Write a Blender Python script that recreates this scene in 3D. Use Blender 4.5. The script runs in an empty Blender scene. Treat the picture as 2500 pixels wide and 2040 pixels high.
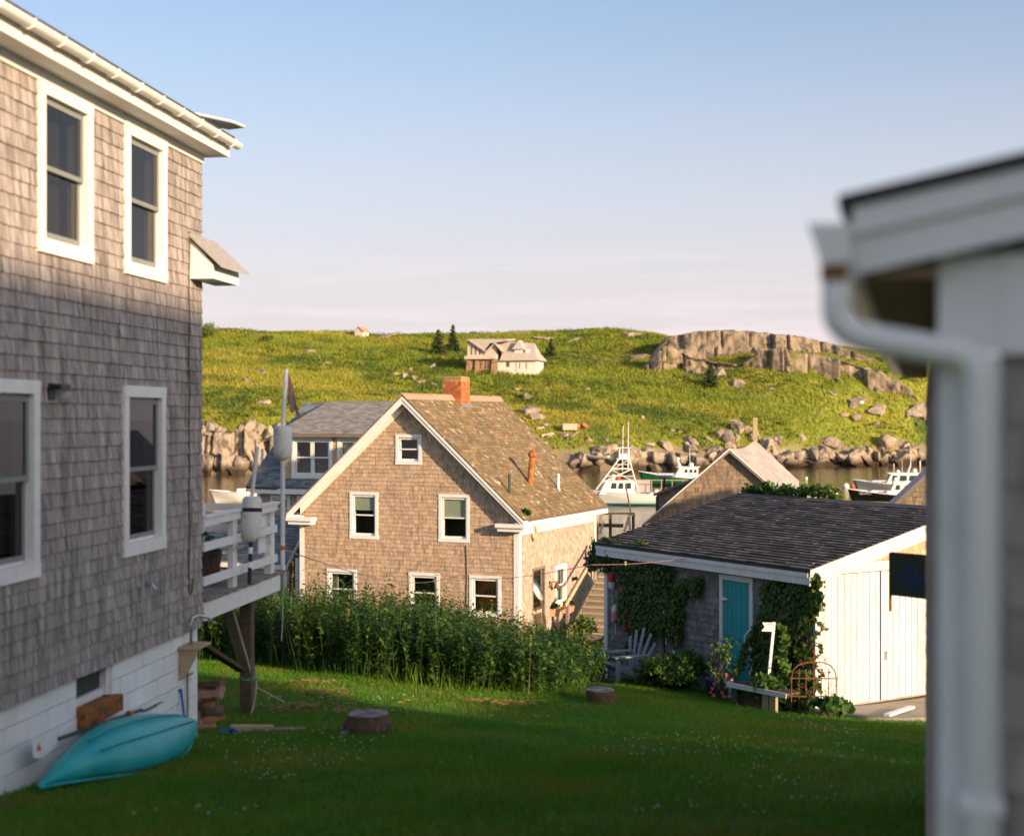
import bpy, bmesh, math, random
import numpy as np
from mathutils import Vector, Matrix, noise as mnoise
random.seed(11)
rng = np.random.default_rng(11)
SC = bpy.context.scene
COL = SC.collection
R = math.radians

# ------------------------------------------------------------------ camera, sky, sun, exposure
FP, CX, CY, CZ = 3500.0, 1250.0, 1020.0, 9.0        # focal length and centre in photo pixels; eye 9 m above the water
cam = bpy.data.cameras.new('camera')
cam.lens = 36.0 * FP / 2500.0
cam.sensor_width = 36.0
cam.clip_start = 0.1
cam.clip_end = 20000
cam.dof.use_dof = True
cam.dof.focus_distance = 35.0
cam.dof.aperture_fstop = 1.3
cam_o = bpy.data.objects.new('camera', cam)
cam_o.location = (0, 0, CZ)
cam_o.rotation_euler = (R(90), 0, 0)
COL.objects.link(cam_o)
SC.camera = cam_o

SUN_EL, SUN_AZ = R(13.0), R(-46.0)                   # azimuth measured from +X; negative is behind the camera
SUN = Vector((math.cos(SUN_EL) * math.cos(SUN_AZ), math.cos(SUN_EL) * math.sin(SUN_AZ), math.sin(SUN_EL)))
sl = bpy.data.lights.new('sun', 'SUN')
sl.energy = 4.6
sl.angle = R(1.0)
sl.color = (1.0, 0.735, 0.45)
sun_o = bpy.data.objects.new('sun', sl)
sun_o.rotation_euler = SUN.to_track_quat('Z', 'Y').to_euler()
sun_o.location = (40, -35, 40)
COL.objects.link(sun_o)

world = bpy.data.worlds.new('World')
SC.world = world
world.use_nodes = True
wn = world.node_tree
wn.nodes.clear()
w_out = wn.nodes.new('ShaderNodeOutputWorld')
w_bg = wn.nodes.new('ShaderNodeBackground')
sky = wn.nodes.new('ShaderNodeTexSky')
sky.sky_type = 'NISHITA'
sky.sun_disc = False
sky.sun_elevation = SUN_EL
sky.sun_rotation = R(90) - SUN_AZ
sky.altitude = 0
sky.air_density = 1.0
sky.dust_density = 2.5
sky.ozone_density = 2.0
w_bg.inputs['Strength'].default_value = 0.125
# thin high cloud streaks, thickest low in the sky all round the horizon
tc = wn.nodes.new('ShaderNodeTexCoord')
mp = wn.nodes.new('ShaderNodeMapping'); mp.inputs['Scale'].default_value = (2.2, 2.2, 26.0)
nz = wn.nodes.new('ShaderNodeTexNoise'); nz.inputs['Scale'].default_value = 2.3; nz.inputs['Detail'].default_value = 6; nz.inputs['Roughness'].default_value = 0.55
rp = wn.nodes.new('ShaderNodeMapRange'); rp.inputs['From Min'].default_value = 0.47; rp.inputs['From Max'].default_value = 0.74
sx = wn.nodes.new('ShaderNodeSeparateXYZ')
lo = wn.nodes.new('ShaderNodeMapRange'); lo.inputs['From Min'].default_value = 0.13; lo.inputs['From Max'].default_value = 0.05
ml = wn.nodes.new('ShaderNodeMath'); ml.operation = 'MULTIPLY'
m2 = wn.nodes.new('ShaderNodeMath'); m2.operation = 'MULTIPLY'; m2.inputs[1].default_value = 0.7
mixc = wn.nodes.new('ShaderNodeMix'); mixc.data_type = 'RGBA'
mixc.inputs[7].default_value = (5.0, 4.25, 4.35, 1)
tint = wn.nodes.new('ShaderNodeMix'); tint.data_type = 'RGBA'; tint.blend_type = 'MULTIPLY'; tint.inputs[0].default_value = 1.0
tint.inputs[7].default_value = (0.93, 0.96, 1.02, 1)
L = wn.links.new
L(tc.outputs['Generated'], mp.inputs['Vector']); L(mp.outputs[0], nz.inputs['Vector']); L(nz.outputs['Fac'], rp.inputs['Value'])
L(tc.outputs['Generated'], sx.inputs[0]); L(sx.outputs['Z'], lo.inputs['Value'])
L(rp.outputs[0], ml.inputs[0]); L(lo.outputs[0], ml.inputs[1]); L(ml.outputs[0], m2.inputs[0])
hz_ = wn.nodes.new('ShaderNodeMapRange'); hz_.interpolation_type = 'SMOOTHSTEP'; hz_.inputs['From Min'].default_value = 0.31; hz_.inputs['From Max'].default_value = 0.0; hz_.inputs['To Min'].default_value = 0.14; hz_.inputs['To Max'].default_value = 0.92
hmix = wn.nodes.new('ShaderNodeMix'); hmix.data_type = 'RGBA'; hmix.inputs[7].default_value = (3.95, 3.48, 3.62, 1)     # evening haze, the same all round the horizon
L(sx.outputs['Z'], hz_.inputs['Value']); L(sky.outputs[0], tint.inputs[6]); L(tint.outputs[2], hmix.inputs[6]); L(hz_.outputs[0], hmix.inputs[0]); L(hmix.outputs[2], mixc.inputs[6]); L(m2.outputs[0], mixc.inputs[0])
L(mixc.outputs[2], w_bg.inputs['Color']); L(w_bg.outputs[0], w_out.inputs['Surface'])

SC.view_settings.view_transform = 'Standard'
SC.view_settings.look = 'None'
SC.view_settings.exposure = 0.85
SC.view_settings.gamma = 1.0
SC.view_settings.use_curve_mapping = False
SC.render.engine = 'CYCLES'
SC.cycles.use_denoising = True
SC.cycles.max_bounces = 6
SC.cycles.diffuse_bounces = 3
SC.cycles.glossy_bounces = 3
SC.cycles.transmission_bounces = 4
SC.cycles.transparent_max_bounces = 8
SC.cycles.caustics_reflective = False
SC.cycles.caustics_refractive = False

# ------------------------------------------------------------------ measuring helpers
def at(px, py, d):
    """The point at distance d along the view whose place in the photograph is (px, py)."""
    return Vector(((px - CX) / FP * d, d, CZ - (py - CY) / FP * d))

class Frame:
    """A wall's frame: origin, x along the wall (to the right seen from outside), y into the building, z up."""
    def __init__(s, x, y, z, ex, ey):
        n = math.hypot(ex, ey)
        s.ex = Vector((ex / n, ey / n, 0)); s.ey = Vector((-ey / n, ex / n, 0)); s.o = Vector((x, y, z))
        s.rz = math.atan2(ey, ex)
    def _ray(s, px, py):
        return Vector(((px - CX) / FP, 1.0, -(py - CY) / FP))
    def on(s, px, py, y=0.0):
        """Local (x, z) where the sight line through a photo pixel meets the plane y = const."""
        r = s._ray(px, py); c = Vector((0, 0, CZ))
        t = (y + s.ey.dot(s.o - c)) / s.ey.dot(r)
        p = c + r * t - s.o
        return p.dot(s.ex), p.z
    def onx(s, px, py, x):
        """Local (y, z) where the sight line meets the plane x = const."""
        r = s._ray(px, py); c = Vector((0, 0, CZ))
        t = (x + s.ex.dot(s.o - c)) / s.ex.dot(r)
        p = c + r * t - s.o
        return p.dot(s.ey), p.z
    def w(s, x, y, z):
        return s.o + s.ex * x + s.ey * y + Vector((0, 0, z))
    def loc(s, p):
        q = Vector(p) - s.o
        return Vector((q.dot(s.ex), q.dot(s.ey), q.z))

# ------------------------------------------------------------------ mesh helpers
class MB:
    def __init__(s):
        s.v = []; s.f = []
    def add(s, vs, fs):
        b = len(s.v)
        s.v += [tuple(p) for p in vs]
        s.f += [tuple(i + b for i in f) for f in fs]
        return s
    def box(s, x0, x1, y0, y1, z0, z1):
        return s.add([(x0, y0, z0), (x1, y0, z0), (x1, y1, z0), (x0, y1, z0), (x0, y0, z1), (x1, y0, z1), (x1, y1, z1), (x0, y1, z1)],
                     [(0, 3, 2, 1), (4, 5, 6, 7), (0, 1, 5, 4), (1, 2, 6, 5), (2, 3, 7, 6), (3, 0, 4, 7)])
    def obox(s, c, sx, sy, sz, m=None):
        m = m or Matrix.Identity(3)
        vs = [Vector(c) + m @ Vector((a * sx / 2, b * sy / 2, d * sz / 2)) for d in (-1, 1) for a, b in ((-1, -1), (1, -1), (1, 1), (-1, 1))]
        return s.add(vs, [(0, 3, 2, 1), (4, 5, 6, 7), (0, 1, 5, 4), (1, 2, 6, 5), (2, 3, 7, 6), (3, 0, 4, 7)])
    def beam(s, p0, p1, w, t, up=(0, 0, 1), ext=0.0):
        """A straight timber: w is its size along 'up', t across."""
        p0, p1 = Vector(p0), Vector(p1); d = (p1 - p0).normalized()
        p0 = p0 - d * ext; p1 = p1 + d * ext
        u = Vector(up); u = (u - d * u.dot(d))
        if u.length < 1e-4: u = Vector((1, 0, 0)) - d * d.x
        u.normalize(); k = d.cross(u)
        vs = [p + u * (a * w / 2) + k * (b * t / 2) for p in (p0, p1) for a, b in ((-1, -1), (1, -1), (1, 1), (-1, 1))]
        return s.add(vs, [(0, 3, 2, 1), (4, 5, 6, 7), (0, 1, 5, 4), (1, 2, 6, 5), (2, 3, 7, 6), (3, 0, 4, 7)])
    def ext(s, pts, vec):
        """Extrude a planar polygon along vec."""
        n = len(pts); vec = Vector(vec)
        vs = [Vector(p) for p in pts] + [Vector(p) + vec for p in pts]
        return s.add(vs, [tuple(range(n - 1, -1, -1)), tuple(range(n, 2 * n))] + [(i, (i + 1) % n, n + (i + 1) % n, n + i) for i in range(n)])
    def tube(s, pts, r, n=8, cap=True):
        pts = [Vector(p) for p in pts]; m = len(pts)
        rs = r if isinstance(r, (list, tuple)) else [r] * m
        vs = []; prev = None
        for i, p in enumerate(pts):
            d = (pts[min(i + 1, m - 1)] - pts[max(i - 1, 0)]).normalized()
            if prev is None:
                a = Vector((0, 0, 1)) if abs(d.z) < 0.9 else Vector((1, 0, 0))
                u = (a - d * a.dot(d)).normalized()
            else:
                u = (prev - d * prev.dot(d)).normalized()
            prev = u; k = d.cross(u)
            for j in range(n):
                t = 2 * math.pi * j / n
                vs.append(p + (u * math.cos(t) + k * math.sin(t)) * rs[i])
        fs = [(i * n + j, i * n + (j + 1) % n, (i + 1) * n + (j + 1) % n, (i + 1) * n + j) for i in range(m - 1) for j in range(n)]
        if cap: fs += [tuple(range(n - 1, -1, -1)), tuple(range((m - 1) * n, m * n))]
        return s.add(vs, fs)
    def lathe(s, prof, n=20, m=None, jag=0.0):
        """Turn a profile of (radius, height) about z; m places it."""
        m = m or Matrix.Identity(4); k = len(prof); vs = []
        for r, z in prof:
            for j in range(n):
                t = 2 * math.pi * j / n
                rr = r * (1 + jag * mnoise.noise((math.cos(t) * 1.7, math.sin(t) * 1.7, z * 3)))
                vs.append(m @ Vector((rr * math.cos(t), rr * math.sin(t), z)))
        fs = [(i * n + j, i * n + (j + 1) % n, (i + 1) * n + (j + 1) % n, (i + 1) * n + j) for i in range(k - 1) for j in range(n)]
        fs += [tuple(range(n - 1, -1, -1)), tuple(range((k - 1) * n, k * n))]
        return s.add(vs, fs)
    def ball(s, c, r, n=12):
        return s.lathe([(max(r * math.sin(math.pi * i / 8), 1e-3), -r * math.cos(math.pi * i / 8)) for i in range(9)], n, Matrix.Translation(c))
    def wedge(s, m, w, h, t0, t1):
        """A shingle: m maps x across, z up, -y outwards; t0 thick at the butt, t1 at the top."""
        vs = [m @ Vector(p) for p in ((-w / 2, -t0, 0), (w / 2, -t0, 0), (w / 2, 0, 0), (-w / 2, 0, 0), (-w / 2, -t1, h), (w / 2, -t1, h), (w / 2, 0, h), (-w / 2, 0, h))]
        return s.add(vs, [(0, 3, 2, 1), (4, 5, 6, 7), (0, 1, 5, 4), (1, 2, 6, 5), (2, 3, 7, 6), (3, 0, 4, 7)])
    def mesh(s, name, smooth=False, fix=True):
        me = bpy.data.meshes.new(name)
        me.from_pydata(s.v, [], s.f)
        if fix:
            bm = bmesh.new(); bm.from_mesh(me)
            bmesh.ops.recalc_face_normals(bm, faces=bm.faces)
            bm.to_mesh(me); bm.free()
        if smooth:
            me.polygons.foreach_set('use_smooth', [True] * len(me.polygons))
        me.update()
        return me
    def obj(s, name, mat, parent=None, smooth=False, bevel=0.0, seg=2, angle=None):
        o = bpy.data.objects.new(name, s.mesh(name, smooth))
        return finish(o, mat, parent, bevel, seg)

def finish(o, mat, parent=None, bevel=0.0, seg=2):
    if mat is not None:
        o.data.materials.clear(); o.data.materials.append(mat)
    COL.objects.link(o)
    if parent is not None: o.parent = parent
    if bevel > 0:
        b = o.modifiers.new('bevel', 'BEVEL'); b.width = bevel; b.segments = seg; b.limit_method = 'ANGLE'; b.angle_limit = R(40)
    return o

def np_obj(name, V, F, mat, parent=None, smooth=False):
    """A mesh from numpy arrays; F is (n,3) or (n,4)."""
    me = bpy.data.meshes.new(name)
    V = np.asarray(V, np.float32).reshape(-1, 3); F = np.asarray(F, np.int32); k = F.shape[1]
    me.vertices.add(len(V)); me.vertices.foreach_set('co', V.ravel())
    me.loops.add(F.size); me.loops.foreach_set('vertex_index', F.ravel())
    me.polygons.add(len(F)); me.polygons.foreach_set('loop_start', np.arange(0, F.size, k, dtype=np.int32))
    if smooth: me.polygons.foreach_set('use_smooth', np.ones(len(F), bool))
    me.update(calc_edges=True); me.validate()
    o = bpy.data.objects.new(name, me)
    return finish(o, mat, parent)

def tag(o, label, cat=None, group=None, kind=None):
    if label: o['label'] = label
    if cat: o['category'] = cat
    if group: o['group'] = group
    if kind: o['kind'] = kind
    return o

def thing(name, label, cat, loc=(0, 0, 0), rz=0.0, group=None):
    o = bpy.data.objects.new(name, None); COL.objects.link(o)
    o.location = loc; o.rotation_euler = (0, 0, rz); o.empty_display_size = 0.2
    return tag(o, label, cat, group)

def copy_tree(o, parent=None):
    c = o.copy(); COL.objects.link(c)
    if parent is not None: c.parent = parent
    for ch in list(o.children): copy_tree(ch, c)
    return c

# ------------------------------------------------------------------ numpy noise
def _h(ix, iy, seed):
    n = (ix.astype(np.int64) * 374761393 + iy.astype(np.int64) * 668265263 + seed * 974711) & 0x7fffffff
    n = (n ^ (n >> 13)) * 1274126177 & 0x7fffffff
    return ((n ^ (n >> 16)) & 0xffff) / 65535.0
def vnoise(x, y, seed=0):
    x = np.asarray(x, float); y = np.asarray(y, float)
    ix = np.floor(x); iy = np.floor(y); fx = x - ix; fy = y - iy
    fx = fx * fx * (3 - 2 * fx); fy = fy * fy * (3 - 2 * fy)
    a = _h(ix, iy, seed); b = _h(ix + 1, iy, seed); c = _h(ix, iy + 1, seed); d = _h(ix + 1, iy + 1, seed)
    return (a * (1 - fx) + b * fx) * (1 - fy) + (c * (1 - fx) + d * fx) * fy
def fbm(x, y, oct=4, seed=0):
    t = 0; a = 0.5; n = 0
    for i in range(oct):
        t = t + a * vnoise(x * 2 ** i, y * 2 ** i, seed + i); n += a; a *= 0.5
    return t / n
class TPS:
    """Thin-plate surface through (x, y, z) control points."""
    def __init__(s, pts, lam=0.0):
        P = np.array(pts, float); s.c = P[:, :2]; n = len(P)
        K = s._k(np.linalg.norm(s.c[:, None] - s.c[None], axis=2)) + lam * np.eye(n)
        Q = np.hstack([np.ones((n, 1)), s.c])
        A = np.block([[K, Q], [Q.T, np.zeros((3, 3))]])
        s.w = np.linalg.solve(A, np.concatenate([P[:, 2], np.zeros(3)]))
    def _k(s, r):
        return np.where(r > 1e-9, r * r * np.log(np.maximum(r, 1e-9)), 0.0)
    def __call__(s, x, y):
        x = np.asarray(x, float); y = np.asarray(y, float); sh = x.shape
        p = np.stack([x.ravel(), y.ravel()], 1); out = np.empty(len(p))
        for i in range(0, len(p), 20000):
            q = p[i:i + 20000]
            out[i:i + 20000] = s._k(np.linalg.norm(q[:, None] - s.c[None], axis=2)) @ s.w[:-3] + s.w[-3] + q @ s.w[-2:]
        return out.reshape(sh)

# ------------------------------------------------------------------ materials
def M(name, col, rough=0.8, var=0.12, scale=4.0, stretch=(1, 1, 1), col2=None, mask=(0.55, 0.7), mscale=3.0, mstretch=(1, 1, 1), island=0.0, bump=0.0, bscale=30.0,
      bstretch=None, spec=0.3, metal=0.0, transl=0.0, island_hue=None, col3=None, mask3=(0.55, 0.7), m3scale=8.0, coat=0.0, zmix=None):
    """A procedural surface: base colour with noise, optional stain colours laid by noise masks, per-piece variation, fine relief."""
    m = bpy.data.materials.new(name); m.use_nodes = True
    nt = m.node_tree; N = nt.nodes; Lk = nt.links.new
    b = N['Principled BSDF']; out = N['Material Output']
    b.inputs['Roughness'].default_value = rough
    b.inputs['Specular IOR Level'].default_value = spec
    b.inputs['Metallic'].default_value = metal
    b.inputs['Coat Weight'].default_value = coat
    g = N.new('ShaderNodeNewGeometry')
    def noise(sc, st, detail=4, rgh=0.6):
        mpn = N.new('ShaderNodeMapping'); mpn.inputs['Scale'].default_value = st
        t = N.new('ShaderNodeTexNoise'); t.inputs['Scale'].default_value = sc; t.inputs['Detail'].default_value = detail; t.inputs['Roughness'].default_value = rgh
        Lk(g.outputs['Position'], mpn.inputs['Vector']); Lk(mpn.outputs[0], t.inputs['Vector'])
        return t.outputs['Fac']
    def mixrgb(a, c2, fac, blend='MIX'):
        x = N.new('ShaderNodeMix'); x.data_type = 'RGBA'; x.blend_type = blend
        for idx, val in ((6, a), (7, c2)):
            if isinstance(val, tuple): x.inputs[idx].default_value = (*val[:3], 1)
            else: Lk(val, x.inputs[idx])
        if isinstance(fac, float): x.inputs[0].default_value = fac
        else: Lk(fac, x.inputs[0])
        return x.outputs[2]
    def rng_(v, a, c, lo=0.0, hi=1.0, smooth=False):
        r = N.new('ShaderNodeMapRange'); r.inputs['From Min'].default_value = a; r.inputs['From Max'].default_value = c
        r.inputs['To Min'].default_value = lo; r.inputs['To Max'].default_value = hi
        if smooth: r.interpolation_type = 'SMOOTHSTEP'
        Lk(v, r.inputs['Value']); return r.outputs[0]
    c = tuple(col)
    if col2 is not None:
        c = mixrgb(c, tuple(col2), rng_(noise(mscale, mstretch), mask[0], mask[1]))
    if col3 is not None:
        c = mixrgb(c, tuple(col3), rng_(noise(m3scale, (1, 1, 1)), mask3[0], mask3[1]))
    if zmix is not None:                                  # a colour that lies below a height (tide line, splash zone)
        s = N.new('ShaderNodeSeparateXYZ'); Lk(g.outputs['Position'], s.inputs[0])
        ad = N.new('ShaderNodeMath'); ad.operation = 'ADD'; Lk(s.outputs['Z'], ad.inputs[0])
        Lk(rng_(noise(0.6, (1, 1, 1)), 0.3, 0.7, -zmix[3], zmix[3]), ad.inputs[1])
        c = mixrgb(c, tuple(zmix[0]), rng_(ad.outputs[0], zmix[2], zmix[1]))
    v = rng_(noise(scale, stretch), 0.25, 0.75, 1 - var, 1 + var)
    if island > 0:
        oi = N.new('ShaderNodeObjectInfo'); ad = N.new('ShaderNodeMath'); ad.operation = 'ADD'
        Lk(g.outputs['Random Per Island'], ad.inputs[0]); Lk(oi.outputs['Random'], ad.inputs[1])
        fr = N.new('ShaderNodeMath'); fr.operation = 'FRACT'; Lk(ad.outputs[0], fr.inputs[0])
        if island_hue is not None:
            c = mixrgb(c, tuple(island_hue), rng_(fr.outputs[0], 0.45, 1.0))
            wn_ = N.new('ShaderNodeTexWhiteNoise'); wn_.noise_dimensions = '1D'; Lk(fr.outputs[0], wn_.inputs['W'])
            isl = rng_(wn_.outputs['Value'], 0, 1, 1 - island, 1 + island)
        else:
            isl = rng_(fr.outputs[0], 0, 1, 1 - island, 1 + island)
        mu = N.new('ShaderNodeMath'); mu.operation = 'MULTIPLY'; Lk(v, mu.inputs[0]); Lk(isl, mu.inputs[1]); v = mu.outputs[0]
    vm = N.new('ShaderNodeVectorMath'); vm.operation = 'SCALE'
    if isinstance(c, tuple): vm.inputs[0].default_value = c[:3]
    else: Lk(c, vm.inputs[0])
    Lk(v, vm.inputs['Scale'])
    Lk(vm.outputs[0], b.inputs['Base Color'])
    if bump > 0:
        bp = N.new('ShaderNodeBump'); bp.inputs['Strength'].default_value = 1.0; bp.inputs['Distance'].default_value = bump
        Lk(noise(bscale, bstretch or stretch, 5), bp.inputs['Height']); Lk(bp.outputs[0], b.inputs['Normal'])
    if transl > 0:
        t = N.new('ShaderNodeBsdfTranslucent'); Lk(vm.outputs[0], t.inputs['Color'])
        mx = N.new('ShaderNodeMixShader'); mx.inputs[0].default_value = transl
        Lk(b.outputs[0], mx.inputs[1]); Lk(t.outputs[0], mx.inputs[2]); Lk(mx.outputs[0], out.inputs['Surface'])
    return m

def glass_mat(name, tint=(0.9, 0.95, 0.95), clear=0.75, rough=0.02):
    m = bpy.data.materials.new(name); m.use_nodes = True
    nt = m.node_tree; N = nt.nodes; Lk = nt.links.new; N.remove(N['Principled BSDF'])
    tr = N.new('ShaderNodeBsdfTransparent'); tr.inputs[0].default_value = (*[t * clear for t in tint], 1)
    gl = N.new('ShaderNodeBsdfGlossy'); gl.inputs['Roughness'].default_value = rough
    fr = N.new('ShaderNodeFresnel'); fr.inputs['IOR'].default_value = 1.6; ge = N.new('ShaderNodeNewGeometry')
    iv = N.new('ShaderNodeMath'); iv.operation = 'SUBTRACT'; iv.inputs[0].default_value = 1.0; Lk(ge.outputs['Backfacing'], iv.inputs[1])
    mu = N.new('ShaderNodeMath'); mu.operation = 'MULTIPLY'; Lk(fr.outputs[0], mu.inputs[0]); Lk(iv.outputs[0], mu.inputs[1])
    mx = N.new('ShaderNodeMixShader')
    Lk(mu.outputs[0], mx.inputs[0]); Lk(tr.outputs[0], mx.inputs[1]); Lk(gl.outputs[0], mx.inputs[2]); Lk(mx.outputs[0], N['Material Output'].inputs['Surface'])
    return m

MT = {}
MT['lh_shingle'] = M('weathered_grey_shingle', (0.35, 0.305, 0.29), 0.9, 0.44, 9, (2.2, 2.2, 0.3), col2=(0.17, 0.145, 0.14), mask=(0.46, 0.70), mscale=5, mstretch=(2.4, 2.4, 0.35), island=0.15, bump=0.004, bscale=25)
MT['mh_shingle'] = M('tan_cedar_shingle', (0.49, 0.35, 0.25), 0.9, 0.30, 9, (6, 6, 0.8), col2=(0.24, 0.165, 0.115), mask=(0.5, 0.75), mscale=3, mstretch=(4, 4, 0.9), island=0.17, bump=0.004, bscale=25)
MT['ga_shingle'] = M('silver_grey_shingle', (0.225, 0.215, 0.215), 0.92, 0.36, 9, (7, 7, 0.8), col2=(0.10, 0.095, 0.095), mask=(0.48, 0.7), mscale=4, mstretch=(6, 6, 0.9), island=0.24, bump=0.004, bscale=25)
MT['sb_shingle'] = M('brown_old_shingle', (0.31, 0.225, 0.165), 0.92, 0.3, 9, (6, 6, 0.8), col2=(0.16, 0.12, 0.09), mask=(0.45, 0.7), mscale=3, mstretch=(5, 5, 0.8), island=0.25, bump=0.004, bscale=25)
MT['white'] = M('white_paint', (0.77, 0.755, 0.745), 0.55, 0.06, 5, island=0.04, col2=(0.64, 0.61, 0.58), mask=(0.58, 0.8), mscale=3, bump=0.0008, bscale=20)
MT['white_worn'] = M('worn_white_paint', (0.73, 0.71, 0.70), 0.65, 0.07, 5, (1, 1, 1), col2=(0.50, 0.43, 0.36), mask=(0.62, 0.72), mscale=6, mstretch=(1, 1, 1), bump=0.001, bscale=15)
MT['block'] = M('painted_block', (0.80, 0.80, 0.80), 0.75, 0.05, 3, col2=(0.52, 0.52, 0.51), mask=(0.55, 0.85), mscale=1.3, island=0.035, bump=0.003, bscale=30)
MT['door_white'] = M('garage_door_paint', (0.60, 0.585, 0.58), 0.65, 0.06, 5, (3, 3, .4), col2=(0.46, 0.43, 0.40), mask=(0.56, 0.74), mscale=2.5, mstretch=(3, 3, .35), island=0.05, bump=0.001)
MT['wood_grey'] = M('weathered_timber', (0.24, 0.20, 0.17), 0.9, 0.3, 6, (1, 1, 6), island=0.2, bump=0.003, bscale=18)
MT['wood_tan'] = M('sunbleached_timber', (0.46, 0.35, 0.22), 0.85, 0.22, 8, (1, 1, 4), island=0.16, bump=0.002, bscale=18)
MT['wood_dark'] = M('dark_timber', (0.10, 0.075, 0.05), 0.85, 0.35, 6, (1, 1, 3), island=0.2, bump=0.003, bscale=18)
MT['trunk'] = M('bark', (0.105, 0.07, 0.045), 0.95, 0.4, 10, (2, 2, 0.6), bump=0.012, bscale=14)
MT['cutwood'] = M('cut_log_end', (0.25, 0.21, 0.18), 0.85, 0.3, 12, col2=(0.10, 0.10, 0.115), mask=(0.45, 0.6), mscale=5, bump=0.002)
MT['firewood'] = M('split_firewood', (0.24, 0.13, 0.075), 0.9, 0.35, 8, (1, 1, 1), island=0.4, island_hue=(0.30, 0.21, 0.15), bump=0.006, bscale=14)
MT['black'] = M('black_metal', (0.02, 0.02, 0.022), 0.4, 0.1, 8)
MT['metal'] = M('galvanised_metal', (0.45, 0.46, 0.48), 0.35, 0.1, 8, metal=0.8)
MT['rust'] = M('rusty_iron', (0.20, 0.075, 0.035), 0.85, 0.35, 30, col2=(0.09, 0.04, 0.025), mask=(0.45, 0.6), mscale=20)
MT['rustpipe'] = M('rusty_stovepipe', (0.42, 0.15, 0.045), 0.75, 0.3, 12, col2=(0.22, 0.09, 0.04), mask=(0.45, 0.65), mscale=7)
MT['gutter'] = M('white_gutter', (0.82, 0.80, 0.77), 0.4, 0.04, 5)
MT['teal'] = M('teal_door_paint', (0.022, 0.30, 0.33), 0.6, 0.08, 5, (2, 2, 0.5), col2=(0.05, 0.34, 0.37), mask=(0.5, 0.8), mscale=4, mstretch=(3, 3, 0.4), island=0.05, bump=0.001)
MT['kayak'] = M('teal_plastic', (0.012, 0.36, 0.38), 0.42, 0.1, 3, col2=(0.04, 0.43, 0.43), mask=(0.5, 0.7), mscale=2.5, bump=0.0015, bscale=60, spec=0.4)
MT['brick'] = M('orange_brick', (0.40, 0.115, 0.045), 0.9, 0.2, 9, col2=(0.55, 0.33, 0.08), mask=(0.58, 0.66), mscale=9, island=0.18, bump=0.003)
MT['brick_sill'] = M('mossy_brick', (0.30, 0.11, 0.03), 0.95, 0.25, 9, col2=(0.10, 0.06, 0.03), mask=(0.48, 0.6), mscale=8, bump=0.006)
MT['concrete'] = M('concrete', (0.36, 0.31, 0.25), 0.9, 0.12, 2.5, col2=(0.28, 0.23, 0.18), mask=(0.45, 0.7), mscale=1.2, bump=0.004, bscale=10)
MT['asphalt_dark'] = M('charcoal_asphalt_shingle', (0.066, 0.062, 0.064), 0.9, 0.25, 20, island=0.42, island_hue=(0.11, 0.097, 0.095), bump=0.002, bscale=60, spec=0.25)
MT['asphalt_grey'] = M('grey_asphalt_shingle', (0.28, 0.265, 0.26), 0.92, 0.2, 16, island=0.30, bump=0.002, bscale=60)
MT['asphalt_blue'] = M('bluegrey_asphalt_shingle', (0.17, 0.19, 0.205), 0.92, 0.2, 16, island=0.36, bump=0.002, bscale=60)
MT['mh_roof'] = M('lichen_roof_shingle', (0.20, 0.145, 0.085), 0.95, 0.25, 6, col2=(0.33, 0.17, 0.045), mask=(0.56, 0.80), mscale=1.6, col3=(0.50, 0.41, 0.30), mask3=(0.60, 0.66), m3scale=4.5, island=0.26, bump=0.004, bscale=30)
MT['ridge_cap'] = M('ridge_cap', (0.44, 0.27, 0.19), 0.9, 0.15, 4)
MT['sb_roof'] = M('pale_roof_sheet', (0.40, 0.355, 0.335), 0.9, 0.12, 3, island=0.10, bump=0.003, bscale=12)
MT['glass'] = glass_mat('window_glass', clear=0.9)
MT['glass_dark'] = glass_mat('screened_glass', (0.8, 0.8, 0.75), 0.5)
MT['room'] = M('room_interior', (0.16, 0.13, 0.10), 0.95, 0.1, 2)
MT['screen'] = M('insect_screen', (0.05, 0.055, 0.055), 0.7, 0.1, 8)
MT['sash_dark'] = M('grey_sash', (0.22, 0.23, 0.23), 0.6, 0.08, 6)
MT['curtain'] = M('curtain_cloth', (0.40, 0.37, 0.32), 0.95, 0.12, 6, (4, 4, 0.3))
MT['blind'] = M('roller_blind', (0.62, 0.58, 0.45), 0.9, 0.06, 4)
MT['rope'] = M('rope', (0.45, 0.40, 0.34), 0.95, 0.15, 30)
MT['rope_teal'] = M('teal_rope', (0.10, 0.38, 0.33), 0.9, 0.1, 30)
MT['pink_line'] = M('pink_line', (0.72, 0.30, 0.26), 0.8, 0.05, 30)
MT['buoy_white'] = M('chalky_white_foam', (0.64, 0.63, 0.62), 0.75, 0.06, 8, col2=(0.42, 0.38, 0.32), mask=(0.6, 0.75), mscale=7, bump=0.0015, bscale=80)
MT['band_black'] = M('black_band', (0.03, 0.022, 0.02), 0.7, 0.1, 9)
MT['red'] = M('red_foam', (0.62, 0.04, 0.035), 0.7, 0.1, 10)
MT['orange_buoy'] = M('orange_foam', (0.62, 0.11, 0.04), 0.75, 0.12, 10)
MT['pink'] = M('pink_foam', (0.75, 0.22, 0.26), 0.75, 0.1, 10)
MT['green_buoy'] = M('green_foam', (0.02, 0.16, 0.13), 0.7, 0.1, 10)
MT['terracotta'] = M('terracotta_plastic', (0.60, 0.29, 0.20), 0.6, 0.06, 8)
MT['blue'] = M('blue_plastic', (0.02, 0.05, 0.16), 0.5, 0.1, 8)
MT['blue_bright'] = M('bright_blue_handle', (0.015, 0.11, 0.36), 0.45, 0.05, 8)
MT['tank'] = M('ochre_tank_paint', (0.36, 0.17, 0.025), 0.55, 0.1, 6)
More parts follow.
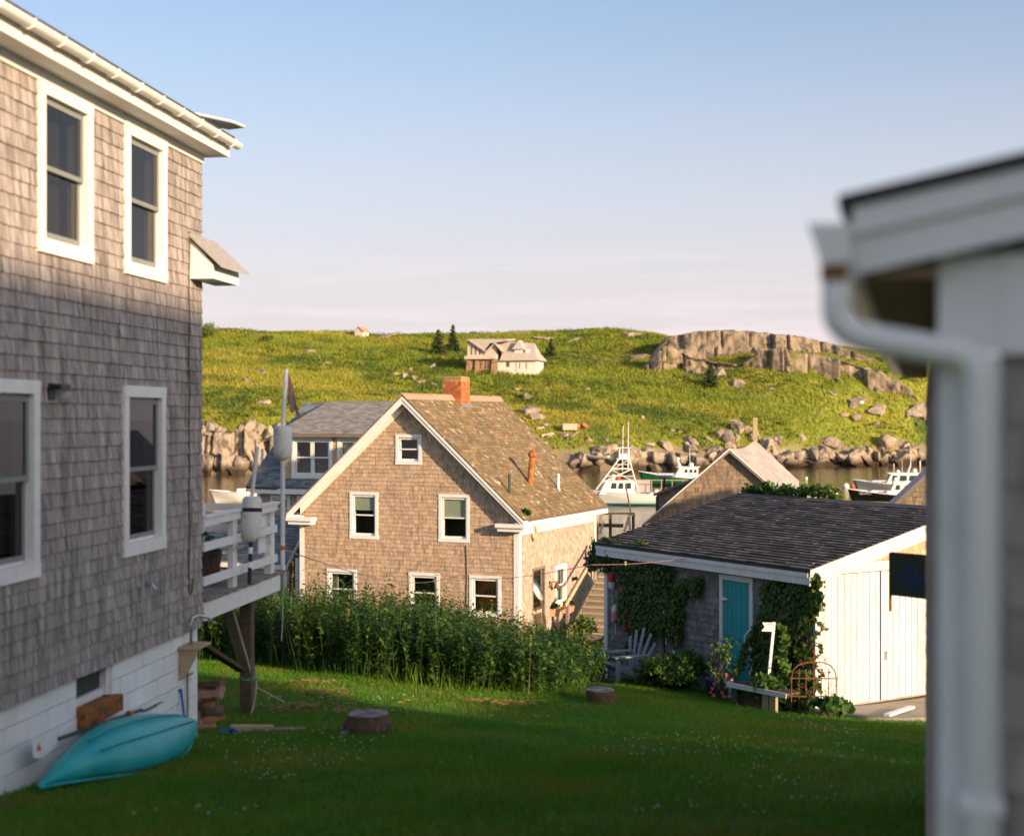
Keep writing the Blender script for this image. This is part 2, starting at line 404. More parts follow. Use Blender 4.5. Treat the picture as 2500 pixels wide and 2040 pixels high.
MT['adirondack'] = M('faded_blue_grey_chair', (0.26, 0.29, 0.32), 0.8, 0.18, 8, (1, 1, 4), island=0.12)
MT['flower'] = M('pink_petals', (0.62, 0.16, 0.20), 0.7, 0.1, 8, island=0.2)
MT['flower_white'] = M('white_clover', (0.6, 0.6, 0.55), 0.8, 0.1, 8, island=0.15)
MT['leaf'] = M('vine_leaf', (0.060, 0.115, 0.022), 0.55, 0.2, 3, island=0.40, island_hue=(0.105, 0.15, 0.02), transl=0.3, spec=0.35)
MT['weed'] = M('weed_leaf', (0.045, 0.115, 0.022), 0.6, 0.38, 0.9, island=0.35, col2=(0.10, 0.15, 0.02), mask=(0.52, 0.68), mscale=0.7, island_hue=(0.085, 0.145, 0.026), transl=0.33)
MT['grass'] = M('grass_blade', (0.09, 0.225, 0.012), 0.65, 0.30, 0.55, island=0.30, col2=(0.15, 0.18, 0.015), mask=(0.48, 0.66), mscale=0.55, col3=(0.17, 0.11, 0.035), mask3=(0.665, 0.74), m3scale=0.9, transl=0.3)
MT['lawn'] = M('turf', (0.06, 0.14, 0.011), 0.95, 0.3, 1.2, col2=(0.075, 0.055, 0.022), mask=(0.66, 0.8), mscale=1.1, bump=0.02, bscale=8)
MT['earth'] = M('rough_ground', (0.06, 0.07, 0.03), 0.95, 0.3, 0.6, bump=0.05, bscale=3)
MT['hill'] = M('hill_turf', (0.205, 0.235, 0.03), 0.95, 0.25, 0.35, col2=(0.34, 0.285, 0.045), mask=(0.46, 0.68), mscale=0.045, mstretch=(0.5, 1, 1), col3=(0.095, 0.15, 0.024), mask3=(0.52, 0.64), m3scale=0.075, bump=0.25, bscale=1.5, zmix=((0.24, 0.18, 0.13), 2.6, 4.2, 1.4))
MT['hill_grass'] = M('hill_grass', (0.235, 0.268, 0.03), 0.8, 0.22, 0.2, col2=(0.40, 0.325, 0.05), mask=(0.46, 0.68), mscale=0.045, mstretch=(0.5, 1, 1), col3=(0.11, 0.165, 0.024), mask3=(0.52, 0.64), m3scale=0.075, island=0.2, transl=0.3)
MT['hill_shrub'] = M('hill_shrub_leaf', (0.10, 0.155, 0.022), 0.75, 0.3, 0.15, island=0.35, island_hue=(0.13, 0.16, 0.025), transl=0.25)
MT['rock'] = M('granite', (0.33, 0.265, 0.205), 0.92, 0.32, 0.5, col2=(0.15, 0.12, 0.095), mask=(0.54, 0.64), mscale=0.6, col3=(0.42, 0.255, 0.085), mask3=(0.63, 0.72), m3scale=0.22, bump=0.35, bscale=1.2, zmix=((0.045, 0.03, 0.016), 0.7, 1.9, 0.5))
MT['rock_dome'] = M('mossy_granite', (0.29, 0.225, 0.16), 0.92, 0.32, 0.4, col2=(0.12, 0.10, 0.08), mask=(0.52, 0.62), mscale=0.5, col3=(0.17, 0.17, 0.05), mask3=(0.58, 0.66), m3scale=0.16, bump=0.4, bscale=1.0)
MT['spruce'] = M('spruce_needles', (0.035, 0.060, 0.022), 0.8, 0.25, 0.6, island=0.35, island_hue=(0.06, 0.08, 0.02))
# ------------------------------------------------------------------ the near ground
GP = [(0, -6, -1.2), (0, 0, -1.65), (-7, 0, -1.95), (7, 0, -1.5), (0, 9, -2.66), (-4.2, 11.8, -3.11), (-3.6, 16.55, -3.68), (3, 10, -2.85), (-1.74, 16, -3.56),
      (1.29, 21, -4.22), (3.2, 20.5, -4.27), (4.6, 22, -4.63), (5.04, 24, -4.90), (7.5, 25.5, -5.0), (12, 22, -4.7), (8, 15, -3.6), (1.91, 29, -5.25), (-3.3, 19.1, -3.97),
      (-4.2, 23.5, -4.2), (-4.6, 25.0, -4.30), (-2.5, 21.2, -4.06), (-2.65, 23.2, -4.19), (-1.0, 21.5, -4.15), (0.3, 21.6, -4.2), (1.4, 22.2, -4.33), (-7, 27.5, -4.6), (-6, 32, -5.4), (0, 30, -5.4), (0, 44, -7.35), (-7, 47, -7.4), (2.7, 50, -7.5), (10, 40, -6.9),
      (-14, 35, -6.0), (-20, 20, -4.0), (-20, 60, -8.3), (0, 66, -8.4), (20, 60, -8.3), (0, 84, -10.2), (45, 84, -10.2), (-45, 84, -10.2), (20, 20, -4.0), (26, 0, -1.0), (-26, 0, -2.2), (-26, 40, -6.5), (30, 40, -6.5)]
ground = TPS([(x, y, z + CZ) for x, y, z in GP])
def gz(x, y): return float(ground(np.array([x]), np.array([y]))[0])

def grid(name, x0, x1, y0, y1, nx, ny, fz, mat, kind='structure', label=None):
    xs = np.linspace(x0, x1, nx); ys = np.linspace(y0, y1, ny); X, Y = np.meshgrid(xs, ys)
    Z = fz(X, Y); V = np.stack([X, Y, Z], -1).reshape(-1, 3)
    i = np.arange(nx * ny).reshape(ny, nx)
    F = np.stack([i[:-1, :-1], i[:-1, 1:], i[1:, 1:], i[1:, :-1]], -1).reshape(-1, 4)
    o = np_obj(name, V, F, mat, smooth=True)
    return tag(o, label, kind=kind)
grid('lawn', -46, 46, -22, 88, 185, 221, lambda x, y: ground(x, y) + 0.03 * (fbm(x * 0.9, y * 0.9, 3, 3) - 0.5), MT['lawn'], label='mown green lawn sloping down between the houses')

# grass blades on the part of the lawn that is seen
def inside(x, y, poly):
    c = np.zeros(x.shape, bool); n = len(poly)
    for i in range(n):
        (ax, ay), (bx, by) = poly[i], poly[(i + 1) % n]
        c ^= ((ay > y) != (by > y)) & (x < (bx - ax) * (y - ay) / (by - ay + 1e-12) + ax)
    return c
def blades(n, xy, h0, h1, w0, w1, lean=0.5):
    x, y = xy; k = len(x); z = ground(x, y)
    a = rng.uniform(0, 2 * np.pi, k); h = rng.uniform(h0, h1, k); w = rng.uniform(w0, w1, k)
    lx = rng.normal(0, lean, k) * h; ly = rng.normal(0, lean, k) * h
    dx = np.cos(a) * w / 2; dy = np.sin(a) * w / 2
    V = np.stack([np.stack([x - dx, y - dy, z - 0.01], 1), np.stack([x + dx, y + dy, z - 0.01], 1), np.stack([x + lx, y + ly, z + h], 1)], 1)
    return V.reshape(-1, 3), np.arange(3 * k).reshape(-1, 3)
LAWN = [(-4.72, 8), (3.6, 8), (5.6, 17.5), (8.2, 22.0), (6.0, 22.6), (4.8, 23.6), (2.2, 28.6), (1.5, 22.9), (-1.1, 22.2), (-2.7, 23.9), (-4.6, 25.6), (-7, 28.0), (-9, 28.5), (-9, 22), (-4.0, 17.2), (-3.58, 16.6)]
n = 620000
yy = 8 + 23 * rng.random(n) ** 1.25; xx = rng.uniform(-9, 9, n)
keep = inside(xx, yy, LAWN) & (np.abs(xx / yy) < 0.40)
xx, yy = xx[keep], yy[keep]
lush = 0.55 + 0.9 * fbm(xx * 0.5, yy * 0.5, 3, 9)
V, F = blades(len(xx), (xx, yy), 0.03, 0.075, 0.006, 0.012)
V = V.reshape(-1, 3, 3); V[:, 2, 2] += (lush - 1) * 0.03; V = V.reshape(-1, 3)
tag(np_obj('grass', V, F, MT['grass']), 'short green grass covering the lawn', 'grass', kind='stuff')
# clover heads
n = 1500
cx_ = rng.uniform(-3.5, 4.5, n); cy_ = rng.uniform(10, 21, n)
k = (fbm(cx_ * 0.45, cy_ * 0.45, 3, 21) > 0.60) & inside(cx_, cy_, LAWN); cx_, cy_ = cx_[k], cy_[k]
cz_ = ground(cx_, cy_) + 0.07; r_ = rng.uniform(0.004, 0.010, len(cx_))
oct_v = np.array([(1, 0, 0), (-1, 0, 0), (0, 1, 0), (0, -1, 0), (0, 0, 1), (0, 0, -1)], float)
oct_f = np.array([(0, 2, 4), (2, 1, 4), (1, 3, 4), (3, 0, 4), (2, 0, 5), (1, 2, 5), (3, 1, 5), (0, 3, 5)])
V = (np.stack([cx_, cy_, cz_], 1)[:, None] + oct_v[None] * r_[:, None, None]).reshape(-1, 3)
F = (oct_f[None] + 6 * np.arange(len(cx_))[:, None, None]).reshape(-1, 3)
tag(np_obj('clover_flowers', V, F, MT['flower_white']), 'tiny white clover heads dotted over the lawn', 'clover', kind='stuff')

# ------------------------------------------------------------------ harbour water
wm = bpy.data.materials.new('harbour_water'); wm.use_nodes = True
N = wm.node_tree.nodes; Lk = wm.node_tree.links.new; b = N['Principled BSDF']
b.inputs['Base Color'].default_value = (0.085, 0.058, 0.022, 1); b.inputs['Roughness'].default_value = 0.07; b.inputs['IOR'].default_value = 1.33
g = N.new('ShaderNodeNewGeometry'); mp = N.new('ShaderNodeMapping'); mp.inputs['Scale'].default_value = (0.5, 1.6, 1)
t = N.new('ShaderNodeTexNoise'); t.inputs['Scale'].default_value = 0.55; t.inputs['Detail'].default_value = 4
bp = N.new('ShaderNodeBump'); bp.inputs['Distance'].default_value = 0.10; bp.inputs['Strength'].default_value = 0.8
Lk(g.outputs['Position'], mp.inputs[0]); Lk(mp.outputs[0], t.inputs['Vector']); Lk(t.outputs['Fac'], bp.inputs['Height']); Lk(bp.outputs[0], b.inputs['Normal'])
wo = MB().add([(-3000, 60, 0), (3000, 60, 0), (3000, 6000, 0), (-3000, 6000, 0)], [(0, 1, 2, 3)]).obj('water', wm)
tag(wo, 'calm brown harbour water', kind='structure')

# ------------------------------------------------------------------ the island across the harbour
IP = [(480, 814, 330), (560, 818, 330), (700, 822, 335), (860, 824, 340), (1000, 820, 352), (1150, 818, 355), (1300, 808, 360), (1400, 816, 360), (1530, 812, 360), (1600, 828, 340),
      (1700, 842, 322), (1860, 838, 312), (1980, 852, 305), (2100, 880, 300), (2200, 915, 295), (2320, 955, 292), (2480, 1000, 290),
      (1140, 904, 300), (1225, 908, 297), (1310, 905, 298), (1220, 868, 322), (1000, 905, 304), (900, 860, 322), (600, 900, 292), (700, 950, 280), (480, 900, 292), (850, 960, 280), (1050, 940, 290),
      (1350, 880, 318), (1500, 880, 318), (1600, 900, 305), (1735, 950, 289), (1560, 955, 286), (1400, 940, 288), (1300, 990, 276), (1450, 1010, 268), (1600, 1010, 272), (1800, 1000, 278),
      (1900, 990, 283), (2050, 960, 288), (2200, 980, 288), (2100, 1030, 284), (2200, 1070, 282), (1950, 1060, 272), (1800, 1070, 262), (1600, 1080, 256), (1450, 1085, 250), (1350, 1080, 250),
      (480, 1000, 246), (560, 1005, 244), (620, 1020, 240), (760, 1030, 244), (900, 1040, 246), (1100, 1060, 248)]
isl_pts = [tuple(at(*p)) for p in IP]
def shore(x):                                            # distance of the waterline
    return np.interp(x, [-140, -48, 0, 22, 50, 80, 130], [236, 229, 240, 247, 262, 279, 300])
for x in np.arange(-130, 140, 14.0):
    s = float(shore(x)); isl_pts += [(x, s, -0.3), (x, s - 12, -4.0)]
for x in (-160, -100, -40, 20, 80, 140):
    isl_pts += [(x, 430, 16 if x < 50 else 2), (x, 520, 0 if x < 50 else -4)]
for px_, z_ in ((1620, 27), (1700, 26), (1860, 24), (1980, 20), (2100, 16), (2200, 12.5), (2300, 9), (2450, 6)):
    isl_pts += [((px_ - CX) / FP * 338, 338, z_)]
isl_pts += [(-100, 330, 26), (-140, 330, 22), (-120, 270, 12), (140, 320, 4), (140, 360, 2)]
isl = TPS(isl_pts, lam=2.0)
def island_z(x, y):
    z = isl(x, y)
    rough = 0.9 * (fbm(x * 0.10, y * 0.10, 4, 5) - 0.5) + 1.6 * (fbm(x * 0.035, y * 0.035, 3, 15) - 0.5)
    return z + rough * np.clip((z - 1) / 4, 0, 1) * 1.3
grid('island_hill', -175, 165, 215, 520, 430, 330, island_z, MT['hill'], label='grassy island hillside across the harbour')
def iz(x, y): return float(island_z(np.array([x]), np.array([y]))[0])
def hit(px, py, d0=225, d1=380):
    """Where the sight line through a photo pixel first meets the island."""
    d = np.arange(d0, d1, 0.5); x = (px - CX) / FP * d; zr = CZ - (py - CY) / FP * d
    below = np.nonzero(island_z(x, d) > zr)[0]
    k = below[0] if len(below) else -1
    if k == -1:
        k = int(np.argmin(np.abs(island_z(x, d) - zr)))
    return Vector((x[k], d[k], float(island_z(np.array([x[k]]), np.array([d[k]]))[0])))

# hillside grass tufts and low shrubs
n = 360000
x = rng.uniform(-112, 130, n); y = rng.uniform(232, 372, n)
k = np.abs((x / y)) < 0.46
x, y = x[k], y[k]; z = island_z(x, y); k = (z > 2.2 + 2.5 * fbm(x * .15, y * .15, 2, 77)); x, y, z = x[k], y[k], z[k]
a = rng.uniform(0, 2 * np.pi, len(x)); h = rng.uniform(0.25, 0.75, len(x)) * (0.5 + 1.1 * fbm(x * .12, y * .12, 3, 31)); w = rng.uniform(0.10, 0.34, len(x))
dx, dy = np.cos(a) * w / 2, np.sin(a) * w / 2; lx, ly = rng.normal(0, .35, len(x)) * h, rng.normal(0, .35, len(x)) * h
V = np.stack([np.stack([x - dx, y - dy, z - .05], 1), np.stack([x + dx, y + dy, z - .05], 1), np.stack([x + lx, y + ly, z + h], 1)], 1).reshape(-1, 3)
tag(np_obj('hillside_grass', V, np.arange(len(V)).reshape(-1, 3), MT['hill_grass']), 'long green and golden grass over the island hillside', 'grass', kind='stuff')
def leaf_tris(c, rad, per, size, flat=0.7, up=0.25):
    """per leaf faces in a lump round each centre c (n,3) with radius rad (n,)."""
    n = len(c); p = rng.normal(0, 1, (n, per, 3)); p /= np.linalg.norm(p, axis=2, keepdims=True); p *= rng.random((n, per, 1)) ** 0.45
    p[..., 2] = np.abs(p[..., 2]) * flat
    o = c[:, None] + p * rad[:, None, None]
    t = rng.normal(0, 1, (n, per, 3)); t[..., 2] += up; t /= np.linalg.norm(t, axis=2, keepdims=True)
    q = np.cross(t, rng.normal(0, 1, (n, per, 3))); q /= np.linalg.norm(q, axis=2, keepdims=True) + 1e-9
    s = rng.uniform(0.6, 1.3, (n, per, 1)) * size
    V = np.stack([o - q * s * 0.5, o + t * s, o + q * s * 0.5, o - t * s * 0.6], 2).reshape(-1, 3)
    return V, np.arange(len(V)).reshape(-1, 4)
n = 9000
x = rng.uniform(-80, 125, n); y = rng.uniform(238, 370, n); k = (np.abs(x / y) < 0.38) & (fbm(x * .045, y * .06, 3, 41) > 0.53); x, y = x[k], y[k]
z = island_z(x, y); k = z > 5; x, y, z = x[k], y[k], z[k]
V, F = leaf_tris(np.stack([x, y, z], 1), rng.uniform(0.4, 1.7, len(x)), 36, 0.22)
tag(np_obj('hillside_scrub', V, F, MT['hill_shrub']), 'low green scrub scattered over the island hillside', 'scrub', kind='stuff')

# ------------------------------------------------------------------ rocks
def rock_mesh(name, seed, planes=16, sub=4, rough=0.05, squash=(1, 1, 1), cut=(0.36, 0.72)):
    rnd = random.Random(seed); bm = bmesh.new(); bmesh.ops.create_icosphere(bm, subdivisions=sub, radius=1.0)
    pl = []
    for i in range(planes):
        nrm = Vector((rnd.gauss(0, 1), rnd.gauss(0, 1), rnd.gauss(0, 0.8))).normalized(); pl.append((nrm, rnd.uniform(*cut)))
    off = Vector((seed * 3.1, seed * 1.7, 0))
    for v in bm.verts:
        for nrm, d in pl:
            e = v.co.dot(nrm) - d
            if e > 0: v.co -= nrm * e * 0.96
        q = v.co * 2.2 + off
        v.co += v.co.normalized() * (rough * mnoise.noise(q) + rough * 0.5 * mnoise.noise(q * 2.7) + rough * .3 * mnoise.noise(q * 6))
        v.co = Vector((v.co.x * squash[0], v.co.y * squash[1], v.co.z * squash[2]))
    me = bpy.data.meshes.new(name); bm.to_mesh(me); bm.free(); me.materials.append(MT['rock'])
    return me
ROCKS = [rock_mesh('boulder', 50 + i, planes=random.Random(i).randint(10, 17)) for i in range(10)]
BIG = [rock_mesh('rock_outcrop', 90 + i, planes=18, sub=4, rough=0.09, cut=(0.42, 0.8)) for i in range(7)]
def rock(px, py, wpx, hpx, label, group, d=None, big=False, tilt=0.3, deep=1.0, sink=0.30, name='boulder', cat='rock'):
    """A rock centred on a photo position, wpx by hpx photo pixels large, seated in the island."""
    p = hit(px, py + hpx * 0.35) if d is None else at(px, py, d)
    m = p.y / FP
    me = random.choice(BIG if big else ROCKS)
    o = bpy.data.objects.new(name, me); COL.objects.link(o)
    sx, sz = wpx * m * 0.62, hpx * m * 0.66
    o.scale = (sx, (sx * 0.6 + sz * 0.6) * deep, sz)
    o.location = (p.x, p.y + sx * 0.25 * deep, (p.z + sz * (1 - sink) * 0.55) if d is None else p.z)
    o.rotation_euler = (random.uniform(-.25, .25), random.uniform(-tilt, tilt), random.uniform(-.5, .5))
    return tag(o, label, cat, group)
G1 = 'granite boulders along the island shore'
L1 = 'angular tan granite boulder in the rocky belt along the island waterline'
for i in range(120):
    px = random.uniform(1360, 2290) if i < 92 else random.uniform(330, 720)
    x_ = (px - CX) / FP * 250; s = float(shore(x_)); d = s + random.uniform(-1.5, 9) ** 1.0
    x_ = (px - CX) / FP * d; z_ = iz(x_, d)
    o = bpy.data.objects.new('boulder', random.choice(ROCKS)); COL.objects.link(o)
    r_ = random.uniform(0.8, 2.5) * (1.15 if d - s < 4 else 0.85)
    if px < 720: r_ *= 0.8
    o.scale = (r_ * random.uniform(0.9, 1.5), r_ * random.uniform(.8, 1.3), r_ * random.uniform(0.65, 1.0))
    o.location = (x_, d, max(z_, 0) + r_ * random.uniform(-.05, .30)); o.rotation_euler = (random.uniform(-.4, .4), random.uniform(-.6, .6), random.uniform(0, 6.3))
    lm = [(560, 'at the cliff foot by the deck'), (720, 'at the cliff foot past the deck'), (1470, 'behind the tower boat'), (1560, 'between the tower boat and the green boat'), (1660, 'behind the green boat'), (1780, 'left of the sagging shed ridge'), (1880, 'behind the sagging shed post'), (1990, 'past the sagging shed roof'), (2090, 'behind the large mooring ball'), (2400, 'behind the grey boat')]
    wh = next(n_ for e_, n_ in lm if px < e_).replace('between the tower boat and the green boat', 'right of the tower boat')
    tag(o, ('large' if r_ > 2.4 else 'middling' if r_ > 1.6 else 'small') + ' tan granite boulder ' + ('at the waterline ' if d - s < 2 else 'low on the bank ' if d - s < 5.5 else 'high on the bank ') + wh, 'rock', G1)
# the broken cliff at the hidden harbour end
G2 = 'cliff rocks at the end of the harbour'
for i in range(36):
    px = random.uniform(430, 720); py = random.uniform(1030, 1135)
    o = rock(px, py, random.uniform(26, 50), random.uniform(30, 62), 'cracked tan rock in the ' + ('upper' if py < 1065 else 'middle' if py < 1100 else 'lowest') + ' cliff tier ' + ('beside the grey house corner' if px < 540 else 'below the flag pole' if px < 620 else 'behind the dormer house'), G2, big=random.random() < .4, sink=0.6)
# the outcrop on the skyline: one stepped mass of jointed rock
def segs(x0, x1, w0, w1, seed):
    r = random.Random(seed); e = [x0]
    while e[-1] < x1: e.append(e[-1] + r.uniform(w0, w1))
    return np.array(e), np.array([r.random() for _ in e]), np.array([r.random() for _ in e]), np.array([r.uniform(-1, 1) for _ in e])
def outcrop(name, label, pts, depth0, drop, seed, w0=2.2, w1=6.0, jd=2.2, jz=0.9, back=18.0):
    """pts: (px, py of the brow, py of the foot, distance of the face). A cliff with blocky joints, a rounded brow and a back that dives under the turf."""
    px = np.array([p[0] for p in pts], float); xs_w = (px - CX) / FP * np.array([p[3] for p in pts])
    X = np.arange(xs_w[0], xs_w[-1], .22); brow = np.interp(X, xs_w, [at(p[0], p[1], p[3]).z for p in pts]); foot = np.interp(X, xs_w, [at(p[0], p[2], p[3]).z for p in pts]) - drop; D0 = np.interp(X, xs_w, [p[3] for p in pts])
    V = []; rows = []
    e, ra, rb2, rc = segs(xs_w[0] - 1, xs_w[-1] + 8, w0, w1, seed); k = np.clip(np.searchsorted(e, X) - 1, 0, len(e) - 2); f = (X - e[k]) / (e[k + 1] - e[k])
    crack = np.clip(np.minimum(f, 1 - f) * (e[k + 1] - e[k]) / .28, 0, 1)
    endf = np.clip(np.minimum(np.arange(len(X)), np.arange(len(X))[::-1]) / 16.0, 0, 1)
    nr = 34
    for i in range(nr):
        t = i / (nr - 1)
        if t < .55:
            q = t / .55; e2, ra2, rb3, rc2 = segs(xs_w[0] - 1, xs_w[-1] + 8, w0, w1, seed + (1 if q > .5 + .2 * 0 else 0)); k2 = np.clip(np.searchsorted(e2, X) - 1, 0, len(e2) - 2); f2 = (X - e2[k2]) / (e2[k2 + 1] - e2[k2]); cr2 = np.clip(np.minimum(f2, 1 - f2) * (e2[k2 + 1] - e2[k2]) / .3, 0, 1)
            z = foot + (brow + (ra[k] - .5) * jz - foot) * q ** .9
            d = D0 + q * 1.4 * depth0 / 4 + (ra2[k2] - .5) * jd + rc2[k2] * (f2 - .5) * 1.5 + (1 - cr2) * 1.1
        else:
            q = (t - .55) / .45
            z = brow + (ra[k] - .5) * jz * (1 - q) + .9 * math.sin(math.pi * min(q * 1.4, 1)) * .5 - 3.2 * q ** 2.5 - (1 - crack) * .45 * (1 - q)
            d = D0 + 1.4 * depth0 / 4 + q * back + (ra[k] - .5) * jd * (1 - q)
        nz_ = fbm(X * .9 + 7, np.full_like(X, t * 14 + seed), 4, seed) - .5
        z = z + nz_ * .7 - (1 - endf) * 3.0; d = d + (fbm(X * .8, np.full_like(X, t * 11 + 3), 4, seed + 9) - .5) * 1.3
        V.append(np.stack([X, d, z], 1))
    V = np.array(V); m_ = len(X); ii = np.arange(nr * m_).reshape(nr, m_)
    F = np.stack([ii[:-1, :-1], ii[:-1, 1:], ii[1:, 1:], ii[1:, :-1]], -1).reshape(-1, 4)
    return tag(np_obj(name, V.reshape(-1, 3), F, MT['rock_dome']), label, 'rock outcrop')
outcrop('rock_outcrop', 'long grey granite dome crowning the island skyline', [(1590, 846, 858, 312), (1640, 822, 862, 310), (1700, 807, 866, 308), (1770, 804, 868, 306), (1860, 808, 866, 304), (1960, 820, 876, 302), (2050, 842, 892, 300), (2120, 868, 918, 298), (2190, 898, 958, 296), (2250, 935, 990, 295), (2320, 972, 1015, 294)], 6, 3.0, 5, 3.0, 9.0, 2.2, .6, 24)
outcrop('rock_cliff', 'jointed cliff with grassy ledges in the grass under the granite dome', [(1565, 868, 886, 303), (1610, 850, 902, 301), (1665, 856, 905, 300), (1690, 872, 908, 299), (1750, 882, 922, 298), (1810, 892, 945, 296), (1850, 864, 950, 295), (1930, 854, 955, 294), (2010, 866, 962, 293), (2090, 890, 985, 291), (2150, 912, 1005, 290), (2210, 945, 1020, 289), (2270, 980, 1040, 288)], 4, 2.5, 31, 2.4, 7.0, 2.8, 1.2, 7)
MT_KEEP = MT['rock_dome']; MT['rock_dome'] = MT['rock']
rj = random.Random(12); shp = []
for px_ in range(1362, 2300, 26):
    d_ = float(shore((px_ - CX) / FP * 258)) + .5; fy = CY + CZ * FP / d_; shp.append((px_, fy - rj.uniform(20, 46), fy, d_))
outcrop('shore_ledge', 'continuous tan rock ledge along the island waterline behind the boats', shp, 3, 1.2, 77, 1.6, 5.0, 3.2, 1.5, 7)
shp = []
for px_ in range(405, 736, 22):
    d_ = float(shore((px_ - CX) / FP * 234)) + .5; fy = CY + CZ * FP / d_; shp.append((px_, rj.uniform(1040, 1078), fy, d_))
outcrop('shore_cliff', 'low tan cliff at the waterline seen between the grey house and the dormer house', shp, 5, 1.2, 83, 1.2, 3.2, 1.8, 0.9, 5)
MT['rock_dome'] = MT_KEEP
G4 = 'loose blocks below the skyline outcrop'
LC = 'loose angular granite block lying below the skyline cliff'
for px, py, w_, h_ in ((1760, 912, 50, 26), (1805, 934, 46, 24), (1700, 905, 40, 20), (1560, 872, 60, 16), (2240, 1000, 70, 40), (2090, 985, 60, 30), (2140, 1005, 50, 30), (2030, 962, 30, 14), (1880, 950, 30, 12), (1690, 838, 60, 26), (1740, 848, 40, 30), (2110, 905, 60, 26), (2180, 935, 60, 30)):
    rock(px, py, w_, h_, ('broad' if w_ > 48 else 'small') + ' angular granite block ' + ('near the lone spruce' if px < 1820 else 'under the middle of the skyline cliff' if px < 2060 else 'under the low end of the skyline cliff') + (', upper' if py < 915 else ', lower'), G4, big=True, tilt=0.12, sink=0.45, name='stone_block')
G5 = 'half buried rocks scattered on the island slope'
LS = 'small pale rock half buried in the island grass'
for px, py, w_, h_ in ((605, 930, 34, 14), (640, 905, 40, 10), (760, 858, 30, 9), (800, 885, 24, 9), (965, 912, 20, 14), (985, 918, 26, 18), (1010, 922, 24, 18), (1030, 930, 30, 18), (1060, 938, 26, 16), (1000, 905, 20, 12),
                       (1290, 1000, 70, 36), (1310, 1015, 50, 34), (1285, 970, 34, 20), (1262, 950, 22, 12), (1330, 1036, 26, 12), (1566, 1018, 16, 12), (1640, 1050, 14, 10), (1750, 1015, 14, 9), (1660, 1056, 18, 10), (2000, 1010, 20, 12),
                       (2060, 1012, 34, 18), (2090, 1020, 40, 20), (2140, 1035, 20, 14), (2215, 1020, 12, 10), (2240, 1035, 12, 10), (1430, 950, 22, 10), (1270, 812, 90, 14), (1330, 825, 70, 16), (1540, 815, 70, 22), (930, 822, 90, 9), (1400, 830, 50, 12),
                       (1375, 1062, 30, 14), (1585, 1085, 40, 18), (1340, 1066, 36, 16), (1320, 1085, 50, 22), (1820, 1048, 40, 20), (1900, 1072, 30, 14), (2010, 1075, 30, 20), (2160, 1075, 60, 40), (2230, 1100, 60, 50), (1245, 833, 40, 10), (645, 980, 40, 22), (740, 1000, 26, 14)):
    ls = 'pale rock half buried in the grass ' + next(n_ for e_, n_ in ((700, 'above the low cliff'), (920, 'below the skyline hut'), (1080, 'in the row left of the chimney'), (1345, 'right of the island house' if py < 960 else 'above the gabled roof'), (1480, 'beside the pink wreck' if py > 1040 else 'beside the slipway timber'), (1700, 'above the green boat'), (1990, 'under the lone spruce slope'), (2400, 'on the far slope by the downpipe')) if px < e_)
    rock(px, py, w_, h_, ('wide ' if w_ > 32 else 'small ') + ls, G5, sink=0.5)
# ------------------------------------------------------------------ house-building kit
def unit_shingle(seed):
    r = random.Random(seed); m = MB(); m.wedge(Matrix.Identity(4), 1, 1, 1, 0.12)
    if seed:                                              # butts cut a little out of square
        v = [list(p) for p in m.v]; v[0][2] += r.uniform(-.022, .022); v[3][2] = v[0][2]; v[1][2] += r.uniform(-.022, .022); v[2][2] = v[1][2]; m.v = [tuple(p) for p in v]
    return m
def shingles(poly, holes, ch, w0, w1, mtx, start=0.0, t=0.013, jit=0.006, over=1.18, gap=0.004, wave=0.0, drop=0.0):
    """Courses of shingles over a wall or roof polygon given in (s, z): a list of (matrix, width, height, thickness)."""
    out = []; zs = [p[1] for p in poly]; z = min(zs) + start; n = len(poly); row = 0
    while z < max(zs) - 0.02:
        zm = z + ch * 0.5; xs = []
        for i in range(n):
            (ax, az), (bx, bz) = poly[i], poly[(i + 1) % n]
            if (az > zm) != (bz > zm): xs.append(ax + (bx - ax) * (zm - az) / (bz - az))
        xs.sort(); spans = [(xs[i], xs[i + 1]) for i in range(0, len(xs) - 1, 2)]
        for h in holes:
            if h[2] < zm < h[3]:
                ns = []
                for a, b in spans:
                    if h[1] <= a or h[0] >= b: ns.append((a, b)); continue
                    if h[0] > a: ns.append((a, h[0]))
                    if h[1] < b: ns.append((h[1], b))
                spans = ns
        for a, b in spans:
            s = a
            while s < b - 0.012:
                w = random.uniform(w0, w1)
                if row % 2 and s == a: w *= 0.55
                if s + w > b - 0.03: w = b - s
                if random.random() >= drop:
                    dz = random.uniform(-jit, jit) + wave * mnoise.noise((s * 0.7, z * 2, 3.1))
                    mm = mtx @ Matrix.Translation((s + w / 2, 0, z + dz)) @ Matrix.Rotation(random.uniform(-.006, .006), 4, 'Y')
                    out.append((mm, max(w - gap, 0.008), ch * over, t * random.uniform(.8, 1.25)))
                s += w
        z += ch; row += 1
    return out
USH = None
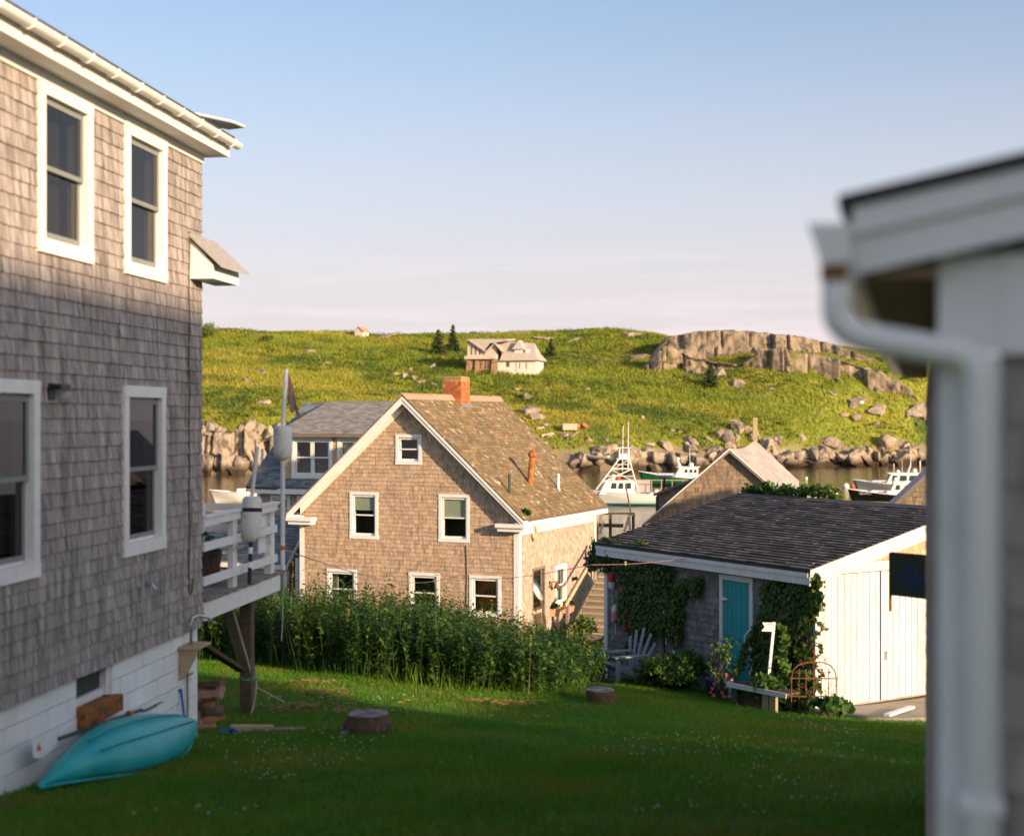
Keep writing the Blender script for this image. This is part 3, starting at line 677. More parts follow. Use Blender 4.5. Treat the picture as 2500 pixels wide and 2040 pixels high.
def lay(parent, fr, ent, mat, name='shingle', single=300, rest=None):
    """The pieces that show largest become objects of their own, the rest one joined part."""
    global USH
    if USH is None: USH = [unit_shingle(i).mesh('shingle') for i in range(6)]
    def size(e):
        c = e[0].translation; p = fr.w(c.x, c.y, c.z); q = (p.x / p.y * FP + CX, CY - (p.z - CZ) / p.y * FP)
        vis = -30 < q[0] < 2270 and 0 < q[1] < 2040
        return (e[1] * e[2] / (p.y ** 2)) * (1 if vis else 0.001)
    ent = sorted(ent, key=size, reverse=True)
    bank = {}
    for e in ent[:single]:
        i = random.randrange(6)
        me = bank.get(i)
        if me is None:
            me = USH[i].copy(); me.name = name; me.materials.clear(); me.materials.append(mat); bank[i] = me
        o = bpy.data.objects.new(name, me); COL.objects.link(o); o.parent = parent
        o.matrix_basis = e[0] @ Matrix.Diagonal((e[1], e[3], e[2], 1))
    if len(ent) > single:
        m = MB()
        for mm, w, h, t in ent[single:]: m.wedge(mm, w, h, t, t * 0.12)
        o = bpy.data.objects.new(rest or name + 's', m.mesh(name + 's', fix=False)); finish(o, mat, parent); o['kind'] = 'stuff'
def sheet(name, poly, holes, mat, parent, mtx, thick=0.14, y=0.0):
    """A wall with real openings."""
    bm = bmesh.new(); edges = []
    for lp in [poly] + [[(h[0], h[2]), (h[1], h[2]), (h[1], h[3]), (h[0], h[3])] for h in holes]:
        vs = [bm.verts.new((p[0], y, p[1])) for p in lp]
        edges += [bm.edges.new((vs[i], vs[(i + 1) % len(vs)])) for i in range(len(vs))]
    bmesh.ops.triangle_fill(bm, use_beauty=True, use_dissolve=False, edges=edges)
    bmesh.ops.recalc_face_normals(bm, faces=bm.faces)
    for f in bm.faces:
        if f.normal.y > 0: f.normal_flip()
    r = bmesh.ops.extrude_face_region(bm, geom=list(bm.faces))
    bmesh.ops.translate(bm, verts=[v for v in r['geom'] if isinstance(v, bmesh.types.BMVert)], vec=(0, thick, 0))
    bmesh.ops.recalc_face_normals(bm, faces=bm.faces)
    me = bpy.data.meshes.new(name); bm.to_mesh(me); bm.free()
    o = bpy.data.objects.new(name, me); finish(o, mat, parent); o.matrix_basis = mtx
    return o
I4 = Matrix.Identity(4)
def window(parent, mtx, x0, x1, z0, z1, cas=0.10, glass='glass', sash='white', frame='white', split=0.5, cols=1, inside=None, depth=1.1, proud=0.04, head=None, label=None, room='room', sash_w=0.045):
    """Casing (the part) with sashes, panes and what shows behind the glass (sub-parts). Returns the wall opening."""
    head = head or cas; a, b, c, d = x0 + cas, x1 - cas, z0 + cas * 1.1, z1 - head
    m = MB()
    m.box(x0, a, -proud, 0.05, z0 + cas * 1.1, z1 - head).box(b, x1, -proud, 0.05, z0 + cas * 1.1, z1 - head)
    m.box(x0 - .004, x1 + .004, -proud - .004, 0.05, d, z1).box(x0 - 0.01, x1 + 0.01, -proud - .004, 0.05, z0, c)
    m.box(a - .012, a + 0.022, 0.052, 0.16, c, d).box(b - 0.022, b + .012, 0.052, 0.16, c, d).box(a + .022, b - .022, 0.052, 0.16, d - .022, d + .012).box(a + .022, b - .022, 0.045, 0.16, c - .012, c + .03)
    w = m.obj('window', MT[frame], parent); w.matrix_basis = mtx
    if label: w['label'] = label
    a += 0.022; b -= 0.022; c += 0.03; d -= 0.022; mid = c + (d - c) * split; s = sash_w
    for k in range(cols):
        u0 = a + (b - a) * k / cols; u1 = a + (b - a) * (k + 1) / cols
        if cols > 1:
            if k: u0 += 0.03
            if k < cols - 1:
                u1 -= 0.03; MB().box(u1, u1 + 0.06, 0.0, 0.14, c, d).obj('mullion', MT[frame], w)
        for z_lo, z_hi, y in ((mid - s * .5, d, 0.0), (c, mid + s * .5, 0.034)):
            q = MB().box(u0, u0 + s, y, y + .03, z_lo, z_hi).box(u1 - s, u1, y, y + .03, z_lo, z_hi).box(u0 + s, u1 - s, y, y + .03, z_lo, z_lo + s).box(u0 + s, u1 - s, y, y + .03, z_hi - s, z_hi)
            q.obj('sash', MT[sash], w)
            MB().box(u0 + s, u1 - s, y + .012, y + .018, z_lo + s, z_hi - s).obj('pane', MT[glass], w)
    r = MB(); D = depth; e = 0.25
    v = [(a - e, .17, c - e), (b + e, .17, c - e), (b + e, .17, d + e), (a - e, .17, d + e), (a - e, D, c - e), (b + e, D, c - e), (b + e, D, d + e), (a - e, D, d + e)]
    r.add(v, [(4, 5, 6, 7), (0, 4, 7, 3), (1, 2, 6, 5), (3, 7, 6, 2), (0, 1, 5, 4)])
    o = bpy.data.objects.new('recess', r.mesh('recess', fix=False)); finish(o, MT[room], w)
    if inside: inside(w, a, b, c, d)
    return (x0 + cas - .01, x1 - cas + .01, z0 + cas * 1.1 - .01, z1 - head + .01)
def in_blind(f):
    def g(w, a, b, c, d):
        MB().box(a + .02, b - .02, .0665, .073, d - (d - c) * f, d).obj('blind', MT['blind'], w)
    return g
def in_curtain(sides, mat='curtain'):
    def g(w, a, b, c, d):
        for s0, s1 in sides:
            x0 = a + (b - a) * s0; x1 = a + (b - a) * s1; n = 14; pts = []
            for i in range(n + 1):
                pts.append((x0 + (x1 - x0) * i / n, 0.20 + 0.025 * math.sin(i * 1.9)))
            m = MB(); m.add([(p[0], p[1], c) for p in pts] + [(p[0], p[1], d) for p in pts] + [(p[0], p[1] + .004, c) for p in pts] + [(p[0], p[1] + .004, d) for p in pts],
                            [(i, i + 1, n + 2 + i, n + 1 + i) for i in range(n)] + [(2 * n + 2 + i, 3 * n + 3 + i, 3 * n + 4 + i, 2 * n + 3 + i) for i in range(n)])
            m.obj('curtain', MT[mat], w, smooth=True)
    return g
def rotz(deg): return Matrix.Rotation(R(deg), 4, 'Z')
def slope_mtx(p0, ex, up):
    """Maps (s, -outward, along-slope) onto a roof plane through p0."""
    ex = Vector(ex).normalized(); up = Vector(up).normalized(); n = ex.cross(up)          # outward for a slope facing the viewer
    m = Matrix((ex, -n, up)).transposed().to_4x4()
    return Matrix.Translation(p0) @ m
def hold(o, lift=0.0): return o
def leafy(name, centres, rad, per, size, mat, parent=None, flat=1.0, up=0.25):
    c = np.array(centres, float).reshape(-1, 3); r_ = np.full(len(c), rad) if np.isscalar(rad) else np.array(rad, float)
    V, F = leaf_tris(c, r_, per, size, flat, up)
    return np_obj(name, V, F, mat, parent)
def text_mesh(name, body, size, mat, parent, mtx, ext=0.004, align='CENTER'):
    cu = bpy.data.curves.new(name, 'FONT'); cu.body = body; cu.size = size; cu.extrude = ext; cu.align_x = align
    tmp = bpy.data.objects.new(name, cu); COL.objects.link(tmp); bpy.context.view_layer.update()
    me = bpy.data.meshes.new_from_object(tmp.evaluated_get(bpy.context.evaluated_depsgraph_get())); bpy.data.objects.remove(tmp)
    o = bpy.data.objects.new(name, me); finish(o, mat, parent); o.matrix_basis = mtx
    return o
# ------------------------------------------------------------------ the tall grey house
LH = Frame(-3.594, 16.55, CZ - 3.70, 0.13, 1.0)
lh = thing('shingle_house', 'tall grey shingled house with white windows on a white block foundation', 'house', LH.o, LH.rz)
def lw(px, py): return LH.on(px, py)
LX0 = -8.4
zs_b = lw(485, 1526)[1]                                    # foot of the shingles
z_top = lw(500, 384)[1]                                    # soffit
wins = []
def lwin(xa, xb, ya0, ya1, **k):
    x0 = lw(xa, 1000)[0]; x1 = lw(xb, 1000)[0]; z1 = (lw(xa, ya0)[1]); z0 = lw(xa, ya1)[1]
    o = window(lh, I4, x0, x1, z0, z1, cas=0.115, sash='sash_dark', glass='glass_dark', depth=1.4, **k)
    wins.append((o, (x0 + .02, x1 - .02, z0 + .02, z1 - .02)))
lwin(88, 219, 190, 613, inside=in_curtain([(0, .35), (.55, .9)]), label='upper sash window with curtains')
lwin(300, 400, 296, 667, inside=in_curtain([(.1, .6)]), label='upper sash window by the corner')
lwin(296, 397, 940, 1361, inside=in_curtain([(.05, .3)]), label='lower sash window by the corner')
x1_ = lw(88, 1000)[0]; zb = lw(83, 1408)[1]; zt = lw(86, 929)[1]
o = window(lh, I4, x1_ - 1.15, x1_, zb, zt, cas=0.115, sash='sash_dark', glass='glass_dark', depth=1.4, inside=in_curtain([(.55, .95)])); wins.append((o, (x1_ - 1.13, x1_ - .02, zb + .02, zt - .02)))
# basement window opening in the foundation
bx0, bz1 = lw(196, 1632); bx1 = lw(281, 1600)[0]; bz0 = lw(230, 1716)[1]
sheet('wall', [(LX0, zs_b), (0, zs_b), (0, z_top), (LX0, z_top)], [w_[0] for w_ in wins], MT['lh_shingle'], lh, I4)
ent = shingles([(LX0, zs_b - .02), (0.012, zs_b - .02), (0.012, z_top), (LX0, z_top)], [w_[1] for w_ in wins], 0.1335, 0.06, 0.155, Matrix.Translation((0, -.001, 0)), wave=0.003, t=0.020, jit=.002)
lay(lh, LH, ent, MT['lh_shingle'])
# return wall round the corner, other walls
MB().box(LX0, -.16, 5.9, 6.05, 0, z_top).box(LX0, LX0 + .15, .16, 5.88, 0, z_top).obj('back_wall', MT['lh_shingle'], lh)
sheet('end_wall', [(0.0, zs_b), (6.05, zs_b), (6.05, z_top), (3.0, z_top + 1.7), (0.0, z_top)], [], MT['lh_shingle'], lh, Matrix.Translation((0, 0, 0)) @ rotz(90))
ent = shingles([(0.0, zs_b - .02), (6.05, zs_b - .02), (6.05, z_top), (0.0, z_top)], [], 0.1335, 0.1, 0.2, Matrix.Translation((.001, 0, 0)) @ rotz(90))
lay(lh, LH, ent, MT['lh_shingle'], name='end_shingle', single=0, rest='end_shingles')
# roof, soffit, fascia, gutter
ov, oe = 0.28, 0.20
p = math.tan(R(30)); r = MB()
r.ext([(LX0, -ov - .05, z_top + .20), (LX0, -ov - .05, z_top + .245), (LX0, 3.0, z_top + .245 + (3.0 + ov + .05) * p), (LX0, 3.0, z_top + .20 + (3.0 + ov + .05) * p)], (-LX0 + oe + .03, 0, 0))
r.ext([(LX0, 6.45, z_top + .20), (LX0, 6.45, z_top + .245), (LX0, 3.0, z_top + .246 + (3.0 + ov + .05) * p), (LX0, 3.0, z_top + .201 + (3.0 + ov + .05) * p)], (-LX0 + oe + .03, 0, 0))
r.obj('roof', MT['asphalt_dark'], lh)
MB().box(LX0, oe, -ov, -ov + .022, z_top, z_top + .20).obj('fascia', MT['white'], lh)
MB().box(LX0, oe - .002, -ov + .023, .12, z_top + .005, z_top + .025).obj('soffit', MT['white'], lh)
MB().box(LX0, .03, -.03, -.004, z_top - .10, z_top + .004).obj('frieze_board', MT['white'], lh)
MB().ext([(oe - .02, -ov + .023, z_top + .002), (oe - .02, -ov + .023, z_top + .20), (oe - .02, 3.0, z_top + .20 + (3.0 + ov) * p), (oe - .02, 3.0, z_top + (3.0 + ov) * p)], (.022, 0, 0)).obj('rake_board', MT['white'], lh)
g = MB(); gr = 0.062; gy = -ov - gr - .012; gzz = z_top + .165
prof = [(gy + gr * math.cos(t), gzz + gr * math.sin(t)) for t in [math.pi + i * math.pi / 10 for i in range(11)]]
prof += [(gy + (gr - .006) * math.cos(t), gzz + (gr - .006) * math.sin(t)) for t in [2 * math.pi - i * math.pi / 10 for i in range(11)]]
g.ext([(LX0, y, z) for y, z in prof], (-LX0 + oe + .07, 0, 0)); gut = g.obj('gutter', MT['gutter'], lh)
for i in range(16):
    x = oe - .18 - i * .56
    MB().tube([(x, gy - gr * 1.05, gzz + .01), (x, gy - gr * .75, gzz - gr * .8), (x, gy, gzz - gr * 1.12), (x, gy + gr * .9, gzz - gr * .75), (x, -ov + .003, gzz - .075)], .011, 6).obj('gutter_bracket', MT['gutter'], gut)
# little hood that wraps the corner
hx, hz = lw(457, 572); hx0 = lw(460, 600)[0]
hp = LH.on(575, 648, -.55)
zt_ = hz; zb_ = lw(470, 683)[1]
h = MB().ext([(hx0, -.003, zb_), (hx0, -.29, zb_ + .0), (hx0, -.29, zb_ + .16), (hx0, -.003, zt_ - .03)], (.9, 0, 0)).obj('hood', MT['white'], lh)
sl_ = Vector((0, -.40, -(zt_ - zb_ - .12))); 
MB().ext([(hx0 - .05, .0, zt_), (hx0 - .05, .0, zt_ + .03), (hx0 - .05, sl_.y, zt_ + sl_.z + .03), (hx0 - .05, sl_.y, zt_ + sl_.z)], (1.0, 0, 0)).obj('hood_roof', MT['asphalt_grey'], h)
# foundation: painted blocks laid in bond, with a recessed sheet of mortar behind
ft = -1.0
MB().box(LX0, bx0 - .01, .055, .25, ft, zs_b - .004).box(bx1 + .01, -.04, .055, .25, ft, zs_b - .004).box(bx0 - .009, bx1 + .009, .055, .25, ft, bz0 - .02).obj('foundation', MT['block'], lh)
bl = MB().box(-.5, .5, -.5, .5, -.5, .5).mesh('block'); bl.materials.append(MT['block'])
z = zs_b - .012; row = 0
while z > -.35:
    h_ = 0.196; x = -.035 - (0.2 if row % 2 else 0.0)
    edges = [-.035] + ([x] if row % 2 else [])
    while edges[-1] > LX0: edges.append(edges[-1] - 0.4)
    for i in range(len(edges) - 1):
        b0, b1 = edges[i + 1] + .004, edges[i] - .004
        if z - h_ < bz1 + .05 and z > bz0 - .02 and b1 > bx0 - .01 and b0 < bx1 + .01:
            if b0 < bx0 - .06: b1 = bx0 - .01
            elif b1 > bx1 + .06: b0 = bx1 + .01
            else: continue
        if LH.w(b0, 0, 0).y < 9.5: continue
        o = bpy.data.objects.new('block', bl); COL.objects.link(o); o.parent = lh
        o.location = ((b0 + b1) / 2, .10 + random.uniform(-.002, .002), z - h_ / 2 + .002); o.scale = (b1 - b0, .13, h_ - .008)
    z -= h_; row += 1
MB().box(-.04, -.0, .04, 5.9, ft, zs_b - .004).obj('foundation_end', MT['block'], lh)
bw = MB().box(bx0 + .0, bx0 + .07, .09, .17, bz0, zs_b - .01).box(bx1 - .07, bx1, .06, .17, bz0, zs_b - .01).box(bx0 + .07, bx1 - .07, .09, .17, bz0, bz0 + .07).obj('basement_window', MT['white_worn'], lh)
MB().box(bx0 + .07, bx1 - .07, .13, .14, bz0 + .07, zs_b - .01).obj('screen', MT['screen'], bw)
sx0 = lw(196, 1740)[0]; sx1 = lw(288, 1740)[0]
MB().box(sx0, sx1, -.06, .10, bz0 - .175, bz0 - .012).obj('window_sill', MT['brick_sill'], lh, bevel=.012)
# wall lamp, hatch panel with tap, cable
lx, lz = lw(112, 934); lx1, lz1 = lw(135, 962)
lamp = MB().box(lx, lx + .13, -.03, -.012, lz - .15, lz).box(lx + .0, lx + .20, -.14, -.031, lz - .06, lz - .01).obj('wall_lamp', MT['black'], lh, bevel=.006)
MB().lathe([(.035, 0), (.045, -.02), (.055, -.06), (.05, -.11), (.03, -.135), (.005, -.14)], 14, Matrix.Translation((lx + .155, -.095, lz - .062))).obj('glass_globe', glass_mat('lamp_glass', (.95, .95, .95), .9, .05), lamp, smooth=True)
qx0, qz0 = lw(339, 1500); qx1, qz1 = lw(450, 1362)
MB().box(qx0, qx0 + .05, -.030, -.012, qz0, qz0 + (qz1 - qz0) * 1.02).obj('hatch_strip', MT['lh_shingle'], lh)
tx, tz = lw(352, 1425)
tap = MB().tube([(tx, -.01, tz), (tx, -.09, tz), (tx, -.13, tz - .05)], .016, 8).box(tx - .045, tx + .045, -.06, -.045, tz + .02, tz + .032).tube([(tx, -.05, tz), (tx, -.05, tz + .03)], .01).obj('hose_tap', MT['metal'], lh)
cx1, cz1 = lw(457, 565); cx2, cz2 = lw(456, 1440)
cpts = [(cx1 + .012 * math.sin(i * 1.3), -.024, cz1 + (cz2 - cz1) * i / 24) for i in range(25)]
cpts += [(cx2 + .04, -.024, cz2 - .05), (cx2 + .1, -.024, cz2 - .03), (cx2 + .13, -.024, cz2 + .12)]
MB().tube(cpts, .009, 6).obj('cable', MT['wood_dark'], lh)
# pipe, bracket shelf on the foundation
fx, fz = lw(456, 1572)
MB().tube([(fx - .03, -.06, fz), (fx - .03, -.06, fz + .24), (fx, -.07, fz + .30), (fx + .06, -.12, fz + .32), (fx + .16, -.2, fz + .28), (fx + .18, -.22, fz + .22)], .02, 8).obj('spout_pipe', MT['metal'], lh, smooth=True)
MB().box(fx - .20, fx + .22, -.20, .03, fz - .03, fz).ext([(fx - .16, .03, fz - .03), (fx - .16, -.17, fz - .03), (fx - .16, -.16, fz - .10), (fx - .16, -.02, fz - .36), (fx - .16, .03, fz - .38)], (.05, 0, 0)).ext([(fx - .02, .03, fz - .03), (fx - .02, -.17, fz - .03), (fx - .02, .03, fz - .26)], (.04, 0, 0)).obj('bracket_shelf', MT['wood_tan'], lh)
MB().tube([(fx + .03, .01, fz - .06), (fx + .03, .0, fz - .7), (fx + .01, .01, fz - 1.1)], .014, 6).box(fx + .01, fx + .16, -.02, .0, fz - .36, fz - .34).obj('drain_pipe', MT['wood_grey'], lh)

# dish antenna on the roof
dp = LH.on(528, 318, 0.3)
da = thing('flat_dish_antenna', 'flat white dish antenna on a short mast above the grey house eave', 'antenna', LH.w(dp[0], .3, dp[1] - .16), LH.rz)
MB().tube([(0, 0, -.15), (0, 0, .22)], .022, 8).obj('mast', MT['metal'], da)
dm = Matrix.Translation((0, 0, .26)) @ Matrix.Rotation(R(13), 4, 'X') @ Matrix.Rotation(R(-4), 4, 'Y')
dd = MB(); base = [(-.24, -.30), (.24, -.30), (.24, .30), (-.24, .30)]
dd.add([dm @ Vector((x, y, .05)) for x, y in base] + [dm @ Vector((x, y, .02)) for x, y in base] + [dm @ Vector((x * .45, y * .45, -.055)) for x, y in base],
       [(0, 1, 2, 3), (0, 4, 5, 1), (1, 5, 6, 2), (2, 6, 7, 3), (3, 7, 4, 0), (4, 8, 9, 5), (5, 9, 10, 6), (6, 10, 11, 7), (7, 11, 8, 4), (8, 11, 10, 9)])
dd.obj('dish', MT['white'], da, bevel=.015)

# ------------------------------------------------------------------ raised deck behind it
DKX = 3.05                                                 # reaches this far past the corner
dz_top = LH.on(490, 1463)[1] - .0
dk = thing('raised_deck', 'raised timber deck with white railing on the far end of the grey house', 'deck', LH.o, LH.rz)
MB().box(.02, DKX, -.04, .0, dz_top - .25, dz_top - .035).box(DKX - .04, DKX, .003, 4.2, dz_top - .25, dz_top - .035).obj('rim_joist', MT['white_worn'], dk)
bd = MB().box(-.5, .5, -.5, .5, -.5, .5).mesh('deck_board'); bd.materials.append(MT['wood_grey'])
x = .03
while x < DKX:
    o = bpy.data.objects.new('deck_board', bd); COL.objects.link(o); o.parent = dk
    o.location = (x + .067, 2.06 + random.uniform(-.015, .015), dz_top - .016); o.scale = (.134, 4.25, .034); x += .142
def dpost(x, y, w=.12, d=.05, z0=0.0, z1=.92, mat='white_worn', name='rail_post'):
    return MB().box(x - w / 2, x + w / 2, y - d / 2, y + d / 2, dz_top + z0, dz_top + z1).obj(name, MT[mat], dk)
xm = LH.on(575, 1300)[0]; xc = DKX - .22
dpost(xm, .04, .16, .07, -.0, .88); dpost(xc, .05, .16, .10, 0, .94); dpost(xc - .02, 1.0, .10, .10); dpost(xc - .02, 2.4, .10, .10)
for zz, hh in ((.885, .09), (.60, .10), (.20, .10)):
    MB().box(.03, DKX - .12, -.035, .005, dz_top + zz - hh / 2, dz_top + zz + hh / 2).obj('rail', MT['white_worn'], dk)
    MB().box(DKX - .16, DKX - .12, .012, 4.1, dz_top + zz - hh / 2, dz_top + zz + hh / 2).obj('rail', MT['white_worn'], dk)
MB().box(.03, DKX - .04, -.055, .055, dz_top + .932, dz_top + .962).obj('rail_cap', MT['white_worn'], dk)
MB().box(xc - .42, xc - .10, .06, .085, dz_top + .30, dz_top + .90).obj('infill_board', MT['white_worn'], dk)
gpost = LH.w(xc + .02, .35, 0)
gz_p = gz(gpost.x, gpost.y) - LH.o.z
MB().box(xc - .07, xc + .09, .28, .44, gz_p - .2, dz_top - .252).obj('post', MT['wood_dark'], dk, bevel=.01)
MB().box(.35, .5, 3.4, 3.55, -1.6, dz_top - .252).box(xc - .07, xc + .09, 3.4, 3.55, -1.9, dz_top - .252).obj('rear_posts', MT['wood_dark'], dk)
MB().beam((1.85, .33, dz_top - .255), (xc - .02, .36, dz_top - 1.35), .14, .06, (0, 1, 0)).obj('brace', MT['wood_grey'], dk)
MB().beam((.75, .9, dz_top - .255), (xc - .1, .40, dz_top - 1.30), .12, .05, (0, 1, 0)).obj('brace', MT['wood_dark'], dk)

# marker buoys and their poles, tied to the railing
def lathe_obj(name, prof, mtx, mat, parent, n=18, smooth=True): return MB().lathe(prof, n, mtx).obj(name, mat, parent, smooth=smooth)
def buoy_prof(r, h, k=1.0): return [(.01, 0), (r * .45, h * .03), (r * .75, h * .14), (r * .93, h * .28), (r, h * .42), (r, h * .86), (r * .93, h * .95), (r * .7, h), (.01, h)]
b1 = thing('marker_buoy', 'white bullet shaped buoy with black band tied to the middle railing post', 'buoy', LH.w(xm + .12, -.15, dz_top), LH.rz)
zb1 = LH.on(590, 1322)[1] - dz_top; hb = LH.on(590, 1210)[1] - LH.on(590, 1322)[1]
lathe_obj('float', buoy_prof(.125, hb), Matrix.Translation((.03, 0, zb1)) @ Matrix.Rotation(R(5), 4, 'Y'), MT['buoy_white'], b1)
lathe_obj('band', [(.127, 0), (.128, .004), (.128, .045), (.127, .05)], Matrix.Translation((.03, 0, zb1)) @ Matrix.Rotation(R(5), 4, 'Y') @ Matrix.Translation((0, 0, hb * .66)), MT['band_black'], b1)
MB().tube([(.06, 0, zb1 + hb - .02), (.06, -.07, zb1 + hb + .62)], [.024, .03], 8).obj('pole', MT['buoy_white'], b1)
MB().tube([(.03, 0, zb1 + .03), (-.04, 0, .02)], .026, 8).obj('stick', MT['band_black'], b1)
MB().tube([(.018, 0, zb1 - .06), (.005, 0, zb1 - .14)], .029, 8).obj('stripe', MT['white'], b1); MB().tube([(-.008, 0, zb1 - .24), (-.022, 0, zb1 - .31)], .029, 8).obj('stripe', MT['white'], b1)
b2 = thing('flag_buoy', 'pale grey buoy high on a white pole with a torn flag above the deck corner', 'buoy', LH.w(DKX - .06, -.09, dz_top), LH.rz)
zp0 = LH.on(662, 1395)[1] - dz_top; ztop = LH.on(672, 900)[1] - dz_top
zb2 = LH.on(668, 1122)[1] - dz_top; hb2 = LH.on(668, 1040)[1] - LH.on(668, 1122)[1]
MB().tube([(0, 0, zp0), (.0, 0, zb2 + .1)], .03, 10).obj('pole', MT['buoy_white'], b2); MB().tube([(0.0, 0, zb2 + hb2 - .05), (0, -.05, ztop)], .028, 10).obj('pole', MT['gutter'], b2)
lathe_obj('float', [(.02, -.02), (.10, .02), (.125, .09), (.128, .16), (.128, hb2 - .05), (.115, hb2 - .01), (.07, hb2 + .01), (.01, hb2)], Matrix.Translation((0, 0, zb2)), MT['buoy_white'], b2)
MB().lathe([(.031, 0), (.031, .06)], 10, Matrix.Translation((0, 0, .30))).obj('red_band', MT['orange_buoy'], b2)
fl = MB(); n = 7
for i in range(n + 1):
    t = i / n; x = .075 + .17 * t; zt2 = ztop - .05 - .62 * t; zl = ztop - .50 - .18 * t + .06 * math.sin(i * 2); fl.v += [(.02 + .03 * math.sin(t * 7), -x, zt2), (-.01 - .03 * math.sin(t * 6), -x, min(zl, zt2 - .01)), (.026 + .03 * math.sin(t * 7), -x, zt2), (-.004 - .03 * math.sin(t * 6), -x, min(zl, zt2 - .01))]
for i in range(n): a = i * 4; fl.f += [(a, a + 4, a + 5, a + 1), (a + 2, a + 3, a + 7, a + 6)]
fl.obj('flag', M('faded_flag', (.30, .17, .15), .95, .1, 8), b2, smooth=True)
for i, (xb, yb) in enumerate(((.62, .95), (1.55, .55))):
    pl = thing('barrel_planter', ('wooden half barrel planter behind the railing close to the house corner', 'wooden half barrel planter between the two railing posts')[i], 'planter', LH.w(xb, yb, dz_top), LH.rz, 'half barrels on the deck')
    n = 14
    for j in range(n):
        t0 = 2 * math.pi * j / n; t1 = 2 * math.pi * (j + .94) / n; m = MB()
        m.add([(r0 * math.cos(t), r0 * math.sin(t), z) for r0, z in ((.21, 0), (.27, .42)) for t in (t0, t1)] + [((r0 - .02) * math.cos(t), (r0 - .02) * math.sin(t), z) for r0, z in ((.21, 0), (.27, .42)) for t in (t0, t1)],
              [(0, 1, 3, 2), (4, 6, 7, 5), (0, 2, 6, 4), (1, 5, 7, 3), (2, 3, 7, 6), (0, 4, 5, 1)])
        m.obj('stave', MT['wood_dark'], pl)
    MB().lathe([(.24, .16), (.243, .16), (.247, .20), (.244, .20)], 24).obj('hoop', MT['rust'], pl)
    MB().lathe([(.01, .36), (.25, .36), (.25, .37), (.01, .37)], 16).obj('soil', MT['earth'], pl)
    leafy('leaves', [(0, 0, .42)], .22, 90, .07, MT['leaf'], pl)
# ropes
def rope(name, label, pts, r=.006, mat='rope'): return tag(MB().tube(pts, r, 5).obj(name, MT[mat]), label, 'rope')
def W(x, y, z): return LH.w(x, y, z)
rope('rope', 'tangle of thin rope tied round the railing post under the white buoy', [W(xm - .12 + .24 * (i % 2) + .02 * math.sin(i), -.05 - .02 * (i % 3), dz_top + .50 + .02 * math.sin(i * 2.3)) for i in range(14)], .005)
rope('rope', 'loose rope hanging in loops down the deck post', [W(xc - .10 + .05 * math.sin(t * 3.1) - .12 * math.sin(t * 1.02), .24 - .04 * math.cos(t * 2), dz_top - 1.35 - 1.15 * abs(math.sin(t * .51))) for t in [i * .22 for i in range(60)]], .007)
rope('rope', 'teal rope knotted round the deck post below the braces', [W(xc + .01 + .10 * math.cos(t), .36 + .10 * math.sin(t), dz_top - 1.42 + .02 * math.sin(t * 1.7)) for t in [i * .4 for i in range(34)]], .008, 'rope_teal')
rope('rope', 'long rope slung down from the deck corner along its post', [W(DKX - .05, -.06, dz_top + .25), W(DKX + .0, -.08, dz_top - .1), W(DKX + .02, -.06, dz_top - .75), W(DKX + .01, -.05, dz_top - .95)], .008)
rope('rope', 'mooring line stretched from the deck post to the lawn', [W(xc + .1, .3, gz_p + .35), W(xc + .55, .0, gz_p + .05)], .007)
# ochre tank below the deck
tp = LH.w(.62, 1.3, 0); tz0 = gz(tp.x, tp.y)
tk = thing('fuel_tank', 'ochre upright tank on a thin leg below the deck', 'tank', (tp.x, tp.y, tz0), LH.rz)
ta = LH.on(500, 1590, 1.3)[1] + LH.o.z - tz0; tb = LH.on(500, 1512, 1.3)[1] + LH.o.z - tz0
MB().lathe([(.02, ta), (.20, ta + .01), (.21, ta + .04), (.21, tb - .05), (.19, tb), (.02, tb + .01)], 20).obj('tank_body', MT['tank'], tk, smooth=True)
MB().tube([(0, 0, 0), (0, 0, ta)], .022, 8).obj('leg', MT['metal'], tk)

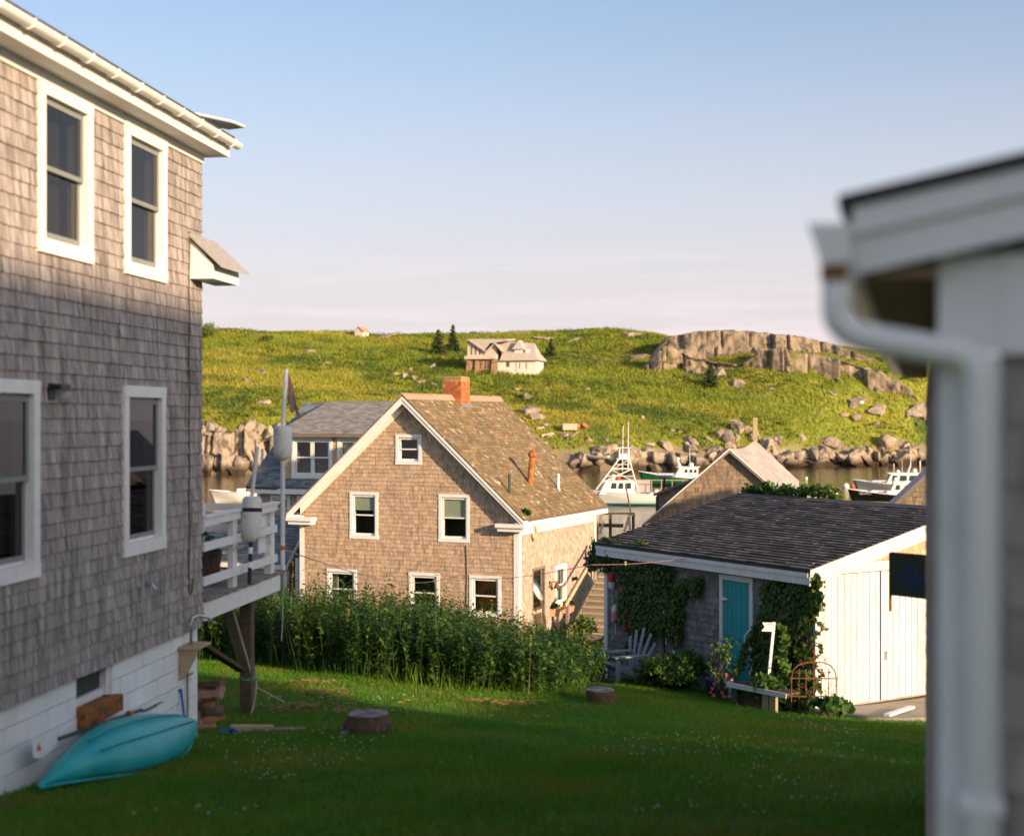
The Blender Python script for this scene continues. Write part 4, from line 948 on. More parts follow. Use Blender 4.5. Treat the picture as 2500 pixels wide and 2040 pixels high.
# ------------------------------------------------------------------ kayak, paddle and small things by the wall
def kayak():
    k = thing('kayak', 'teal plastic kayak lying on its side against the white foundation', 'kayak')
    Lk_ = 3.4; n = 40; prof = []; V = []; F = []
    for i in range(n + 1):
        t = i / n; u = 2 * t - 1
        hb_ = (.385 * (1 - (1 - 2 * t) ** 1.55) if t < .5 else .385 * (1 - .72 * (2 * t - 1) ** 2.4)) + .012; dp_ = (.30 * (1 - (1 - 2 * t) ** 3.0) if t < .5 else .30 * (1 - .25 * (2 * t - 1) ** 3)) + .02; rk = .16 * abs(u) ** 3.0 * (1.0 if u < 0 else .5)
        sec = [(1.0, 0), (.985, .28), (.90, .52), (.70, .74), (.42, .90), (.20, .965), (.06, 1.03)]
        sec = sec + [(-a, b) for a, b in sec[::-1]]
        V += [((t - .5) * Lk_, a * hb_, -b * dp_ + rk) for a, b in sec]
    m_ = 14
    F = [(i * m_ + j, i * m_ + j + 1, (i + 1) * m_ + j + 1, (i + 1) * m_ + j) for i in range(n) for j in range(m_ - 1)]
    hull = MB().add(V, F).add([V[0], V[0]], []); hull.v = hull.v[:len(V)]
    F2 = [(i * m_ + m_ - 1, i * m_, (i + 1) * m_, (i + 1) * m_ + m_ - 1) for i in range(n)]
    hull.f += F2 + [tuple(range(m_)), tuple(range(n * m_, (n + 1) * m_))]
    o = hull.obj('hull', MT['kayak'], k, smooth=True)
    rim = MB()
    for s in (1, -1):
        rim.tube([(V[i * m_ + (0 if s > 0 else m_ - 1)][0], V[i * m_ + (0 if s > 0 else m_ - 1)][1], V[i * m_][2] + .005) for i in range(n + 1)], .017, 6)
    rim.obj('gunwale', MT['kayak'], k, smooth=True)
    for ch in (-.13, .13):
        MB().tube([(x, ch * (1 - (x / 1.9) ** 2), (-.30 * (1 - (max(0, -x / 1.775)) ** 3.0) if x < 0 else -.30 * (1 - .25 * (x / 1.775) ** 3)) - .018 + .16 * abs(x / 1.775) ** 3 * (1.0 if x < 0 else .5)) for x in [-1.0 + i * .12 for i in range(21)]], .012, 6).obj('keel_strake', MT['kayak'], k, smooth=True)
    return k
ky = kayak()
pa, pb = LH.w(-4.85, -.38, 0), LH.w(-1.30, -.38, 0)
c_ = (pa + pb) / 2; c_.z = (gz(pa.x, pa.y) + gz(pb.x, pb.y)) / 2 + .185
tilt = math.atan2(gz(pb.x, pb.y) + .03 - gz(pa.x, pa.y), (pb - pa).length)
ky.matrix_basis = Matrix.Translation(c_) @ Matrix.Rotation(LH.rz, 4, 'Z') @ Matrix.Rotation(-tilt, 4, 'Y') @ Matrix.Rotation(R(-146), 4, 'X') @ Matrix.Diagonal((.97, .80, .80, 1))
# paddle
pA = LH.on(136, 1805, -.12); pB = LH.on(350, 1730, -.10)
pd = thing('kayak_paddle', 'two bladed paddle with white blades and dark shaft above the kayak', 'paddle', LH.o, LH.rz)
A = Vector((pA[0], -.12, pA[1])); B = Vector((pB[0], -.10, pB[1])); D = (B - A).normalized()
MB().tube([A + D * .05, B - D * .05], .017, 8).obj('shaft', MT['black'], pd)
MB().tube([(A + B) / 2 + D * .02, (A + B) / 2 + D * .07], .026, 8).tube([B - D * .40, B - D * .36], .035, 10).obj('drip_ring', MT['orange_buoy'], pd)
up = Vector((0, -1, .15)); up = (up - D * up.dot(D)).normalized(); side = D.cross(up)
for e, s, tw in ((A, -1, .1), (B, 1, 1.1)):
    q = up * math.cos(tw) + side * math.sin(tw); nn = D.cross(q); out = []
    for t, w_ in ((-.02, .02), (.06, .055), (.16, .095), (.28, .105), (.38, .10), (.44, .075), (.455, .03)): out.append((e + D * s * t + nn * w_, e + D * s * t - nn * w_ * .8))
    poly = [a for a, b in out] + [b for a, b in out[::-1]]
    bl_ = MB().ext(poly, q * .008).obj('blade', MT['white'], pd)
    MB().ext([e + D * s * .30 + nn * .05 + q * .0085, e + D * s * .40 + nn * .03 + q * .0085, e + D * s * .34 - nn * .03 + q * .0085], q * .001).obj('red_mark', MT['orange_buoy'], bl_)
    MB().ext([e + D * s * .30 + nn * .05 - q * .0015, e + D * s * .40 + nn * .03 - q * .0015, e + D * s * .34 - nn * .03 - q * .0015], q * .001).obj('red_mark', MT['orange_buoy'], bl_)
# blue handled broom
q0 = LH.on(446, 1683, .0); q1 = LH.on(459, 1785, -.12)
br = thing('blue_broom', 'bright blue pole leaning on the foundation corner beside the kayak', 'pole', LH.o, LH.rz)
MB().tube([(q0[0], .02, q0[1]), (q1[0], -.10, q1[1] - .05)], .016, 8).obj('shaft', MT['blue_bright'], br); MB().tube([(q0[0] - .05, .02, q0[1]), (q0[0] + .01, .02, q0[1] + .002)], .016, 8).obj('grip', MT['blue_bright'], br)
hs = [LH.w(.15 + .5 * i / 14 + .05 * math.sin(i * 2.1), -.25 + .08 * math.cos(i * 1.7), 0) for i in range(15)]
tag(MB().tube([(p.x, p.y, gz(p.x, p.y) + .04 + .02 * math.sin(i)) for i, p in enumerate(hs)], .02, 7).obj('garden_hose', MT['blue_bright']), 'blue hose coiled on the grass at the house corner', 'hose')
# firewood heap under the deck
def log(x, y, z, ln, r, yaw, pit, label, seed):
    rd = random.Random(seed); m = MB(); k = 7; prof = [(r * rd.uniform(.75, 1.1), 2 * math.pi * (j + rd.uniform(-.2, .2)) / k) for j in range(k)]
    if rd.random() < .6: prof = prof[:4] + [(.01, prof[4][1])]
    pts = [(0, a * math.cos(t), a * math.sin(t)) for a, t in prof]
    m.ext([(p[0] - ln / 2, p[1], p[2]) for p in pts], (ln, 0, 0))
    o = m.obj('firewood_log', MT['firewood'], bevel=.006)
    o.matrix_basis = Matrix.Translation(Vector((LH.w(x, y, 0).x, LH.w(x, y, 0).y, z))) @ Matrix.Rotation(LH.rz + yaw, 4, 'Z') @ Matrix.Rotation(pit, 4, 'Y')
    return tag(o, label, 'firewood', 'split logs heaped under the deck')
gl0 = lambda x, y: gz(*LH.w(x, y, 0).xy)
rd = random.Random(5)
for i in range(46):
    row = i // 14; x = .18 + rd.uniform(0, .85 - row * .2); y = .12 + rd.uniform(0, .8)
    log(x, y, gl0(x, y) + .07 + row * .12 + rd.uniform(0, .06), rd.uniform(.34, .48), rd.uniform(.06, .105), rd.uniform(-.5, .9) + (1.4 if rd.random() < .3 else 0), rd.uniform(-.25, .25), ('split brown log at the bottom of the heap under the deck', 'split brown log half way up the heap under the deck', 'split brown log high in the heap under the deck', 'split brown log on the crest of the heap under the deck')[row], i)
log(.72, .05, gl0(.72, .05) + .42, .58, .10, .25, -.05, 'long split log with a pale face on top of the heap under the deck', 201)
log(.42, .0, gl0(.42, .0) + .56, .36, .09, 1.2, .15, 'pale ended log standing proud at the top of the heap under the deck', 207)
for i, (px, py, ln, lab) in enumerate(((525, 1795, .5, 'short brown plank on the grass at the foot of the firewood'), (515, 1822, .62, 'pale plank lying flat on the grass past the kayak tip'))):
    p = LH.w(.5 + i * .05, -.45 - .32 * i, 0); m = MB().box(-ln / 2, ln / 2, -.05, .05, 0, .07 - .04 * i).obj('plank', MT['wood_tan' if i == 0 else 'wood_grey'])
    m.location = (p.x, p.y, gz(p.x, p.y) + .02); m.rotation_euler = (0, .03, LH.rz - 1.35 + .1 * i); tag(m, lab, 'plank')
# ------------------------------------------------------------------ the gabled house in the middle
MH = Frame(-6.92, 47.02, CZ - 7.3, 0.918, -0.397)
mh = thing('gabled_house', 'brown shingled gabled house with white trim and lichen covered roof', 'house', MH.o, MH.rz)
MW, ML, MZE, MRX, MRZ = 7.75, 6.85, 4.12, 3.92, 7.98
SIDE = Matrix.Translation((MW, 0, 0)) @ rotz(90)
def mwin(x0, x1, y0, y1, **k):
    a = MH.on(x0, y0); b = MH.on(x1, y1); c = MH.on(x0, y1)
    o = window(mh, I4, a[0], b[0], (b[1] + c[1]) / 2, (a[1] + MH.on(x1, y0)[1]) / 2, cas=0.10, **k)
    return o, (a[0] + .02, b[0] - .02, (b[1] + c[1]) / 2 + .02, (a[1] + MH.on(x1, y0)[1]) / 2 - .02)
def bar_inside(w, a, b, c, d):
    MB().box(a - .1, b + .1, .50, .52, c - .1, d + .1).obj('glow_wood_panel', M('orange_glow_wood', (.8, .30, .08), .6, .2, 5, (4, 4, .5)), w)  # wood panel whose strong orange stands in for the glow of the lit interior
    MB().box(a - .05, b + .05, .28, .42, c + (d - c) * .50, c + (d - c) * .53).box(a - .05, b + .05, .28, .42, c - .02, c + .02).obj('shelf', MT['wood_dark'], w)
    for i in range(7):
        x = a + (b - a) * (.06 + .145 * i); h = .20 + .05 * math.sin(i * 2.3)
        for zb_ in (c + (d - c) * .53, c + .02):
            m = MB().lathe([(.03, 0), (.034, .02), (.034, h * .55), (.013, h * .75), (.012, h), (.001, h)], 8, Matrix.Translation((x, .33, zb_)))
            m.obj('bottle', [MT['green_buoy'], MT['tank'], MT['orange_buoy'], MT['wood_dark']][(i + int(zb_ * 3)) % 4], w, smooth=True)
W_ = [mwin(967, 1030, 1060, 1134, label='attic window'), mwin(855, 924, 1200, 1315, inside=in_blind(.38), glass='glass'), mwin(1072, 1147, 1206, 1323, inside=in_blind(.48)),
      mwin(799, 872, 1388, 1488, inside=in_curtain([(0, .2)])), mwin(999, 1074, 1397, 1498), mwin(1147, 1224, 1404, 1506, inside=bar_inside, label='ground floor window with bottles on shelves inside')]
OV, OG = .33, .36
zee = MZE + .05                                             # roof edge height at the eave
sl = (MRZ - zee) / (MRX + OV)
slr = (MRZ - zee) / (MW + OV - MRX)
zL, zR = zee + sl * OV - .05, zee + slr * OV - .05
gp = [(0, 0), (MW, 0), (MW, zR), (MRX, MRZ - .05), (0, zL)]
sheet('front_wall', gp, [w_[0] for w_ in W_], MT['mh_shingle'], mh, I4)
ent = shingles([(0, 0.3), (MW, .3), (MW, zR - .1), (MRX, MRZ - .14), (0, zL - .1)], [w_[1] for w_ in W_], .131, .09, .22, Matrix.Translation((0, -.001, 0)), wave=.014, t=.024, gap=.007, jit=.009)
lay(mh, MH, ent, MT['mh_shingle'])
# side wall
dy0, dz1 = MH.onx(1300, 1392, MW); dy1 = MH.onx(1328, 1400, MW)[0]
wy0, wz1 = MH.onx(1354, 1380, MW); wy1 = MH.onx(1381, 1400, MW)[0]; wz0 = MH.onx(1368, 1478, MW)[1]
so = window(mh, SIDE, wy0, wy1, wz0, wz1, cas=.10, inside=in_curtain([(0, 1)], 'blind'), label='tall side window')
sheet('side_wall', [(0, 0), (ML, 0), (ML, MZE), (0, MZE)], [so, (dy0, dy1, .35, dz1)], MT['mh_shingle'], mh, SIDE)
MT['mh_side'] = M('bleached_shingle', (0.40, 0.32, 0.265), 0.9, 0.22, 9, (6, 6, 0.8), col2=(.28, .21, .165), mask=(.5, .75), mscale=3, mstretch=(5, 5, .9), island=0.2, bump=0.003, bscale=25)
ent = shingles([(.12, .3), (ML, .3), (ML, MZE - .35), (.12, MZE - .35)], [(wy0 + .02, wy1 - .02, wz0 + .02, wz1 - .02), (dy0 - .04, dy1 + .04, 0, dz1 + .05)], .131, .09, .22, SIDE @ Matrix.Translation((0, -.001, 0)), t=.024, gap=.009, jit=.01)
lay(mh, MH, ent, MT['mh_side'], name='side_shingle', single=0, rest='side_shingles')
dr = MB().box(dy0 - .06, dy0, -.03, .06, .35, dz1).box(dy1, dy1 + .06, -.03, .06, .35, dz1).box(dy0 - .06, dy1 + .06, -.034, .06, dz1, dz1 + .07).obj('door', MT['wood_grey'], mh); dr.matrix_basis = SIDE
MB().box(dy0, dy1, .10, .14, .35, dz1).obj('door_leaf', MT['wood_dark'], dr)
MB().box(dy0 + .08, dy1 - .08, .085, .099, 1.3, dz1 - .1).obj('pane', MT['glass_dark'], dr)
MB().box(dy0, dy1, .07, .098, 1.1, 1.2).obj('door_rail', MT['wood_tan'], dr)
MB().box(.16, MW - .16, ML - .14, ML, 0, MZE).box(0, .14, .16, ML - .15, 0, MZE).obj('back_wall', MT['mh_shingle'], mh)
# corner boards, frieze, eaves and rakes
cb = MB().box(-.03, .13, -.035, -.003, .2, MZE - .02).obj('corner_board', MT['white'], mh)
MB().box(MW - .14, MW + .035, -.036, -.003, .2, MZE - .02).box(MW + .003, MW + .036, -.002, .16, .2, MZE - .02).obj('corner_board', MT['white'], mh)
MB().box(MW + .003, MW + .036, ML - .14, ML + .02, .2, MZE - .02).obj('corner_board', MT['white'], mh)
MB().box(MW + .002, MW + .045, .161, ML - .145, MZE - .42, MZE + .03).obj('frieze_board', MT['white'], mh)
for side, x_e, s_ in ((-1, -OV, sl), (1, MW + OV, slr)):
    th = .05
    m = MB().ext([(x_e, -OG, zee), (MRX, -OG, MRZ), (MRX, -OG, MRZ + th), (x_e, -OG, zee + th)], (0, ML + OG + .35, 0))
    m.obj('roof', MT['mh_roof'], mh)
    # rake: fascia, moulding and soffit
    rk = MB().ext([(x_e, -OG + .002, zee - .20), (MRX, -OG + .002, MRZ - .23), (MRX, -OG + .002, MRZ - .004), (x_e, -OG + .002, zee - .004)], (0, .03, 0)).obj('rake_board', MT['white'], mh)
    MB().ext([(x_e, -OG - .022, zee - .09), (MRX, -OG - .022, MRZ - .09), (MRX, -OG - .022, MRZ - .006), (x_e, -OG - .022, zee - .006)], (0, .022, 0)).obj('rake_moulding', MT['white'], rk)
    xi = -.0 if side < 0 else MW
    MB().ext([(x_e, -OG + .034, zee - .055), (MRX, -OG + .034, MRZ - .06), (MRX, -OG + .034, MRZ - .03), (x_e, -OG + .034, zee - .03)], (0, OG - .036, 0)).obj('rake_soffit', MT['white'], mh)
    MB().ext([(xi, -.042, (zL if side < 0 else zR) - .26), (MRX, -.042, MRZ - .33), (MRX, -.042, MRZ - .064), (xi, -.042, (zL if side < 0 else zR) - .012)], (0, .038, 0)).obj('rake_frieze', MT['white'], mh)
    # cornice return
    a_, b_ = (-OV - .02, .62) if side < 0 else (MW - .62, MW + OV + .02)
    cr = MB().box(a_, b_, -OG - .02, -.045, zee - .22, zee - .10).box(a_ + .05, b_ - .05, -OG + .05, -.045, zee - .34, zee - .222).obj('cornice_return', MT['white'], mh)
MB().box(MW + .046, MW + OV + .03, -OG + .05, ML + .33, zee - .20, zee - .045).obj('eave_box', MT['white'], mh)
MB().box(-OV - .03, -.004, -OG + .05, ML + .33, zee - .20, zee - .045).obj('eave_box', MT['white'], mh)
# roof shingles: lichen-covered courses on both slopes
for side, x_e, s_ in ((1, MW + OV, slr), (-1, -OV, sl)):
    ln = math.hypot(MRX - x_e, MRZ - zee)
    mt = slope_mtx(Vector((x_e, -OG - .01, zee + .05)), (0, 1, 0), (MRX - x_e, 0, MRZ - zee)) if side > 0 else slope_mtx(Vector((x_e, ML + .36, zee + .05)), (0, -1, 0), (MRX - x_e, 0, MRZ - zee))
    ent = shingles([(0, 0), (ML + OG + .37, 0), (ML + OG + .37, ln - .02), (0, ln - .02)], [], .14, .16, .34, mt, t=.022, jit=.012, over=1.12, gap=.006, wave=.03)
    lay(mh, MH, ent, MT['mh_roof'], name='roof_shingle', single=0, rest='roof_shingles')
MB().ext([(MRX - .16, -OG - .02, MRZ - .085), (MRX, -OG - .02, MRZ + .075), (MRX + .16, -OG - .02, MRZ - .085), (MRX + .16, -OG - .02, MRZ - .055), (MRX, -OG - .02, MRZ + .11), (MRX - .16, -OG - .02, MRZ - .055)], (0, ML + OG + .40, 0)).obj('ridge_cap', MT['ridge_cap'], mh)
# chimney laid in bricks
ch = MB().box(MRX - .30, MRX + .36, 3.20, 3.90, MRZ - .6, MRZ + .70).obj('chimney', M('mortar', (.30, .20, .13), .95, .15, 12), mh)
bm_ = MB(); z = MRZ - .5; row = 0
while z < MRZ + .52:
    for s_, (x0, x1, fixed, axis) in enumerate(((MRX - .31, MRX + .37, 3.19, 0), (3.19, 3.91, MRX + .37, 1))):
        u = x0 + (-.10 if row % 2 else 0)
        while u < x1 - .01:
            u0, u1 = max(u, x0), min(u + .195, x1)
            if u1 - u0 > .02:
                if axis == 0: bm_.box(u0, u1 - .008, fixed, fixed + .03, z, z + .062)
                else: bm_.box(fixed - .03, fixed, u0, u1 - .008, z, z + .062)
            u += .2
    z += .07; row += 1
bk = bm_.obj('bricks', MT['brick'], ch); bk['kind'] = 'stuff'
MB().ext([(MRX - .32, 3.18, MRZ + .52), (MRX + .38, 3.18, MRZ + .52), (MRX + .38, 3.92, MRZ + .52), (MRX - .32, 3.92, MRZ + .52)], (0, 0, .02)).add([(MRX - .33, 3.17, MRZ + .54), (MRX + .39, 3.17, MRZ + .54), (MRX + .39, 3.93, MRZ + .54), (MRX - .33, 3.93, MRZ + .54), (MRX - .25, 3.26, MRZ + .72), (MRX + .31, 3.26, MRZ + .72), (MRX + .31, 3.84, MRZ + .72), (MRX - .25, 3.84, MRZ + .72)],
    [(0, 3, 2, 1), (4, 5, 6, 7), (0, 1, 5, 4), (1, 2, 6, 5), (2, 3, 7, 6), (3, 0, 4, 7)]).obj('chimney_cap', M('lichen_mortar_cap', (.46, .25, .06), .95, .2, 9, col2=(.2, .13, .06), mask=(.45, .6), mscale=7), ch)
MB().box(MRX + .30, MRX + .42, 3.15, 3.95, MRZ - .36, MRZ - .20).obj('flashing', MT['metal'], ch)
# pipes through the roof
def roof_pt(px, py):
    r = MH._ray(px, py); c = Vector((0, 0, CZ)); nrm = (Vector((slr, 0, 1)).normalized())
    n_w = MH.ex * nrm.x + Vector((0, 0, nrm.z)); p0 = MH.w(MW + OV, 0, zee + .05)
    return MH.loc(c + r * ((p0 - c).dot(n_w) / r.dot(n_w)))
b_ = roof_pt(1293, 1180)
MB().tube([b_ - Vector((0, 0, .15)), b_ + Vector((.05, 0, .45)), b_ + Vector((.10, 0, .85))], .095, 12).lathe([(.10, .85), (.16, .90), (.17, .97), (.12, 1.05), (.02, 1.10)], 8, Matrix.Translation(b_ + Vector((.10, 0, 0)))).obj('stove_pipe', MT['rustpipe'], mh)
b_ = roof_pt(1244, 1205); MB().tube([b_ - Vector((0, 0, .1)), b_ + Vector((0, 0, .62))], .045, 10).obj('vent_pipe', M('dark_vent', (.06, .07, .06), .7, .2, 9), mh)
b_ = roof_pt(1363, 1194); MB().tube([b_ - Vector((0, 0, .1)), b_ + Vector((0, 0, .02))], .07, 10).tube([b_ + Vector((0, 0, .02)), b_ + Vector((0, 0, .52))], .05, 12).obj('vent_pipe', MT['white'], mh)['label'] = 'white vent pipe'
b_ = roof_pt(1286, 1258); leafy('sprout', [b_ + Vector((0, 0, .05))], .14, 60, .12, MT['weed'], mh)
# conduit down the front, sign board bell and lights on the side
cxx, czz = MH.on(1140, 1330); MB().tube([(cxx, -.035, czz), (cxx + .03, -.035, czz - .9), (cxx, -.035, czz - 2.2)], .014, 6).obj('conduit', MT['wood_grey'], mh)
yb, zb = MH.onx(1342, 1424, MW)
bell = thing('wall_bell', 'small rusty bell on a bracket beside the side door of the gabled house', 'bell', MH.w(MW + .02, yb, zb), MH.rz)
MB().box(0, .04, -.12, -.08, -.12, .10).beam((.02, -.1, .05), (.24, .05, .08), .03, .03).obj('bracket', MT['rust'], bell); MB().lathe([(.12, -.14), (.10, -.10), (.06, -.02), (.05, .03), (.01, .06)], 12, Matrix.Translation((.22, .04, 0))).obj('bell_cup', MT['rust'], bell, smooth=True)
yb, zb = MH.onx(1396, 1413, MW)
fl_ = MB().box(.0, .05, -.06, .06, -.06, .06).lathe([(.03, 0), (.06, .04), (.07, .12), (.0, .12)], 10, Matrix.Translation((.04, .05, 0)) @ Matrix.Rotation(R(70), 4, 'Y')).obj('floodlight', MT['black'], mh); fl_.location = (MW + .02, yb, zb)
for px, py in ((1299, 1312), (1304, 1290)):
    yb, zb = MH.onx(px, py, MW + .05); MB().tube([(MW + .06, yb, zb + .12), (MW + .09, yb + .05, zb), (MW + .07, yb + .14, zb - .14)], [.03, .05, .02], 6).obj('hanging_float', MT['wood_tan'], mh)

# planters on rail posts, dish on a pole, steps
for i, (xa, xb, ya, yb_) in enumerate(((1327, 1366, 1486, 1503), (1362, 1402, 1478, 1496))):
    d = 46.4 + i * .9; p0 = at(xa, yb_, d); p1 = at(xb, yb_, d); w_ = (p1 - p0).length
    pl = thing('window_box', ('pink plastic plant trough by the side door of the gabled house', 'pink plastic plant trough nearer the wooden steps')[i], 'planter', (p0 + p1) / 2, 0.0, 'plant troughs by the side wall')
    MB().add([(-w_ * .44, -.1, 0), (w_ * .44, -.1, 0), (w_ * .44, .1, 0), (-w_ * .44, .1, 0), (-w_ * .5, -.13, .22), (w_ * .5, -.13, .22), (w_ * .5, .13, .22), (-w_ * .5, .13, .22)], [(0, 3, 2, 1), (4, 5, 6, 7), (0, 1, 5, 4), (1, 2, 6, 5), (2, 3, 7, 6), (3, 0, 4, 7)]).box(-w_ * .52, w_ * .52, -.15, .15, .2205, .25).obj('trough', MT['terracotta'], pl)
    leafy('leaves', [(-.1, 0, .26), (.12, 0, .28)], .14, 40, .09, MT['weed'], pl)
    for s in (-.4, .4):
        gx = pl.location.x + s * w_; MB().box(s * w_ - .045, s * w_ + .045, -.045, .045, gz(gx, pl.location.y) - pl.location.z - .1, -.003).obj('post', MT['wood_tan'], pl)
p = at(1308, 1440, 45.2); g0 = gz(p.x + .45, p.y)
ds = thing('satellite_dish', 'white oval satellite dish on a thin leaning pole in front of the side door', 'dish', (p.x, p.y, g0))
zc = p.z - g0
dm = Matrix.Translation((0, 0, zc)) @ Matrix.Rotation(R(62), 4, 'Y') @ Matrix.Rotation(R(25), 4, 'X')
MB().lathe([(.30, .06), (.24, .035), (.16, .012), (.02, 0), (.02, -.02), (.16, -.008), (.24, .015), (.305, .045)], 20, dm @ Matrix.Diagonal((1.25, .9, 1, 1))).obj('reflector', MT['white'], ds, smooth=True)
MB().tube([(.0, .02, zc - .02), (.22, .02, zc - .55), (.45, .02, 0)], .028, 8).obj('pole', MT['wood_dark'], ds)
st = thing('wooden_steps', 'weathered wooden steps climbing past the side of the gabled house', 'steps', MH.o, MH.rz)
for i in range(11):
    y = 2.5 + i * .30; z = .42 + i * .165
    MB().box(8.45, 9.70, y - .03, y + .30, z, z + .045).obj('tread', MT['wood_tan'], st); MB().box(8.47, 9.68, y + .0, y + .02, z - .165 if i else z - .4, z - .002).obj('riser', MT['wood_grey'], st)
for x in (8.43, 9.72): MB().beam((x, 2.3, .15), (x, 5.8, 2.08), .26, .04).obj('stringer', MT['wood_grey'], st)
for x, y, z in ((8.40, 2.5, .2), (9.75, 2.5, .2), (8.40, 5.6, 1.9), (9.75, 5.6, 1.9)): MB().box(x - .05, x + .05, y - .05, y + .05, z - .5, z + 1.15).obj('post', MT['wood_grey'], st)
for x in (8.40, 9.75): MB().beam((x, 2.3, 1.30), (x, 5.8, 3.05), .10, .05).obj('handrail', MT['wood_tan'], st)

# ------------------------------------------------------------------ house behind with the dormer
H2 = Frame(-9.25, 58.0, CZ - 8.0, 0.918, -0.397)
h2 = thing('dormer_house', 'shingled house with a grey dormer roof behind the gabled house', 'house', H2.o, H2.rz)
RZ2, DE, R2 = 8.0 + .56, 8.0 - .66, 4.0
RX1 = 6.4; RX0 = -1.55
ME_y, ME_z = -.39, 8.0 - 2.83
m = MB().ext([(RX0, ME_y, ME_z), (RX0, R2, RZ2), (RX0, R2, RZ2 + .06), (RX0, ME_y, ME_z + .06)], (RX1 - RX0, 0, 0)).ext([(RX0, 2 * R2, ME_z), (RX0, R2, RZ2 - .001), (RX0, R2, RZ2 + .059), (RX0, 2 * R2, ME_z + .06)], (RX1 - RX0, 0, 0))
m.obj('roof', MT['asphalt_blue'], h2)
ln = math.hypot(R2 - ME_y, RZ2 - ME_z)
ent = shingles([(0, 0), (RX1 - RX0, 0), (RX1 - RX0, ln), (0, ln)], [], .14, .22, .36, slope_mtx(Vector((RX0, ME_y, ME_z + .06)), (1, 0, 0), (0, R2 - ME_y, RZ2 - ME_z)), t=.03, jit=.005)
lay(h2, H2, ent, MT['asphalt_blue'], name='roof_shingle', single=0, rest='roof_shingles')
dw = [window(h2, I4, H2.on(713, 1070)[0], H2.on(812, 1070)[0], H2.on(760, 1168)[1], H2.on(760, 1066)[1], cas=.13, cols=2, label='double dormer window', sash_w=.06),
      window(h2, I4, H2.on(824, 1070)[0], H2.on(824, 1070)[0] + 1.65, H2.on(760, 1168)[1], H2.on(760, 1066)[1], cas=.13, cols=2, sash_w=.06, inside=in_curtain([(0, .3)], 'blind'))]
sheet('dormer_wall', [(0, 2.0), (6.2, 2.0), (6.2, DE), (0, DE)], dw, MT['mh_shingle'], h2, I4)
ent = shingles([(0, 2.0), (6.2, 2.0), (6.2, DE), (0, DE)], [(w_[0] - .1, w_[1] + .1, w_[2] - .1, w_[3] + .1) for w_ in dw], .13, .1, .2, Matrix.Translation((0, -.001, 0)))
lay(h2, H2, ent, MT['mh_shingle'], single=60)
MB().ext([(-.003, .0, 2), (-.003, R2, 2), (-.003, R2, RZ2 - .1), (-.003, 0, DE)], (.13, 0, 0)).obj('dormer_cheek', MT['mh_shingle'], h2)
MB().box(-.06, -.02, -.09, -.03, 4.6, DE - .06).obj('downpipe', MT['gutter'], h2); MB().tube([(-.04, -.06, 4.62), (-.25, -.08, 4.45), (-1.0, -.12, 4.2)], .04, 8).obj('downpipe_elbow', MT['gutter'], h2)
dl = math.hypot(R2 + .35, RZ2 - DE + .05)
MB().ext([(-.25, -.30, DE - .03), (-.25, R2, RZ2 + .08), (-.25, R2, RZ2 + .15), (-.25, -.30, DE + .03)], (6.6, 0, 0)).obj('dormer_roof', MT['asphalt_grey'], h2)
ent = shingles([(0, 0), (6.6, 0), (6.6, dl - .1), (0, dl - .1)], [], .125, .2, .34, slope_mtx(Vector((-.25, -.30, DE + .035)), (1, 0, 0), (0, R2 + .30, RZ2 - DE + .12)), t=.02, jit=.004)
lay(h2, H2, ent, MT['asphalt_grey'], name='dormer_roof_shingle', single=0, rest='dormer_roof_shingles')
MB().box(-.25, 6.3, -.33, -.30, DE - .10, DE + .025).obj('dormer_fascia', M('dark_drip_edge', (.20, .16, .12), .7), h2)
MB().box(RX0 + .3, 6.3, ME_y - .06, ME_y - .02, ME_z - .22, ME_z - .01).obj('eave_fascia', MT['white'], h2)
MB().tube([(RX0 + .1, ME_y - .06, ME_z + .03), (0, ME_y - .07, ME_z + .01)], .06, 8).obj('gutter', M('dark_gutter', (.10, .08, .06), .6), h2)
sheet('wall', [(RX0 + .35, 0), (6.2, 0), (6.2, ME_z - .05), (RX0 + .35, ME_z - .05)], [], MT['mh_shingle'], h2, Matrix.Translation((0, -.02, 0)), thick=.0195)
sheet('end_wall', [(0, 0), (8, 0), (8, ME_z), (4.1, RZ2 - .3), (0, ME_z)], [], MT['mh_shingle'], h2, Matrix.Translation((RX0 + .36, 8.0, 0)) @ rotz(-90))
ent = shingles([(RX0 + .35, 2.6), (5, 2.6), (5, ME_z - .25), (RX0 + .35, ME_z - .25)], [], .13, .1, .2, Matrix.Translation((0, -.021, 0)))
lay(h2, H2, ent, MT['mh_shingle'], single=0, name='lower_shingle', rest='lower_shingles')
MB().box(RX0 + .33, RX0 + .48, -.06, -.022, 0, ME_z - .2).obj('corner_board', MT['white'], h2)
xw = H2.on(662, 1230)[0]; window(h2, Matrix.Translation((0, -.04, 0)), xw, xw + .95, H2.on(690, 1275)[1], H2.on(690, 1208)[1], cas=.11, inside=in_blind(.7)); xw = H2.on(727, 1230)[0]; window(h2, Matrix.Translation((0, -.04, 0)), xw, xw + .9, H2.on(690, 1285)[1], H2.on(690, 1208)[1], cas=.11)
p_ = H2.on(640, 1140, .9); MB().tube([(p_[0], .9, p_[1] - .5), (p_[0], .9, p_[1] + .75)], .055, 10).obj('vent_pipe', MT['white'], h2)

